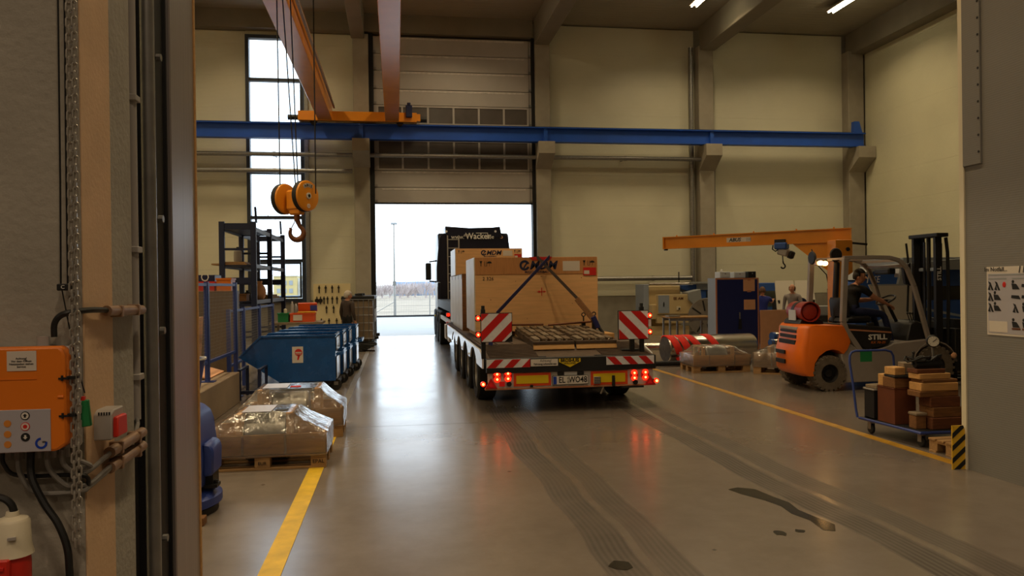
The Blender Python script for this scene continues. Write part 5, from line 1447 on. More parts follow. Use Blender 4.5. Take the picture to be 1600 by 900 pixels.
def slat_crate(lab, x0, x1, y0, y1, z0, z1):
    t = T('shipping_crate', lab, 'crate', ((x0+x1)/2, (y0+y1)/2, z0))
    MB().box((x0+0.03, y0+0.02, z0), (x1, y1, z1-0.02)).build('plywood_box', ply, t)
    n_ = 4
    for k in range(n_):
        a = y0+(y1-y0)*k/n_+0.02; b = y0+(y1-y0)*(k+1)/n_-0.02
        MB().box((x0, a, z0), (x0+0.03, b, z1), 0.003).build('side_board', ply_daylit, t)
        MB().box((x0-0.004, a+0.02, z1-0.10), (x0+0.0, a+0.12, z1-0.01)).build('corner_iron', galv, t)
    MB().box((x0, y0, z0), (x1, y0+0.02, z1), 0.002).build('end_sheet', old_wood, t)
    MB().box((x0, y0+0.02, z1-0.02), (x1, y1, z1), 0.002).build('lid', pine, t)
slat_crate('lower crate with four upright side boards between the two tall crates', 1.30, 3.2, 15.3, 18.7, 0.865, 2.0)
# lashing straps
def strap(lab, pts, w_, mat, rat=None):
    t = T('lashing_strap', lab, 'strap', pts[-1])
    m = MB()
    for a, b in zip(pts, pts[1:]): m.bar(a, b, w_, 0.006, (0, 1, 0.4))
    m.build('webbing', mat, t)
    if rat:
        a, b = Vector(rat[0]), Vector(rat[1])
        MB().bar(a, b, 0.09, 0.05, (0, 1, 0.4), 0.006).build('ratchet', old_wood, t)
        MB().cyl(b+Vector((-0.02, -0.04, 0.05)), b+Vector((0.06, -0.05, -0.13)), 0.045, n=10).build('handle', strap_blue, t)
        MB().bar(b, pts[-1], 0.03, 0.03).build('hook', dark_steel, t)
    return t
strap('blue strap running from the crate top down to the left warning board', [(2.62, 13.6, 2.245), (2.62, 12.985, 2.24), (1.46, 11.25, 1.34), (1.34, 11.08, 0.89)], 0.065, strap_blue)
strap('dark strap running from the crate top down right to a ratchet', [(2.38, 13.6, 2.245), (2.40, 12.985, 2.24), (3.02, 12.35, 1.45), (3.33, 12.0, 0.90)], 0.05, cloth_brown, ((2.95, 12.40, 1.52), (3.17, 12.16, 1.18)))

# ------------------------------------------------------------------ tractor unit
tk = T('lorry_tractor', 'dark navy lorry cab in the open door with a web address on its back', 'lorry', (2.65, 26, 0))
CX0, CX1, CY = 1.40, 3.90, 26.3
def cabsec(z, ins, yf): return None
MB().prism([(CY, 0.95), (CY, 3.40), (CY+0.12, 3.58), (CY+1.2, 3.62), (CY+2.0, 3.2), (CY+2.25, 2.4), (CY+2.35, 0.7), (CY+0.1, 0.7)], 'x', CX0+0.03, CX1-0.03, 0.05).build('cab', dark_navy_paint, tk)
MB().prism([(CX0, 2.75), (CX0+0.06, 3.38), (CX0+0.16, 3.53), (CX0+0.30, 3.57), (CX1-0.30, 3.57), (CX1-0.14, 3.52), (CX1-0.06, 3.38), (CX1+0.02, 2.75), (CX1+0.05, 1.2), (CX1, 1.05), (CX0, 1.05), (CX0-0.03, 1.2), (CX0-0.03, 2.4)], 'y', CY-0.12, CY+0.1, 0.02).build('rear_fairing', dark_navy_paint, tk)
MB().prism([(CX0+0.29, 3.40), (CX0+0.27, 3.80), (CX0+1.1, 3.74), (CX1-0.6, 3.76), (CX1-0.35, 3.79), (CX1-0.28, 3.40)], 'y', CY-0.16, CY+0.9, 0.02).build('roof_deflector', dark_navy_paint, tk)
for x in (CX0+0.31, CX1-0.51): cyl('spot_lamp', (x, CY-0.175, 3.62), (x, CY-0.16, 3.62), 0.04, white_refl, tk, n=10)
MB().cyl((CX1-0.30, CY-0.135, 3.42), (CX1-0.30, CY-0.12, 3.42), 0.05, n=10).build('emblem', hard_beige, tk)
yt = CY-0.165
lettering('www.', 0.20, (2.09, yt, 3.43), '-y', ink_white, tk, shear=0.1, sx=0.95)
lettering('der', 0.15, (2.39, yt, 3.50), '-y', ink_white, tk, shear=0.3)
lettering('Wacken', 0.30, (2.80, yt, 3.455), '-y', ink_white, tk, sx=0.88, bold=0.004)
lettering('.de', 0.20, (3.22, yt, 3.43), '-y', ink_white, tk)
MB().box((2.72, yt-0.004, 3.555), (3.13, yt, 3.575)).box((3.11, yt-0.004, 3.40), (3.13, yt, 3.575)).build('name_swash', ink_white, tk)
m = MB()
for x in (1.74, 2.12): m.box((x-0.02, CY-0.26, 1.1), (x+0.02, CY-0.22, 3.48))
for k in range(8): m.box((1.74, CY-0.255, 1.3+k*0.29), (2.12, CY-0.225, 1.325+k*0.29))
m.build('ladder', grey_p, tk)
mi = MB().box((1.02, 26.9, 1.98), (1.22, 27.05, 2.58), 0.03).build('mirror', black, tk)
MB().bar((1.15, 27.0, 2.62), (1.42, 27.1, 2.66), 0.05).bar((1.15, 27.0, 1.95), (1.42, 27.1, 1.92), 0.05).build('mirror_arm', black, mi)
MB().box((1.75, 22.0, 0.60), (2.05, 28.2, 0.90)).box((3.0, 22.0, 0.60), (3.3, 28.2, 0.90)).build('chassis', frame_black, tk)
MB().box((CX0+0.02, 26.4, 0.45), (CX0+0.35, 27.2, 0.95), 0.04).build('fuel_tank', frame_black, tk)
for y in (24.9, 23.5):
    for x, s in ((1.45, -1), (3.65, 1)): road_wheel(tk, (x, y, 0.48), 0.48, 0.32, s)
for x, s in ((1.50, -1), (3.72, 1)): road_wheel(tk, (x, 27.75, 0.48), 0.48, 0.30, s)
for y in (23.5, 24.9):
    m = MB(); P = [(y+0.56*math.cos(math.radians(a)), 0.48+0.54*math.sin(math.radians(a))) for a in range(20, 161, 14)]
    for a, b in zip(P, P[1:]): m.plate([(1.27, a[0], a[1]), (1.65, a[0], a[1]), (1.65, b[0], b[1]), (1.27, b[0], b[1])], (0, 0, -0.01))
    m.build('mudguard', frame_black, tk)
MB().box((1.35, 25.3, 0.95), (1.45, 26.1, 1.9), 0.02).build('side_fairing', dark_navy_paint, tk)
MB().box((1.34, 25.35, 1.25), (1.352, 25.5, 1.75)).box((1.33, 25.3, 1.0), (1.352, 25.95, 1.08)).build('fairing_trim', white_paint, tk)
MB().ball((1.34, 26.8, 0.75), 0.035, 8).build('side_marker', yellow_refl, tk)

# ------------------------------------------------------------------ people
def person(name, label, loc, J, cloth, hair_mat, yaw, tilt=0.0, bald=False, sleeves='long', scale=1.0, shoe=shoe_m, pants=None, hands=True, hands_curl=None):
    """J: joint positions in world metres; cloth: torso material; body grown as one skinned surface."""
    t = T(name, label, 'person', loc)
    bm_ = bmesh.new(); sk_ = bm_.verts.layers.skin.verify()
    V = {}
    def v(key, p, r, root=False):
        q = bm_.verts.new(p); q[sk_].radius = (r[0], r[1]) if isinstance(r, tuple) else (r, r); q[sk_].use_root = root; V[key] = q; return q
    def e(a, b): bm_.edges.new((V[a], V[b]))
    P = {k: Vector(p) for k, p in J.items()}
    s = scale
    v('pelvis', P['pelvis'], (0.15*s, 0.115*s), True)
    v('waist', P['pelvis'].lerp(P['chest'], 0.45), (0.145*s, 0.11*s)); v('chest', P['chest'], (0.165*s, 0.12*s))
    up = P['chest'].lerp(P['neck'], 0.6)
    v('upper', up, (0.135*s, 0.10*s)); v('neck', P['neck'], 0.062*s); v('head', P['head'], 0.060*s)
    e('pelvis', 'waist'); e('waist', 'chest'); e('chest', 'upper'); e('upper', 'neck'); e('neck', 'head')
    for sd in 'LR':
        v('sh'+sd, P['sh'+sd], 0.076*s); v('el'+sd, P['el'+sd], 0.046*s); v('mid'+sd, P['sh'+sd].lerp(P['el'+sd], 0.5), 0.056*s)
        v('fa'+sd, P['el'+sd].lerp(P['wr'+sd], 0.45), 0.043*s); v('wr'+sd, P['wr'+sd], 0.030*s)
        e('upper', 'sh'+sd); e('sh'+sd, 'mid'+sd); e('mid'+sd, 'el'+sd); e('el'+sd, 'fa'+sd); e('fa'+sd, 'wr'+sd)
        d = (P['wr'+sd]-P['el'+sd]).normalized()
        if 'ha'+sd in P: d = (P['ha'+sd]-P['wr'+sd]).normalized()
        palm = P['wr'+sd]+d*0.07*s
        v('pa'+sd, palm, (0.036*s, 0.018*s)); e('wr'+sd, 'pa'+sd)
        lat = d.cross(Vector((0, 0, 1)))
        if lat.length < 0.2: lat = Vector((0, 1, 0))
        lat.normalize(); nrm = lat.cross(d).normalized()
        down = nrm if nrm.z < 0 else -nrm
        for k, (off, ln) in enumerate(((-0.030, 0.072), (-0.010, 0.082), (0.011, 0.076), (0.030, 0.058))):
            a = palm+lat*off*s+d*0.03*s; b = a+d*ln*0.55*s+down*0.014; c = b+d*ln*0.30*s+down*0.028
            v('f%d%s' % (k, sd), a, 0.0095*s); v('g%d%s' % (k, sd), b, 0.0088*s); v('h%d%s' % (k, sd), c, 0.0075*s)
            e('pa'+sd, 'f%d%s' % (k, sd)); e('f%d%s' % (k, sd), 'g%d%s' % (k, sd)); e('g%d%s' % (k, sd), 'h%d%s' % (k, sd))
        a = P['wr'+sd]+d*0.03*s-lat*0.035*s; b = a+d*0.035*s-lat*0.022*s; c = b+d*0.03*s-lat*0.006*s
        v('t0'+sd, a, 0.011*s); v('t1'+sd, b, 0.010*s); v('t2'+sd, c, 0.008*s)
        e('wr'+sd, 't0'+sd); e('t0'+sd, 't1'+sd); e('t1'+sd, 't2'+sd)
        v('hip'+sd, P['hip'+sd], 0.098*s); v('th'+sd, P['hip'+sd].lerp(P['kn'+sd], 0.5), 0.085*s); v('kn'+sd, P['kn'+sd], 0.062*s)
        v('ca'+sd, P['kn'+sd].lerp(P['an'+sd], 0.35), 0.060*s); v('an'+sd, P['an'+sd], 0.042*s)
        v('to'+sd, P['to'+sd], (0.042*s, 0.032*s)); v('he'+sd, P['an'+sd]+Vector((0, 0, -0.045*s))-(P['to'+sd]-P['an'+sd])*0.25, 0.036*s)
        e('pelvis', 'hip'+sd); e('hip'+sd, 'th'+sd); e('th'+sd, 'kn'+sd); e('kn'+sd, 'ca'+sd); e('ca'+sd, 'an'+sd); e('an'+sd, 'to'+sd); e('an'+sd, 'he'+sd)
    segs = []
    for ed in bm_.edges:
        ka = [k for k, q in V.items() if q is ed.verts[0]][0]; kb = [k for k, q in V.items() if q is ed.verts[1]][0]
        segs.append((ka, kb, ed.verts[0].co.copy(), ed.verts[1].co.copy()))
    me0 = bpy.data.meshes.new('tmp'); bm_.to_mesh(me0); bm_.free()
    ob0 = bpy.data.objects.new('tmp', me0); COL.objects.link(ob0)
    m1 = ob0.modifiers.new('skin', 'SKIN'); m1.use_smooth_shade = True; m1.branch_smoothing = 0.6
    m2 = ob0.modifiers.new('sub', 'SUBSURF'); m2.levels = 1; m2.render_levels = 1
    dg = bpy.context.evaluated_depsgraph_get(); dg.update()
    me = bpy.data.meshes.new_from_object(ob0.evaluated_get(dg))
    bpy.data.objects.remove(ob0); bpy.data.meshes.remove(me0)
    pants = pants or cloth_navy
    me.materials.clear()
    for q in (cloth, skin, pants, shoe, hair_mat, eye_m, lip_m): me.materials.append(q)
    def cls(p):
        best = None
        for ka, kb, a, b in segs:
            ab = b-a; tt = max(0, min(1, (p-a).dot(ab)/max(1e-9, ab.length_squared)))
            dd = (p-(a+ab*tt)).length
            if best is None or dd < best[0]: best = (dd, ka, kb, tt)
        _, ka, kb, tt = best; k = ka+kb
        if any(x in k for x in ('pa', 'f0', 'f1', 'f2', 'f3', 'g', 't0', 't1', 't2')) and 'to' not in k and 'pelvis' not in k and 'fa' not in k: return 1
        if k.startswith('neck') or k.startswith('head') or 'neckhead' in k: return 1
        if k.startswith('upperneck'): return 1 if tt > 0.72 else 0
        if 'to' in k or 'he' in k and 'chest' not in k: return 3
        if k[:3] in ('hip', 'pel') or k[:2] in ('th', 'kn', 'ca'):
            if 'waist' in k: return 0 if tt > 0.18 else 2
            return 2
        if sleeves == 'short' and (k[:2] in ('el', 'fa') or (k.startswith('mid') and tt > 0.35)): return 1
        return 0
    for p in me.polygons: p.material_index = cls(p.center); p.use_smooth = True
    # head: shaped skull joined to the body mesh
    b2 = bmesh.new(); b2.from_mesh(me)
    hR = Matrix.Rotation(yaw, 4, 'Z') @ Matrix.Rotation(tilt, 4, 'X')      # face along -y before rotation
    hc = P['head']+Vector((0, 0, 0.055*s))
    hm = Matrix.Translation(hc) @ hR @ Matrix.Diagonal((s, s, s, 1))
    def addball(c, r, mi, n_=14, shape=None):
        r3 = r if isinstance(r, tuple) else (r, r, r)
        res = bmesh.ops.create_uvsphere(b2, u_segments=n_, v_segments=max(6, n_*3//4), radius=1)
        vs = res['verts']
        for q in vs:
            p = Vector((q.co.x*r3[0], q.co.y*r3[1], q.co.z*r3[2]))
            if shape: p = shape(p)
            q.co = hm @ (p+Vector(c))
        for fce in {f for q in vs for f in q.link_faces}: fce.material_index = mi; fce.smooth = True
    def skull(p):
        if p.z < 0:
            k = min(1, -p.z/0.12); p.x *= 1-0.28*k; p.y = p.y*(1-0.12*k)-0.012*k
        if p.y > 0 and p.z > -0.02: p.y *= 1.08
        return p
    addball((0, 0, 0), (0.076, 0.092, 0.120), 1, 20, skull)
    addball((0, -0.096, -0.018), (0.014, 0.020, 0.024), 1, 10)
    for sx in (-1, 1):
        addball((sx*0.030, -0.080, 0.012), (0.012, 0.008, 0.007), 5, 8)
        addball((sx*0.076, 0.006, -0.008), (0.010, 0.020, 0.032), 1, 8)
        addball((sx*0.031, -0.084, 0.030), (0.018, 0.006, 0.005), 4, 8)
    addball((0, -0.083, -0.060), (0.022, 0.008, 0.007), 6, 8)
    b2.transform(MW[t.name].inverted())
    me2 = bpy.data.meshes.new('body'); b2.to_mesh(me2); b2.free(); bpy.data.meshes.remove(me)
    for q in (cloth, skin, pants, shoe, hair_mat, eye_m, lip_m): me2.materials.append(q)
    o = bpy.data.objects.new('body', me2); COL.objects.link(o); o.parent = t; MW[o.name] = MW[t.name]
    # hair cap
    m = MB()
    res = bmesh.ops.create_uvsphere(m.bm, u_segments=20, v_segments=14, radius=1)
    dele = []
    for q in res['verts']:
        p = Vector((q.co.x*0.082, q.co.y*0.100+0.006, q.co.z*0.127+0.006))
        lim = 0.045 if p.y < -0.03 else (-0.02 if p.y < 0.03 else -0.065)
        if bald: lim = 0.03 if p.y > 0.0 else 0.2
        if p.z < lim or (bald and p.z > 0.085): dele.append(q)
        q.co = p
    if bald:
        dele = [q for q in res['verts'] if q.co.z < -0.055 or q.co.z > 0.085 or q.co.y < -0.04]
    bmesh.ops.delete(m.bm, geom=dele, context='VERTS')
    m.bm.transform(hm)
    h = m.build('hair', hair_mat, t, sharp=80)
    sol = h.modifiers.new('thick', 'SOLIDIFY'); sol.thickness = 0.010; sol.offset = 1
    return t
def standing(x, y, h, face, lean=0.0, armL=None, armR=None):
    """upright joints; face = heading angle, 0 looks along -y (towards the viewer)"""
    k = h/1.78
    fx, fy = math.sin(face), -math.cos(face)           # forward
    sx, sy = math.cos(face), math.sin(face)             # to the figure's left as seen from the front
    def at(f_, s_, z): return (x+fx*f_*k+sx*s_*k, y+fy*f_*k+sy*s_*k, z*k)
    J = {'pelvis': at(0, 0, 0.95), 'chest': at(lean*0.6, 0, 1.27), 'neck': at(lean, 0, 1.50), 'head': at(lean*1.2+0.02, 0, 1.565)}
    for sd, q in (('L', 1), ('R', -1)):
        J['sh'+sd] = at(lean*0.9, q*0.19, 1.42); J['el'+sd] = at(lean*0.7-0.02, q*0.25, 1.13); J['wr'+sd] = at(lean*0.5+0.06, q*0.26, 0.88)
        J['hip'+sd] = at(0, q*0.095, 0.90); J['kn'+sd] = at(0.015, q*0.10, 0.49); J['an'+sd] = at(-0.02, q*0.105, 0.085); J['to'+sd] = at(0.15, q*0.12, 0.034)
    for sd, q in (('L', armL), ('R', armR)):
        if q:
            J['el'+sd] = at(*q[0]); J['wr'+sd] = at(*q[1])
    return J
# man by the door
person('person', 'grey-haired man in a dark brown jacket standing by the blue skips', (-1.40, 22.4, 0),
       standing(-1.40, 22.4, 1.66, 2.45, 0.03), cloth_brown, hair_grey, 2.05, scale=1.12, pants=cloth_black)
person('person', 'man in a blue work shirt seen from behind at the beige partition', (10.15, 20.2, 0),
       standing(10.15, 20.2, 1.64, 2.95, 0.06, ((0.2, 0.30, 1.15), (0.34, 0.05, 1.12)), ((0.22, -0.32, 1.30), (0.45, -0.42, 1.36))), cloth_blue, hair_brown, 2.7, tilt=0.25, sleeves='short', pants=cloth_navy)
person('person', 'balding man in a grey pullover standing right of the partition', (10.92, 20.0, 0),
       standing(10.92, 20.0, 1.72, -0.75, 0.02, ((0.05, 0.27, 1.13), (0.2, 0.15, 1.05))), cloth_grey, hair_brown, -0.9, tilt=-0.15, bald=True, pants=cloth_navy)

# ------------------------------------------------------------------ forklift
fk = T('forklift', 'orange and grey gas forklift with a driver, standing sideways', 'forklift', (7.4, 11.9, 0))
NY, FY = 11.33, 12.45
ctw = [(6.38, 0.25), (6.31, 0.32), (6.31, 0.66), (6.36, 0.82), (6.37, 1.0), (6.41, 1.05), (6.48, 1.07), (7.02, 1.05), (7.10, 0.92), (7.17, 0.78), (7.10, 0.66), (7.02, 0.59), (6.92, 0.65), (6.80, 0.67), (6.66, 0.65), (6.54, 0.57), (6.46, 0.45), (6.44, 0.25)]
m = MB(); rows_c = []
for yy, off in ((NY, 0.09), (NY+0.03, 0.045), (NY+0.09, 0.01), (NY+0.2, 0.0), (FY-0.3, 0.06), (FY-0.1, 0.12), (FY-0.03, 0.17), (FY, 0.24)):
    rows_c.append([m.bm.verts.new((px+off*max(0, min(1, (7.17-px)/0.5)), yy, pz-(0.012 if yy in (NY, FY) and pz > 1 else 0))) for px, pz in ctw])
fs = [m.bm.faces.new(rows_c[0]), m.bm.faces.new(rows_c[-1][::-1])]
for A_, B_ in zip(rows_c, rows_c[1:]):
    for i in range(len(ctw)): fs.append(m.bm.faces.new((A_[i], B_[i], B_[(i+1) % len(ctw)], A_[(i+1) % len(ctw)])))
bmesh.ops.recalc_face_normals(m.bm, faces=fs)
m.build('counterweight', lift_orange, fk, sharp=50)
Rv = Matrix.Rotation(-0.085, 3, 'Z')
for z0, z1, xx in ((0.93, 0.97, 6.385), (0.84, 0.895, 6.38), (0.74, 0.81, 6.36)):
    MB().obox((xx+0.013, 11.86, (z0+z1)/2), (0.03, 0.62, z1-z0), Rv, 0.004).build('vent_slot', lift_black, fk)
MB().obox((6.402, 11.86, 1.0), (0.03, 0.66, 0.045), Rv, 0.006).build('vent_frame', lift_grey, fk)
for z0, z1 in ((0.57, 0.63), (0.41, 0.48)): MB().obox((6.335, 12.02, (z0+z1)/2), (0.03, 0.34, z1-z0), Rv, 0.004).build('vent_slot', lift_black, fk)
MB().box((6.58, NY+0.22, 0.20), (7.05, FY-0.22, 0.60)).build('rear_axle_bay', lift_black, fk)
def fwheel(c, r, w_, nm='tyre'):
    m = MB().lathe([(r*0.52, -w_/2), (r*0.90, -w_/2), (r, -w_/2+0.035), (r, w_/2-0.035), (r*0.90, w_/2), (r*0.52, w_/2)], c, 'y', 36)
    for k in range(22):
        a = 2*PI*k/22
        for s_ in (-1, 1):
            m.obox((c[0]+(r-0.019)*math.cos(a+s_*0.07), c[1]+s_*w_*0.30, c[2]+(r-0.019)*math.sin(a+s_*0.07)), (0.045, w_*0.42, 0.045), Matrix.Rotation(-a, 3, 'Y'))
    t_ = m.build('tyre', dusty_rubber, fk)
    MB().lathe([(0, -w_*0.28), (r*0.20, -w_*0.30), (r*0.26, -w_*0.16), (r*0.44, -w_*0.16), (r*0.50, -w_*0.46), (r*0.54, -w_*0.46), (r*0.54, w_*0.46), (0, w_*0.4)], c, 'y', 24).build('rim', lift_black, t_)
    m = MB()
    for k in range(6):
        a = 2*PI*k/6; m.cyl((c[0]+r*0.34*math.cos(a), c[1]-w_*0.17, c[2]+r*0.34*math.sin(a)), (c[0]+r*0.34*math.cos(a), c[1]-w_*0.24, c[2]+r*0.34*math.sin(a)), 0.014, n=6)
    m.build('wheel_nuts', dark_steel, t_)
fwheel((6.81, NY+0.10, 0.285), 0.285, 0.20)
fwheel((6.81, FY-0.10, 0.285), 0.285, 0.20)
fwheel((8.66, NY+0.12, 0.345), 0.345, 0.24)
fwheel((8.66, FY-0.12, 0.345), 0.345, 0.24)
# chassis and footwell
body_out = [(7.07, 0.13), (7.05, 0.42), (7.01, 0.57), (7.16, 0.76), (7.38, 0.60), (7.46, 0.60), (7.86, 0.70), (7.93, 0.74), (8.56, 0.79), (8.62, 0.72), (8.36, 0.62), (8.27, 0.40), (8.25, 0.13)]
prism('chassis', body_out, 'y', NY+0.01, FY-0.01, lift_grey, fk, 0.012)
m = MB(); P = [(8.66+0.40*math.cos(math.radians(a)), 0.345+0.40*math.sin(math.radians(a))) for a in range(10, 181, 17)]
for a, b in zip(P, P[1:]): m.plate([(a[0], NY, a[1]), (a[0], FY, a[1]), (b[0], FY, b[1]), (b[0], NY, b[1])], (0, 0, 0.02))
m.build('front_mudguard', lift_grey, fk)
# engine hood under the seat
prism('engine_hood', [(7.13, 1.07), (7.90, 1.00), (7.93, 0.84), (7.86, 0.72), (7.48, 0.64), (7.36, 0.70), (7.17, 0.80)], 'y', NY+0.03, FY-0.03, lift_black, fk, 0.02)
prism('trim_line', [(7.15, 0.99), (7.90, 0.93), (7.90, 0.905), (7.15, 0.965)], 'y', NY+0.022, NY+0.04, cab_trim, fk)
lettering('STILL', 0.115, (7.655, NY+0.018, 0.845), '-y', ink_white, fk, bold=0.004, sx=1.25)
lettering('RX 70-25', 0.055, (7.66, NY+0.018, 0.76), '-y', ctrl_orange, fk, shear=0.2, sx=1.2)
# seat
MB().prism([(7.25, 1.06), (7.72, 1.06), (7.76, 1.12), (7.72, 1.18), (7.30, 1.16)], 'y', 11.62, 12.16, 0.03).build('seat', lift_black, fk)
MB().prism([(7.29, 1.14), (7.40, 1.16), (7.37, 1.42), (7.32, 1.50), (7.26, 1.46)], 'y', 11.66, 12.12, 0.03).build('backrest', lift_black, fk)
MB().box((7.5, NY+0.05, 1.0), (7.62, NY+0.10, 1.08), 0.01).build('belt_buckle', lift_black, fk)
# overhead guard
def rp(pts, w_, d_, nm, mat=lift_grey):
    m = MB()
    for a, b in zip(pts, pts[1:]): m.bar(a, b, w_, d_, (0, 1, 0), 0.006)
    return m.build(nm, mat, fk)
for y in (NY+0.05, FY-0.05):
    rp([(7.125, y, 2.12), (7.07, y, 1.10), (7.11, y, 0.98), (7.38, y, 0.60)], 0.085, 0.075, 'rear_pillar')
    rp([(7.09, y, 2.125), (7.54, y, 2.135), (7.90, y, 2.125), (8.07, y, 2.08), (8.20, y, 1.96), (8.33, y, 1.66), (8.47, y, 1.18), (8.58, y, 0.79)], 0.065, 0.06, 'front_pillar')
for i in range(8):
    x = 7.20+i*0.10
    MB().bar((x, NY+0.08, 2.125), (x, FY-0.08, 2.125), 0.035, 0.03).build('roof_bar', lift_grey, fk)
for p in ((8.07, 2.08), (8.17, 1.99)): MB().bar((p[0], NY+0.08, p[1]), (p[0], FY-0.08, p[1]), 0.04, 0.04).build('roof_bar', lift_grey, fk)
MB().bar((7.30, 12.0, 1.05), (7.36, 12.0, 2.08), 0.085, 0.085, (0, 1, 0), 0.02).build('exhaust_stack', lift_black, fk)
MB().bar((7.36, 12.0, 2.06), (7.28, 12.0, 2.16), 0.06, 0.06, (0, 1, 0), 0.02).build('exhaust_tip', lift_black, fk)
for x, y in ((7.07, 12.05), (7.33, 12.35)):
    l = MB().box((x-0.07, y-0.04, 2.02), (x+0.05, y+0.05, 2.10), 0.012).build('work_lamp', white_paint, fk)
    MB().ball((x-0.01, y-0.055, 2.065), (0.055, 0.02, 0.04), 12).build('lit_lens', lamp_white, l)
MB().ball((6.93, 12.02, 2.10), (0.025, 0.02, 0.04), 8).build('beacon', lamp_red, fk)
for x, z in ((6.90, 2.15), (7.33, 2.20)):
    mm = MB().lathe([(0, -0.02), (0.10, -0.02), (0.115, 0.0), (0.10, 0.02), (0, 0.02)], (x, 11.98, z), 'x' if x < 7 else 'y', 20).build('mirror', black, fk)
    MB().bar((x, 12.0, z-0.05), (7.12, 12.02, 2.10), 0.02).build('mirror_arm', black, mm)
MB().box((8.10, 11.7, 1.86), (8.24, 12.1, 1.96), 0.02).build('wiper_motor', lift_black, fk)
MB().obox((8.30, 11.75, 1.88), (0.03, 0.1, 0.14), Matrix.Rotation(0.2, 3, 'Y')).build('front_lamp', white_refl, fk)
# gas bottle
gb = MB().lathe([(0, -0.33), (0.06, -0.33), (0.12, -0.31), (0.155, -0.26), (0.16, -0.2), (0.16, 0.24), (0.15, 0.30), (0.11, 0.34), (0, 0.35)], (0, 0, 0), 'y', 28)
gb.bm.transform(Matrix.Translation((6.66, 11.90, 1.265)) @ Matrix.Rotation(-0.12, 4, 'Z'))
gbo = gb.build('gas_bottle', gas_red, fk, label='red brown gas bottle lying across the rear')
g_ = MB().lathe([(0.162, -0.05), (0.166, -0.05), (0.166, 0.06), (0.162, 0.06)], (0, 0, 0), 'y', 28)
g_.bm.transform(Matrix.Translation((6.66, 11.90, 1.265)) @ Matrix.Rotation(-0.12, 4, 'Z')); g_.build('bottle_band', black, gbo)
MB().box((6.475, 11.78, 1.12), (6.49, 12.0, 1.29)).build('white_plate', gas_white, gbo)
MB().prism([(6.47, 1.06), (6.90, 1.06), (6.87, 1.12), (6.78, 1.15), (6.54, 1.15), (6.49, 1.12)], 'y', 11.64, 12.16, 0.008).build('bottle_cradle', lift_black, fk)
g_ = MB().lathe([(0.150, -0.345), (0.165, -0.345), (0.165, -0.22), (0.150, -0.22)], (0, 0, 0), 'y', 28)
g_.bm.transform(Matrix.Translation((6.66, 11.90, 1.265)) @ Matrix.Rotation(-0.12, 4, 'Z')); g_.build('bottle_collar', gas_red, gbo)
# dashboard, wheel, levers
MB().prism([(8.20, 0.60), (8.58, 0.70), (8.60, 1.02), (8.42, 1.10), (8.30, 1.04)], 'y', 11.45, 12.35, 0.02).build('dashboard', lift_black, fk)
sw = MB().tube([(8.17+0.155*math.cos(a*PI/12)*0.83, 11.88+0.175*math.sin(a*PI/12), 1.43+0.155*math.cos(a*PI/12)*0.5) for a in range(24)], 0.015, 8, True).build('steering_wheel', lift_black, fk)
MB().cyl((8.17, 11.88, 1.43), (8.36, 11.88, 1.06), 0.028, n=10).build('steering_column', lift_black, sw)
MB().bar((8.17, 11.74, 1.43), (8.17, 12.02, 1.43), 0.03, 0.015).build('spoke', lift_black, sw)
for y in (11.50, 11.56, 11.62): MB().cyl((8.42, y, 1.08), (8.38, y, 1.20), 0.008, n=6).ball((8.38, y, 1.21), 0.02, 8).build('lever', lift_black, fk)
box('floor_plate', (7.92, NY+0.06, 0.42), (8.40, FY-0.06, 0.46), lift_black, fk)
MB().box((7.90, NY+0.02, 0.46), (8.30, NY+0.04, 0.72)).build('step_recess', lift_black, fk)
# mast
for y in (11.58, 12.12):
    MB().box((8.84, y-0.05, 0.06), (8.96, y-0.01, 2.36)).build('outer_channel', lift_black, fk)
    MB().box((8.87, y, 0.10), (8.99, y+0.05, 2.47)).build('inner_channel', lift_black, fk)
MB().box((8.99, 12.07, 0.10), (9.05, 12.17, 2.47)).build('inner_channel', lift_black, fk)
MB().cyl((8.93, 11.82, 0.3), (8.93, 11.82, 2.47), 0.034, n=12).build('lift_cylinder', lift_black, fk)
MB().cyl((8.985, 11.62, 1.3), (8.985, 11.62, 2.47), 0.016, n=10).build('piston_rod', galv, fk)
lettering('STILL', 0.10, (8.90, 11.525, 1.86), '-y', ink_white, fk, tilt=PI/2, bold=0.002)
MB().box((8.84, 11.50, 2.47), (9.06, 12.22, 2.535), 0.01).build('mast_head', lift_black, fk)
MB().box((8.93, 11.63, 1.90), (9.0, 12.10, 1.96), 0.01).build('cross_tie', cab_grey, fk)
MB().box((8.93, 11.63, 0.95), (9.0, 12.10, 1.06)).build('cross_tie', lift_black, fk)
for x, y in ((9.06, 11.52), (9.10, 11.60), (8.86, 12.26)):
    zt, zb = (2.46, 0.5) if x > 9 else (2.40, 1.2)
    tube('hose', [(x-0.03, y, zt), (x, y, zt-0.25), (x+0.01, y, (zt+zb)/2), (x-0.02, y, zb)], 0.018, rubber, fk)
for y in (11.90, ): MB().box((8.90, y-0.02, 0.4), (8.92, y+0.02, 2.4)).build('lift_chain', dark_steel, fk)
MB().prism([(8.70, 1.98), (8.84, 2.06), (8.84, 1.66), (8.74, 1.70)], 'y', 12.16, 12.22).build('tilt_plate', lift_black, fk)
MB().box((9.08, 11.40, 0.25), (9.20, 12.30, 0.95), 0.01).build('fork_carriage', lift_black, fk)
MB().box((9.22, 11.45, 0.90), (9.30, 12.25, 1.10)).build('load_guard', lift_black, fk)
for y in (11.60, 12.0): MB().prism([(9.22, 0.06), (10.35, 0.06), (10.35, 0.075), (9.27, 0.11), (9.27, 0.75), (9.22, 0.75)], 'y', y, y+0.12).build('fork', dark_steel, fk)
MB().ball((8.98, NY-0.02, 0.52), (0.05, 0.03, 0.05), 10).build('indicator', hard_beige, fk)
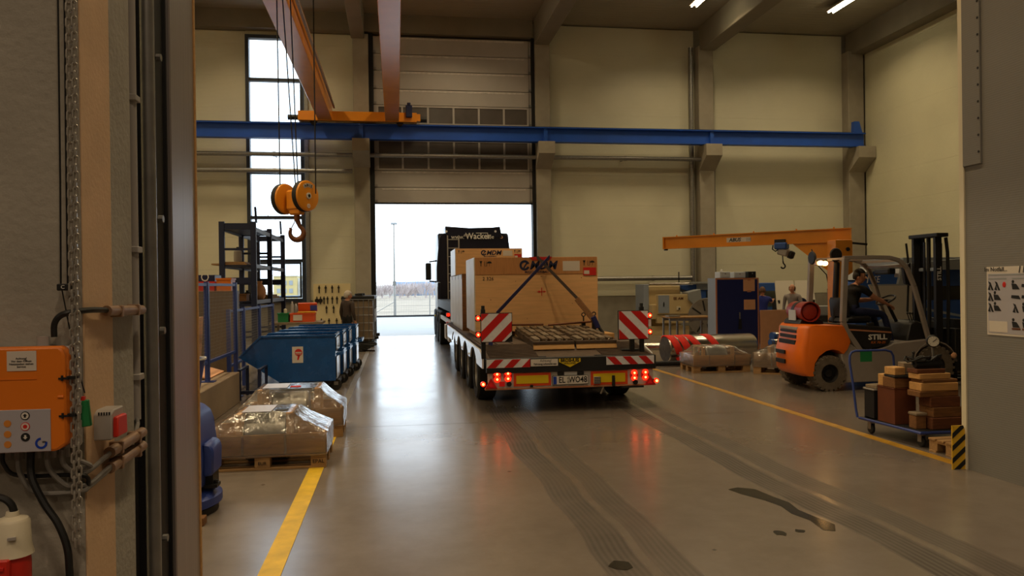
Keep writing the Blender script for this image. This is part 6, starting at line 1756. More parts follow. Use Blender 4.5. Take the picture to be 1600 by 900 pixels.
# driver
drv = {'pelvis': (7.50, 11.88, 1.24), 'chest': (7.56, 11.88, 1.50), 'neck': (7.635, 11.87, 1.70), 'head': (7.685, 11.86, 1.775),
       'shL': (7.61, 12.06, 1.64), 'shR': (7.61, 11.68, 1.63), 'elL': (7.80, 12.12, 1.42), 'elR': (7.83, 11.66, 1.47), 'wrL': (8.06, 12.02, 1.44), 'wrR': (8.10, 11.73, 1.36),
       'hipL': (7.56, 11.97, 1.24), 'hipR': (7.56, 11.79, 1.24), 'knL': (8.00, 12.02, 1.22), 'knR': (8.02, 11.72, 1.20), 'anL': (8.20, 12.02, 0.60), 'anR': (8.20, 11.72, 0.58), 'toL': (8.34, 12.03, 0.51), 'toR': (8.34, 11.71, 0.50)}
person('person', 'forklift driver in a black t-shirt gripping the steering wheel', (7.5, 11.88, 1.18), drv, cloth_black, hair_dark, 0.8, tilt=0.05, sleeves='short', pants=cloth_navy, scale=0.98)

# ------------------------------------------------------------------ platform trolley with timber
tr_t = T('platform_trolley', 'platform trolley with a blue tubular push handle, loaded with timber', 'trolley', (5.72, 7.72, 0))
tube('deck_frame', [(5.29, 8.20, 0.165), (5.36, 7.24, 0.165), (6.10, 7.20, 0.165), (6.08, 8.20, 0.165)], 0.016, fence_blue, tr_t, closed=True)
MB().prism([(5.29, 8.19), (5.365, 7.25), (6.09, 7.21), (6.07, 8.19)], 'z', 0.168, 0.182).build('platform', black, tr_t)
hp = [(5.29, 8.24, 0.165)]+[(5.285, 8.26, 0.25), (5.275, 8.30, 0.55), (5.255, 8.33, 0.80)]
hp += [(5.262, 8.335, 0.875), (5.285, 8.335, 0.915), (5.33, 8.335, 0.93), (5.72, 8.335, 0.93), (5.79, 8.335, 0.91), (5.82, 8.335, 0.86), (5.83, 8.32, 0.6), (5.84, 8.24, 0.165)]
tube('push_handle', hp, 0.014, fence_blue, tr_t, 10)
MB().box((5.39, 8.325, 0.80), (5.54, 8.33, 0.925)).build('document_holder', green_p, tr_t, label='dark green document sleeve')
for x, y in ((5.37, 8.10), (5.44, 7.34), (6.0, 8.10), (6.0, 7.34)):
    w_ = MB().lathe([(0, -0.017), (0.05, -0.017), (0.058, -0.008), (0.058, 0.008), (0.05, 0.017), (0, 0.017)], (x, y, 0.058), 'x', 18).build('castor_wheel', rubber, tr_t)
    MB().box((x-0.026, y-0.03, 0.055), (x-0.020, y+0.03, 0.155)).box((x+0.020, y-0.03, 0.055), (x+0.026, y+0.03, 0.155)).box((x-0.03, y-0.035, 0.150), (x+0.03, y+0.035, 0.158)).build('castor_fork', galv, w_)
def block(lab, c, size, mat, rz=0.0, name='timber_block', bev=0.006):
    t = MB().obox((0, 0, size[2]/2), size, None, bev).build(name, mat, None)
    t.location = (c[0], c[1], c[2]); t.rotation_euler = (0, 0, rz)
    t['label'] = lab; t['category'] = 'timber'; t['group'] = 'timber blocks on the trolley'
    return t
DZ = 0.183
pbx = T('plywood_box', 'square orange-brown plywood box standing on the trolley', 'box', (5.48, 7.79, DZ))
MB().box((5.345, 7.64, DZ), (5.60, 7.94, DZ+0.385), 0.003).build('carcass', ply_orange, pbx)
MB().box((5.34, 7.635, DZ+0.385), (5.605, 7.945, DZ+0.397), 0.002).build('lid', ply_orange, pbx)
kb = T('plastic_crate', 'black plastic crate between push handle and plywood box', 'crate', (5.45, 8.06, DZ))
MB().box((5.325, 7.975, DZ), (5.58, 8.155, DZ+0.012)).box((5.325, 7.975, DZ), (5.335, 8.155, DZ+0.33)).box((5.57, 7.975, DZ), (5.58, 8.155, DZ+0.33)).box((5.335, 7.975, DZ), (5.57, 7.985, DZ+0.33)).box((5.335, 8.145, DZ), (5.57, 8.155, DZ+0.33)).build('shell', black, kb)
MB().box((5.315, 7.965, DZ+0.33), (5.59, 7.99, DZ+0.345)).box((5.315, 8.14, DZ+0.33), (5.59, 8.165, DZ+0.345)).box((5.315, 7.99, DZ+0.33), (5.335, 8.14, DZ+0.345)).box((5.57, 7.99, DZ+0.33), (5.59, 8.14, DZ+0.345)).build('rim', grey_p, kb)
block('pale board piece lying on the black crate by the handle', (5.43, 8.06, DZ+0.346), (0.20, 0.17, 0.04), grey_wood, 0.2)
block('upright pine offcut leaning at the handle side of the stack', (5.42, 7.90, DZ+0.397), (0.13, 0.10, 0.13), pine, 0.25)
block('brown square beam lying on top of the plywood box', (5.47, 7.74, DZ+0.398), (0.26, 0.20, 0.11), old_wood, 0.05)
block('thin black steel plate on the beam above the plywood box', (5.49, 7.72, DZ+0.509), (0.29, 0.22, 0.025), dark_steel, -0.1)
block('short ochre block on the thin black plate', (5.42, 7.74, DZ+0.535), (0.14, 0.16, 0.085), pine, 0.12)
block('dark weathered block topmost above the plywood box', (5.56, 7.74, DZ+0.535), (0.12, 0.16, 0.13), grey_wood, -0.25)
LV = [0.12, 0.105, 0.11, 0.06, 0.085, 0.035, 0.06, 0.045]
ZS = [DZ]
for q in LV: ZS.append(ZS[-1]+q+0.001)
block('lowest long brown plank at the front edge of the trolley', (5.76, 7.40, ZS[0]), (0.46, 0.20, LV[0]), old_wood2, 0.02)
block('small dark beam beside the lowest plank, at the trolley corner', (5.455, 7.42, DZ), (0.12, 0.12, 0.14), old_wood, -0.03)
block('thin white-edged board on the small corner beam', (5.455, 7.42, DZ+0.141), (0.13, 0.14, 0.03), grey_wood, -0.03)
block('brown block second from the bottom of the right stack', (5.74, 7.42, ZS[1]), (0.36, 0.20, LV[1]), old_wood, 0.02)
block('reddish block third from the bottom of the right stack', (5.72, 7.43, ZS[2]), (0.34, 0.20, LV[2]), old_wood2, -0.03)
block('long golden beam fourth from the bottom of the right stack', (5.65, 7.44, ZS[3]), (0.46, 0.20, LV[3]), old_wood, 0.02)
block('long golden beam fifth from the bottom of the right stack', (5.66, 7.44, ZS[4]), (0.43, 0.20, LV[4]), pine, -0.02)
block('thin golden board sixth from the bottom of the right stack', (5.67, 7.44, ZS[5]), (0.41, 0.19, LV[5]), old_wood, 0.01)
block('pale block seventh from the bottom of the right stack', (5.62, 7.45, ZS[6]), (0.37, 0.18, LV[6]), pine, 0.02)
block('reddish thin board on top of the right stack', (5.59, 7.46, ZS[7]), (0.33, 0.17, LV[7]), old_wood2, -0.02)
block('dark red block standing behind the right stack', (5.98, 7.80, DZ), (0.16, 0.40, 0.42), old_wood2, 0.0)
HX, HZ = -0.17, ZS[8]-DZ-0.578
hy = T('pump_unit', 'dark hand pump unit with hoses lying on top of the timber stack', 'pump', (5.60, 7.47, ZS[8]))
PZ = ZS[8]
MB().lathe([(0, -0.15), (0.035, -0.15), (0.04, -0.13), (0.04, 0.13), (0.03, 0.16), (0, 0.16)], (5.60, 7.45, PZ+0.045), 'x', 16).build('cylinder', dark_steel, hy)
MB().box((5.48, 7.42, PZ), (5.74, 7.50, PZ+0.022), 0.004).build('base', dark_steel, hy)
MB().cyl((5.44, 7.47, PZ+0.04), (5.45, 7.47, PZ+0.16), 0.012, n=8).ball((5.45, 7.47, PZ+0.17), 0.016, 8).build('lever', lift_black, hy)
tube('hose', [(5.50+0.10*math.cos(a*0.55)*(1+a*0.03), 7.47+0.06*math.sin(a*0.55), PZ+0.10+0.025*math.sin(a*1.3)) for a in range(22)], 0.011, lift_black, hy)
tube('hose', [(5.62, 7.43, PZ+0.08), (5.68, 7.41, PZ+0.13), (5.75, 7.44, PZ+0.14), (5.79, 7.50, PZ+0.08)], 0.013, lift_black, hy)
MB().obox((5.70, 7.46, PZ+0.075), (0.07, 0.06, 0.10), Matrix.Rotation(0.3, 3, 'Z'), 0.01).build('valve', dark_steel, hy)
ga = T('pressure_gauge', 'round white pressure gauge standing up on the pump unit', 'gauge', (5.70, 7.48, PZ+0.12))
MB().cyl((5.70, 7.49, PZ+0.11), (5.69, 7.49, PZ+0.24), 0.012, n=8).build('stem', galv, ga)
Rg = Matrix.Rotation(-0.45, 4, 'Z'); gc = (5.69, 7.48, PZ+0.285)
m = MB().lathe([(0, -0.03), (0.055, -0.03), (0.066, -0.022), (0.066, 0.03), (0.055, 0.045), (0, 0.045)], (0, 0, 0), 'y', 28); m.bm.transform(Matrix.Translation(gc) @ Rg); g0 = m.build('case', dark_steel, ga)
m = MB().cyl((0, -0.033, 0), (0, -0.030, 0), 0.054, n=28); m.bm.transform(Matrix.Translation(gc) @ Rg); m.build('dial', gauge_face, g0)
m = MB().obox((0.012, -0.035, 0.012), (0.055, 0.002, 0.006), Matrix.Rotation(-0.7, 3, 'Y'))
for k in range(9): 
    a = math.radians(-40+k*32.5); m.obox((0.045*math.cos(a), -0.034, 0.045*math.sin(a)), (0.012, 0.001, 0.003), Matrix.Rotation(-a, 3, 'Y'))
m.bm.transform(Matrix.Translation(gc) @ Rg); m.build('needle', ink, g0)

p_ = T('empty_pallet', 'small empty wooden pallet between the trolley and the striped guard', 'pallet', (5.8, 6.9, 0))
for k in range(5):
    y = 6.56+k*0.125
    MB().box((5.38, y, 0.118), (6.40, y+0.10, 0.14), 0.003).build('deck_board', pallet_wood, p_)
for x in (5.39, 5.82, 6.26):
    MB().box((x, 6.56, 0.098), (x+0.13, 7.16, 0.118), 0.002).build('stringer_board', pallet_wood, p_)
    for y in (6.56, 6.80, 7.04): MB().box((x, y, 0.02), (x+0.13, y+0.12, 0.098), 0.003).build('block', pallet_wood, p_)
for y in (6.57, 6.81, 7.05): MB().box((5.38, y, 0), (6.40, y+0.10, 0.02), 0.002).build('base_board', pallet_wood, p_)
mk = T('corner_guard', 'yellow and black striped corner guard at the foot of the grey wall', 'corner guard', (5.13, 6.41, 0))
prism('plate', [(5.055, 0.0), (5.195, 0.0), (5.195, 0.335), (5.165, 0.405), (5.055, 0.405)], 'y', 6.40, 6.412, hazard_y, mk, label='yellow plate')
MB().box((5.180, 6.412, 0.0), (5.195, 6.56, 0.335)).build('return_plate', hazard_y, mk)
def clip_poly(poly, lo_x, hi_x, lo_z, hi_z):
    for f in (lambda p: p[0]-lo_x, lambda p: hi_x-p[0], lambda p: p[1]-lo_z, lambda p: hi_z-p[1], lambda p: (5.195-p[0])*0.07+(0.335-p[1])*0.03+0.0):
        out = []
        for i in range(len(poly)):
            a, b = poly[i], poly[(i+1) % len(poly)]; fa, fb = f(a), f(b)
            if fa >= 0: out.append(a)
            if fa*fb < 0:
                q = fa/(fa-fb); out.append((a[0]+(b[0]-a[0])*q, a[1]+(b[1]-a[1])*q))
        poly = out
        if not poly: return []
    return poly
for k in range(5):
    zb = -0.06+k*0.115
    P = clip_poly([(5.055, zb), (5.195, zb+0.115), (5.195, zb+0.165), (5.055, zb+0.05)], 5.055, 5.195, 0.0, 0.405)
    if len(P) > 2: prism('black_stripe', P, 'y', 6.397, 6.401, ink, mk)

# poster on the near wall
po = T('safety_poster', 'grey safety poster with rows of small pictograms on the right wall', 'poster', (5.195, 5.93, 1.26))
MB().box((5.194, 5.60, 1.262), (5.199, 6.125, 1.862)).build('sheet', paper, po)
MB().box((5.1925, 5.62, 1.28), (5.1945, 6.11, 1.80)).build('grey_field', panel_grey, po)
MB().box((5.191, 5.895, 1.29), (5.193, 6.10, 1.385)).build('white_field', paper, po)
lettering('Im Notfall...', 0.055, (5.1905, 6.02, 1.838), '-x', ink, po)
lettering('112', 0.085, (5.1905, 5.72, 1.83), '-x', ink, po, shear=0.2)
for ya, yb, z in ((5.63, 6.10, 1.785), (5.63, 5.84, 1.752), (5.90, 6.10, 1.752)): MB().box((5.191, ya, z), (5.193, yb, z+0.010)).build('text_line', mach_grey, po)
def picto(y, z, k):
    m = MB()
    if k == 0: m.ball((5.191, y+0.03, z+0.035), (0.002, 0.014, 0.014), 8); m.prism([(y-0.04, z-0.03), (y+0.035, z-0.03), (y+0.045, z+0.02), (y-0.005, z+0.015)], 'x', 5.190, 5.193)
    elif k == 1: m.prism([(y-0.03, z-0.04), (y-0.01, z-0.04), (y+0.03, z+0.04), (y+0.005, z+0.03)], 'x', 5.190, 5.193); m.prism([(y+0.005, z-0.04), (y+0.035, z-0.035), (y+0.015, z+0.01)], 'x', 5.190, 5.193)
    else: m.prism([(y-0.05, z-0.02), (y+0.05, z-0.01), (y+0.045, z+0.015), (y-0.03, z+0.012)], 'x', 5.190, 5.193)
    m.build('pictogram', ink, po)
for z, r in ((1.695, (1, 1, 0)), (1.60, (1, 0, 2)), (1.505, (1, 0, 1))):
    for i, k in enumerate(r[:2]): picto(6.075-i*0.075, z, k)
    for i, k in enumerate((0, 2) if z > 1.6 else ((2, 2) if z > 1.55 else (1, 0))): picto(5.80-i*0.11, z, k)
for y in (5.80, 5.69): picto(y, 1.37, 0); MB().box((5.190, y-0.045, 1.32), (5.193, y+0.045, 1.335)).build('pictogram_base', hook_rust, po)
MB().ball((5.191, 5.925, 1.705), (0.002, 0.02, 0.025), 10).build('red_mark', ink_red, po)

# ------------------------------------------------------------------ steel shaft with slings
sh = T('steel_shaft', 'large shiny steel shaft lying on the floor with red slings around it', 'shaft', (6.75, 16.0, 0))
m = MB().lathe([(0, -1.06), (0.27, -1.06), (0.29, -1.04), (0.29, 0.3), (0.285, 0.31), (0.285, 1.0), (0.26, 1.06), (0, 1.06)], (0, 0, 0), 'x', 40)
m.bm.transform(Matrix.Translation((6.76, 16.0, 0.34)) @ Matrix.Rotation(0.12, 4, 'Z')); sh_o = m.build('shaft', steel, sh)
m = MB().lathe([(0, -1.064), (0.265, -1.064), (0.265, -1.06), (0, -1.06)], (0, 0, 0), 'x', 32)
m.bm.transform(Matrix.Translation((6.76, 16.0, 0.34)) @ Matrix.Rotation(0.12, 4, 'Z')); m.build('sawn_end', steel_end, sh_o)
for x, lab in ((6.1, 'wooden chock under the left end of the steel shaft'), (7.4, 'wooden chock under the right end of the steel shaft')):
    tag(MB().prism([(x-0.06, 0), (x+0.06, 0), (x+0.06, 0.06), (x-0.06, 0.06)], 'y', 15.6, 16.4).build('timber_chock', old_wood), lab, 'chock')
def sling(lab, dx, lean, hang):
    m = MB(); n_ = 26; A, B = [], []
    for k in range(n_+1):
        a = math.radians(200-k*(400 if hang else 230)/n_)
        r = 0.30
        off = lean*math.sin(a)*0.16
        q = Vector((dx+off, r*math.cos(a), 0.34+r*math.sin(a)))
        R = Matrix.Rotation(0.12, 4, 'Z')
        A.append(Vector((6.76, 16.0, 0))+(R @ (q+Vector((-0.085, 0, 0))))); B.append(Vector((6.76, 16.0, 0))+(R @ (q+Vector((0.085, 0, 0)))))
    ra = [m.bm.verts.new(p) for p in A]; rb = [m.bm.verts.new(p) for p in B]
    for i in range(n_): m.bm.faces.new((ra[i], ra[i+1], rb[i+1], rb[i]))
    o = m.build('lifting_sling', sling_red); s_ = o.modifiers.new('thick', 'SOLIDIFY'); s_.thickness = 0.03; s_.offset = 1
    return tag(o, lab, 'sling', 'red slings on the steel shaft')
sling('leftmost red sling around the sawn end of the steel shaft', -0.88, -0.7, False)
sling('second red sling from the left around the steel shaft', -0.66, -0.7, False)
sling('third red sling from the left, slanting down the steel shaft', -0.36, -1.3, False)
sling('rightmost red sling on top of the steel shaft', 0.06, -1.1, False)
m = MB()
for k, (p, q) in enumerate((((-0.70, -0.31, 0.28), (-0.62, -0.36, 0.02)), ((-0.86, -0.31, 0.25), (-0.68, -0.40, 0.015)), ((-0.62, -0.36, 0.02), (-0.45, -0.50, 0.015)), ((-0.36, -0.30, 0.30), (-0.25, -0.33, 0.06)))):
    m.bar(Vector((6.76, 16.0, 0))+Vector(p), Vector((6.76, 16.0, 0))+Vector(q), 0.16, 0.03, (0, 1, 0.3))
tag(m.build('lifting_sling', sling_red), 'loose ends of red sling hanging from the shaft to the floor', 'sling')
fp = tag(MB().cyl((5.35, 15.5, 0.07), (6.0, 15.52, 0.07), 0.055, n=16).build('steel_bar', dark_steel), 'short dark round bar on the floor below the red slings', 'bar')
br = T('bar_stack', 'bright round bars on timber bearers behind the trailer tail', 'bars', (5.0, 17.0, 0))
for y, z in ((16.9, 0.30), (17.2, 0.30)): cyl('bar', (4.4, y, z), (6.9, y, z), 0.07, steel, br)
for x in (4.7, 6.3): box('bearer', (x-0.06, 16.7, 0), (x+0.06, 17.4, 0.23), old_wood, br)
for i, (x, y, r, lab) in enumerate(((8.15, 15.9, 0.075, 'nearer bright round bar with a blue end behind the grey wrapped pallet'), (8.55, 16.6, 0.10, 'thicker bright round bar with a blue end beside the beige partition'))):
    z = 0.42 if i == 0 else 0.50
    t = T('steel_bar', lab, 'bar', (x+0.7, y, 0))
    cyl('bar', (x, y, z), (x+1.3, y+0.2, z), r, steel, t, n=24)
    cyl('blue_end', (x-0.015, y, z), (x+0.06, y+0.01, z), r*1.02, mach_blue, t, n=24)
    for k in (0.3, 1.0): box('bearer', (x+k-0.05, y-0.2, 0), (x+k+0.05, y+0.45, z-r), old_wood, t)

# ------------------------------------------------------------------ cabinets, partition, machines
cb = T('navy_cabinet', 'tall navy fronted cabinet with papers taped on its door', 'cabinet', (8.4, 18.3, 0))
MB().box((7.80, 18.02, 0.0), (8.93, 18.5, 1.87), 0.004).build('carcass', cab_grey, cb)
MB().box((7.80, 18.0, 0.02), (7.835, 18.02, 1.87)).box((8.895, 18.0, 0.02), (8.93, 18.02, 1.87)).box((7.835, 18.0, 1.835), (8.895, 18.02, 1.87)).build('front_frame', cab_trim, cb)
cdoor = MB().box((7.84, 18.0, 0.05), (8.89, 18.018, 1.83)).build('door', cab_navy, cb)
for x0, z0, x1, z1 in ((8.52, 1.54, 8.82, 1.83), (8.53, 1.08, 8.83, 1.33)):
    MB().box((x0, 17.994, z0), (x1, 17.999, z1)).build('paper_sheet', hard_beige, cdoor)
MB().box((8.62, 17.99, 1.515), (8.72, 17.998, 1.56)).box((8.63, 17.988, 1.80), (8.71, 17.996, 1.84)).build('clip', cab_trim, cdoor)
MB().box((8.40, 17.97, 0.85), (8.43, 18.0, 1.02), 0.004).build('door_handle', galv, cdoor)
MB().prism([(8.37, 0.60), (8.46, 0.60), (8.45, 0.86), (8.39, 0.86)], 'y', 17.975, 17.99).build('hanging_glove', black, cdoor)
for x0, x1, z1, c, lab in ((7.95, 8.22, 2.03, case_grey, 'left grey box on top of the navy cabinet'), (8.32, 8.62, 2.02, case_grey, 'right grey box on top of the navy cabinet'), (8.70, 8.90, 2.03, black, 'small dark box at the right end of the navy cabinet top')):
    t = T('metal_case', lab, 'case', ((x0+x1)/2, 18.2, 1.871))
    MB().box((x0, 18.08, 1.872), (x1, 18.4, z1), 0.008).build('body', c, t)
    MB().box((x0+0.03, 18.07, 1.90), (x1-0.03, 18.08, z1-0.03)).build('front_panel', c, t)
    MB().cyl(((x0+x1)/2, 18.066, z1-0.05), ((x0+x1)/2, 18.07, z1-0.05), 0.018, n=10).build('latch', galv, t)
cyl_o = MB().lathe([(0, 0), (0.03, 0), (0.03, 0.05), (0.015, 0.06), (0, 0.06)], (8.05, 18.2, 2.03), 'z', 10).build('bottle_cap', white_paint)
tag(cyl_o, 'small white knob standing on the left grey box', 'cap')
pt_ = T('partition', 'low beige hardboard partition beside the navy cabinet', 'partition', (9.35, 18.0, 0))
MB().box((8.96, 17.98, 0.06), (9.72, 18.02, 1.06), 0.003).build('panel', hard_beige, pt_)
for x in (9.0, 9.66): MB().box((x, 17.9, 0), (x+0.04, 18.3, 0.06)).build('foot', galv, pt_)

wb_ = T('work_bench', 'grey steel bench with brown top left of the navy cabinet', 'bench', (8.3, 21.2, 0))
MB().box((7.66, 20.9, 0.76), (9.0, 21.6, 0.80), 0.004).build('bench_top', pallet_wood, wb_)
for x in (7.70, 8.12, 8.86):
    for y in (20.95, 21.5): MB().box((x-0.025, y-0.025, 0), (x+0.025, y+0.025, 0.76)).build('leg', galv, wb_)
MB().box((7.7, 20.93, 0.68), (8.9, 20.96, 0.76)).box((7.7, 21.5, 0.68), (8.9, 21.53, 0.76)).build('apron', galv, wb_)
tag(MB().box((7.68, 21.0, 0.801), (8.02, 21.3, 0.84), 0.004).build('steel_plate', galv), 'flat grey plate on the left end of the steel bench', 'plate')
ck = T('lathe_chuck', 'big round grey lathe faceplate standing behind the steel bench', 'faceplate', (9.55, 23.2, 0))
m = MB().lathe([(0, -0.10), (0.15, -0.10), (0.15, -0.06), (0.60, -0.06), (0.62, -0.04), (0.62, 0.08), (0, 0.08)], (0, 0, 0), 'y', 40)
Mc = Matrix.Translation((9.75, 23.2, 0.66)) @ Matrix.Rotation(-0.75, 4, 'Z')
m.bm.transform(Mc); cko = m.build('disc', drum_steel, ck)
m = MB()
for k in range(8):
    a = PI/4*k+0.2; m.obox((0.38*math.cos(a), -0.065, 0.38*math.sin(a)), (0.34, 0.012, 0.05), Matrix.Rotation(-a, 3, 'Y'))
m.bm.transform(Mc); m.build('t_slots', black, cko)
MB().box((9.4, 23.0, 0), (10.1, 23.5, 0.06)).build('stand', dark_steel, ck)
# lathe
lt = T('lathe', 'cream and blue lathe with a long bright tube along its top', 'lathe', (9.6, 25.3, 0))
MB().box((8.55, 25.5, 0.30), (9.75, 26.3, 1.68), 0.02).build('headstock', mach_cream, lt)
MB().box((8.36, 25.3, 0.25), (8.55, 26.2, 1.74), 0.01).build('end_post', cab_grey, lt)
MB().box((8.55, 25.0, 0.55), (9.0, 25.5, 1.05), 0.02).box((8.5, 25.1, 0.0), (9.9, 26.2, 0.30)).build('bed', mach_cream, lt)
MB().cyl((8.56, 25.3, 1.74), (10.1, 25.3, 1.74), 0.05, n=14).build('top_tube', steel, lt)
eb = MB().box((8.72, 24.9, 0.72), (9.95, 25.1, 1.38), 0.008).build('switch_cabinet', mach_cream, lt)
MB().box((8.74, 24.885, 0.76), (9.12, 24.9, 1.36)).build('switch_door', cab_grey, eb)
MB().ball((8.93, 24.88, 1.05), (0.025, 0.01, 0.09), 8).build('door_handle', black, eb)
lettering('EE AM', 0.13, (9.45, 24.895, 1.24), '-y', hook_rust, eb, bold=0.003)
MB().box((9.38, 24.87, 0.86), (9.52, 24.9, 0.98)).build('socket_plate', cream_p, eb)
MB().ball((9.47, 24.865, 0.90), (0.035, 0.012, 0.035), 8).build('plug', black, eb)
MB().box((8.72, 24.95, 0.42), (10.0, 25.15, 0.70)).build('lower_panel', mach_cream, lt)
MB().prism([(9.78, 1.45), (10.20, 1.55), (10.32, 0.60), (10.0, 0.45), (10.05, 0.95), (9.78, 1.2)], 'y', 24.8, 25.4, 0.01).build('slanted_guard', mach_grey, lt)
MB().prism([(9.75, 1.70), (11.6, 1.72), (11.6, 0.35), (10.4, 0.40), (10.15, 1.45), (9.75, 1.55)], 'y', 25.4, 26.4, 0.02).build('hood', mach_blue, lt)
MB().box((10.30, 25.37, 1.52), (12.4, 25.44, 1.74)).build('hood_rail', cab_grey, lt)
hw = MB().box((10.65, 25.36, 0.80), (11.5, 25.40, 1.48)).build('hood_window', pane_green, lt)
MB().box((11.6, 25.6, 0.2), (13.6, 26.4, 1.74), 0.02).build('tailstock_hood', mach_blue, lt)
MB().box((11.9, 25.57, 0.9), (13.4, 25.6, 1.45)).build('hood_window', pane_green, lt)
MB().box((10.0, 25.2, 1.75), (11.4, 25.6, 1.80)).build('top_rail', mach_grey, lt)
cyl('signal_post', (9.63, 25.3, 1.74), (9.63, 25.3, 2.15), 0.02, black, lt, n=8)
for k, (x0, lab) in enumerate(((11.55, 'left white sloping cover sheet behind the man in grey'), (12.2, 'right white sloping cover sheet behind the man in grey'))):
    t = T('machine_cover', lab, 'cover', (x0+0.4, 22.2, 0))
    MB().plate([(x0-0.1, 21.9, 0.92), (x0+0.54, 21.9, 0.92), (x0+0.70, 22.4, 1.80), (x0+0.1, 22.4, 1.80)], (0, 0.03, -0.01)).build('sheet', board_grey, t)
    MB().box((x0, 22.0, 0), (x0+0.05, 22.4, 1.2)).box((x0+0.5, 22.0, 0), (x0+0.55, 22.4, 1.2)).build('stand', dark_steel, t)
mb_ = T('machine_bed', 'dark machine bed with grey slide below the sloping covers', 'machine', (12.2, 21.6, 0))
MB().box((11.4, 21.2, 0), (13.2, 21.85, 0.75), 0.01).build('base', lift_black, mb_)
MB().box((11.7, 21.3, 0.75), (13.0, 21.8, 1.02), 0.01).build('slide', mach_grey, mb_)
MB().cyl((11.9, 21.25, 1.12), (11.9, 21.5, 1.12), 0.16, n=20).build('hand_wheel', navy, mb_)
MB().cyl((11.9, 21.23, 1.12), (11.9, 21.25, 1.12), 0.07, n=14).build('hub', steel, mb_)
bmz = T('machining_centre', 'large blue and grey machine behind the forklift mast', 'machine', (11.6, 16, 0))
MB().prism([(9.72, 0.3), (9.72, 1.75), (10.20, 2.02), (10.75, 1.98), (11.05, 1.60), (11.05, 0.3)], 'y', 15.2, 15.6, 0.02).build('left_housing', mach_blue, bmz)
MB().prism([(9.69, 1.78), (10.16, 2.06), (13.4, 2.30), (13.4, 1.98), (10.82, 1.98), (10.36, 2.04)], 'y', 15.15, 15.65).build('roof_panel', mach_grey, bmz)
MB().box((11.05, 15.5, 1.62), (13.5, 17.0, 2.02), 0.01).build('upper_housing', mach_blue, bmz)
MB().box((11.05, 15.45, 2.02), (13.5, 17.05, 2.26), 0.01).build('top_cover', mach_grey, bmz)
MB().box((11.05, 15.6, 0.3), (13.5, 16.9, 1.30), 0.01).build('lower_housing', mach_blue, bmz)
MB().box((11.05, 15.9, 1.30), (13.5, 16.9, 1.62)).build('window_band', mach_window, bmz)
MB().box((10.0, 15.3, 0), (13.5, 16.9, 0.3)).build('plinth', lift_black, bmz)
MB().bar((11.3, 15.3, 1.15), (12.9, 15.3, 0.85), 0.05).build('cable_chute', cab_grey, bmz)
lettering('H', 0.30, (9.95, 15.18, 1.80), '-y', ink_white, bmz, shear=0.25, sx=0.8)
lettering('SE', 0.20, (10.22, 15.18, 1.78), '-y', ink_white, bmz, shear=0.25, sx=0.8)
MB().prism([(10.78, 1.98), (11.1, 1.98), (11.1, 0.9), (10.5, 0.9)], 'y', 15.12, 15.2).build('door', mach_grey, bmz)
gbd = T('grey_screen', 'large light grey screen board standing behind the forklift driver', 'screen', (9.85, 14.1, 0))
MB().prism([(9.26, 1.68), (10.36, 1.665), (10.36, 0.98), (9.62, 0.98)], 'y', 14.0, 14.03, 0.003).build('board', board_grey, gbd)
for x in (9.66, 10.30): MB().box((x, 14.03, 0), (x+0.05, 14.08, 1.5)).build('post', galv, gbd)
MB().box((9.3, 13.998, 1.655), (10.36, 14.034, 1.685)).build('top_edge', mach_grey, gbd)
box('foot', (9.6, 13.85, 0), (10.4, 14.3, 0.04), galv, gbd)
dr_ = T('drum_rack', 'stack of pallets and timber right of the forklift front wheel', 'pallet stack', (10.2, 12.6, 0))
for k in range(3): MB().box((9.9, 12.6, 0.05+k*0.16), (11.0, 13.3, 0.09+k*0.16), 0.003).build('deck', pallet_wood if k else grey_wood, dr_)
for k in range(3):
    for x in (9.9, 10.4, 10.88): MB().box((x, 12.6, k*0.16-0.02 if k else 0), (x+0.12, 13.3, 0.05+k*0.16)).build('bearer', pallet_wood, dr_)
MB().box((9.85, 12.5, 0.41), (11.0, 13.3, 0.62), 0.005).build('grey_box', mach_grey, dr_)
cr_ = T('cable_reel', 'round black cable reel right of the forklift mast', 'reel', (10.6, 12.9, 0.62))
m = MB().tube([(10.62+0.20*math.cos(a*PI/14), 12.85, 0.89+0.22*math.sin(a*PI/14)) for a in range(28)], 0.035, 8, True); m.tube([(10.62+0.14*math.cos(a*PI/14), 12.9, 0.87+0.16*math.sin(a*PI/14)) for a in range(28)], 0.03, 8, True)
m.build('coil', rubber, cr_)
MB().box((10.5, 12.8, 0.62), (10.75, 12.95, 0.68)).build('foot', lift_black, cr_)

# ------------------------------------------------------------------ jib crane
jb = T('jib_crane', 'orange slewing jib crane with a short post behind the forklift', 'crane', (11.1, 18.0, 0))
MB().box((10.92, 17.85, 0), (11.38, 18.25, 2.80), 0.01).build('post', yellow_crane, jb)
MB().box((10.8, 17.7, 0), (11.5, 18.4, 0.04)).build('foot_plate', yellow_crane, jb)
A, B = Vector((7.92, 22.0, 2.96)), Vector((11.42, 17.96, 2.93))
m = MB(); m.bar(A, B, 0.05, 0.34); 
for dz in (-0.165, 0.165): m.bar(A+Vector((0, 0, dz)), B+Vector((0, 0, dz)), 0.16, 0.025)
arm = m.build('arm', yellow_crane, jb)
d_ = (B-A).normalized(); nrm_ = Vector((-d_.y, d_.x, 0)); nrm_ = -nrm_ if nrm_.y > 0 else nrm_
def on_arm(s): return A+(B-A)*s
MB().obox(on_arm(0.005), (0.18, 0.04, 0.36), Matrix((nrm_, d_, Vector((0, 0, 1)))).transposed()).build('end_plate', yellow_crane, jb)
MB().box((7.93, 21.93, 2.74), (8.02, 22.03, 2.78)).build('end_buffer', black, jb)
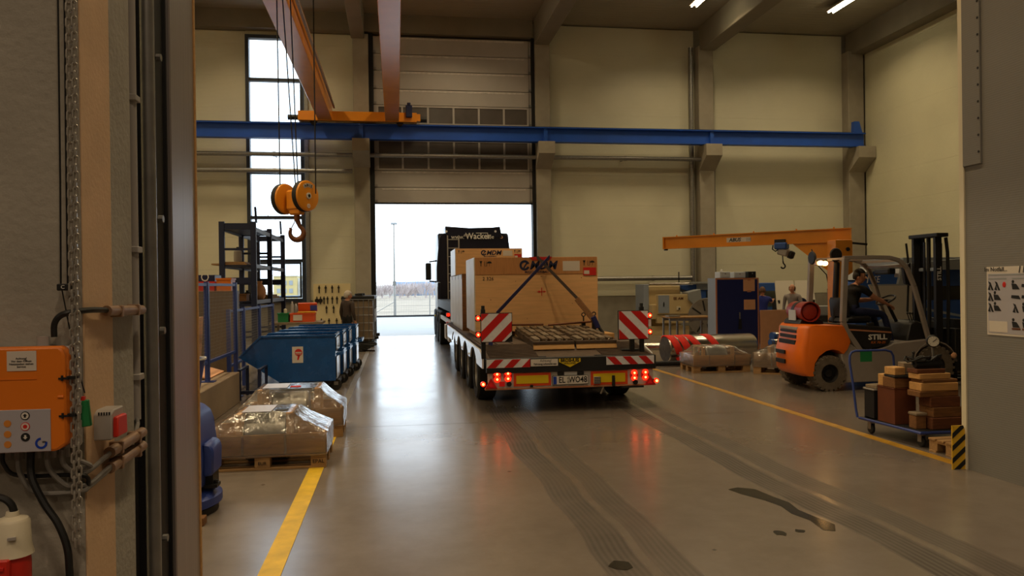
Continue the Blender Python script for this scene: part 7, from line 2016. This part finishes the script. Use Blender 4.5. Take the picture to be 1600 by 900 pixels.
for s in (0.08, 0.3, 0.52, 0.74, 0.92): MB().cyl(on_arm(s)+Vector((0, 0, 0.17)), on_arm(s)+Vector((0, 0, 0.22)), 0.02, n=6).build('bolt', yellow_crane, jb)
Rl = Matrix((d_, Vector((0, 0, 1)), nrm_)).transposed().to_4x4()
m = MB().box((-0.35, -0.06, 0.026), (0.35, 0.065, 0.03)); m.bm.transform(Matrix.Translation(on_arm(0.44)) @ Rl); lp = m.build('name_plate', paper, jb)
lettering('ABUS', 0.135, on_arm(0.42)+nrm_*0.034, Rl, ink, lp, shear=0.2, bold=0.004, sx=1.05)
lettering('250', 0.10, on_arm(0.495)+nrm_*0.034, Rl, mach_grey, lp)
MB().plate([tuple(on_arm(0.72)+Vector((0, 0, -0.17))), tuple(on_arm(0.985)+Vector((0, 0, -0.17))), tuple(on_arm(0.985)+Vector((0, 0, -0.95))), tuple(on_arm(0.90)+Vector((0, 0, -0.95)))], nrm_*0.02).build('gusset', yellow_crane, jb)
MB().cyl((11.24, 17.82, 2.56), (11.24, 17.85, 2.56), 0.05, n=14).build('pivot_bore', black, jb)
MB().bar((11.38, 17.9, 2.72), (11.8, 17.9, 2.68), 0.05).build('cable_arm', black, jb)
hz = on_arm(0.66)
hi = T('chain_hoist', 'small blue and grey chain hoist hanging under the jib arm', 'hoist', tuple(hz+Vector((0, 0, -0.6))))
MB().obox(hz+Vector((0, -0.05, -0.22)), (0.34, 0.24, 0.18), Matrix.Rotation(-0.85, 3, 'Z'), 0.03).build('motor', mach_blue, hi)
MB().obox(hz+Vector((0.06, -0.05, -0.38)), (0.28, 0.24, 0.20), Matrix.Rotation(-0.85, 3, 'Z') @ Matrix.Rotation(0.3, 3, 'Y'), 0.03).build('gear_case', grey_p, hi)
MB().obox(hz+Vector((0.24, -0.1, -0.46)), (0.16, 0.16, 0.20), Matrix.Rotation(0.4, 3, 'Y'), 0.03).build('chain_bag', black, hi)
MB().obox(hz+Vector((0, 0, -0.10)), (0.30, 0.14, 0.12), Matrix.Rotation(-0.85, 3, 'Z'), 0.01).build('trolley', black, hi)
tube('cable', [hz+Vector(p) for p in ((-0.22, 0, -0.20), (-0.25, -0.02, -0.30), (-0.17, -0.04, -0.36), (-0.08, -0.04, -0.30))], 0.018, black, hi)
cyl('load_chain', hz+Vector((0.02, -0.06, -0.45)), hz+Vector((0.03, -0.06, -0.64)), 0.014, dark_steel, hi, n=6)
m = MB(); hk = hz+Vector((0.03, -0.06, -0.76))
m.tube([hk+Vector((0, 0, 0.13)), hk+Vector((0.01, 0, 0.08))]+[hk+Vector((0.06*math.cos(math.radians(a)), 0, 0.06*math.sin(math.radians(a)))) for a in range(50, -190, -24)], 0.02, 8)
m.build('hook', dark_steel, hi)
pd = T('hoist_pendant', 'black push button pendant hanging on its cable from the jib arm', 'pendant', tuple(on_arm(0.90)+Vector((0, -0.1, -1.7))))
pa = on_arm(0.90)+nrm_*0.15
tube('cable', [pa+Vector((-0.45, 0, -0.35)), pa+Vector((-0.30, 0, -0.75)), pa+Vector((-0.05, 0, -1.0)), pa+Vector((0.02, 0, -1.35))], 0.014, cable_black, pd)
MB().obox(pa+Vector((0.02, 0, -1.52)), (0.09, 0.06, 0.34), Matrix.Rotation(-0.05, 3, 'Y'), 0.02).build('handset', black, pd)

# materials on curves and meshes are shared; nothing is rendered from here
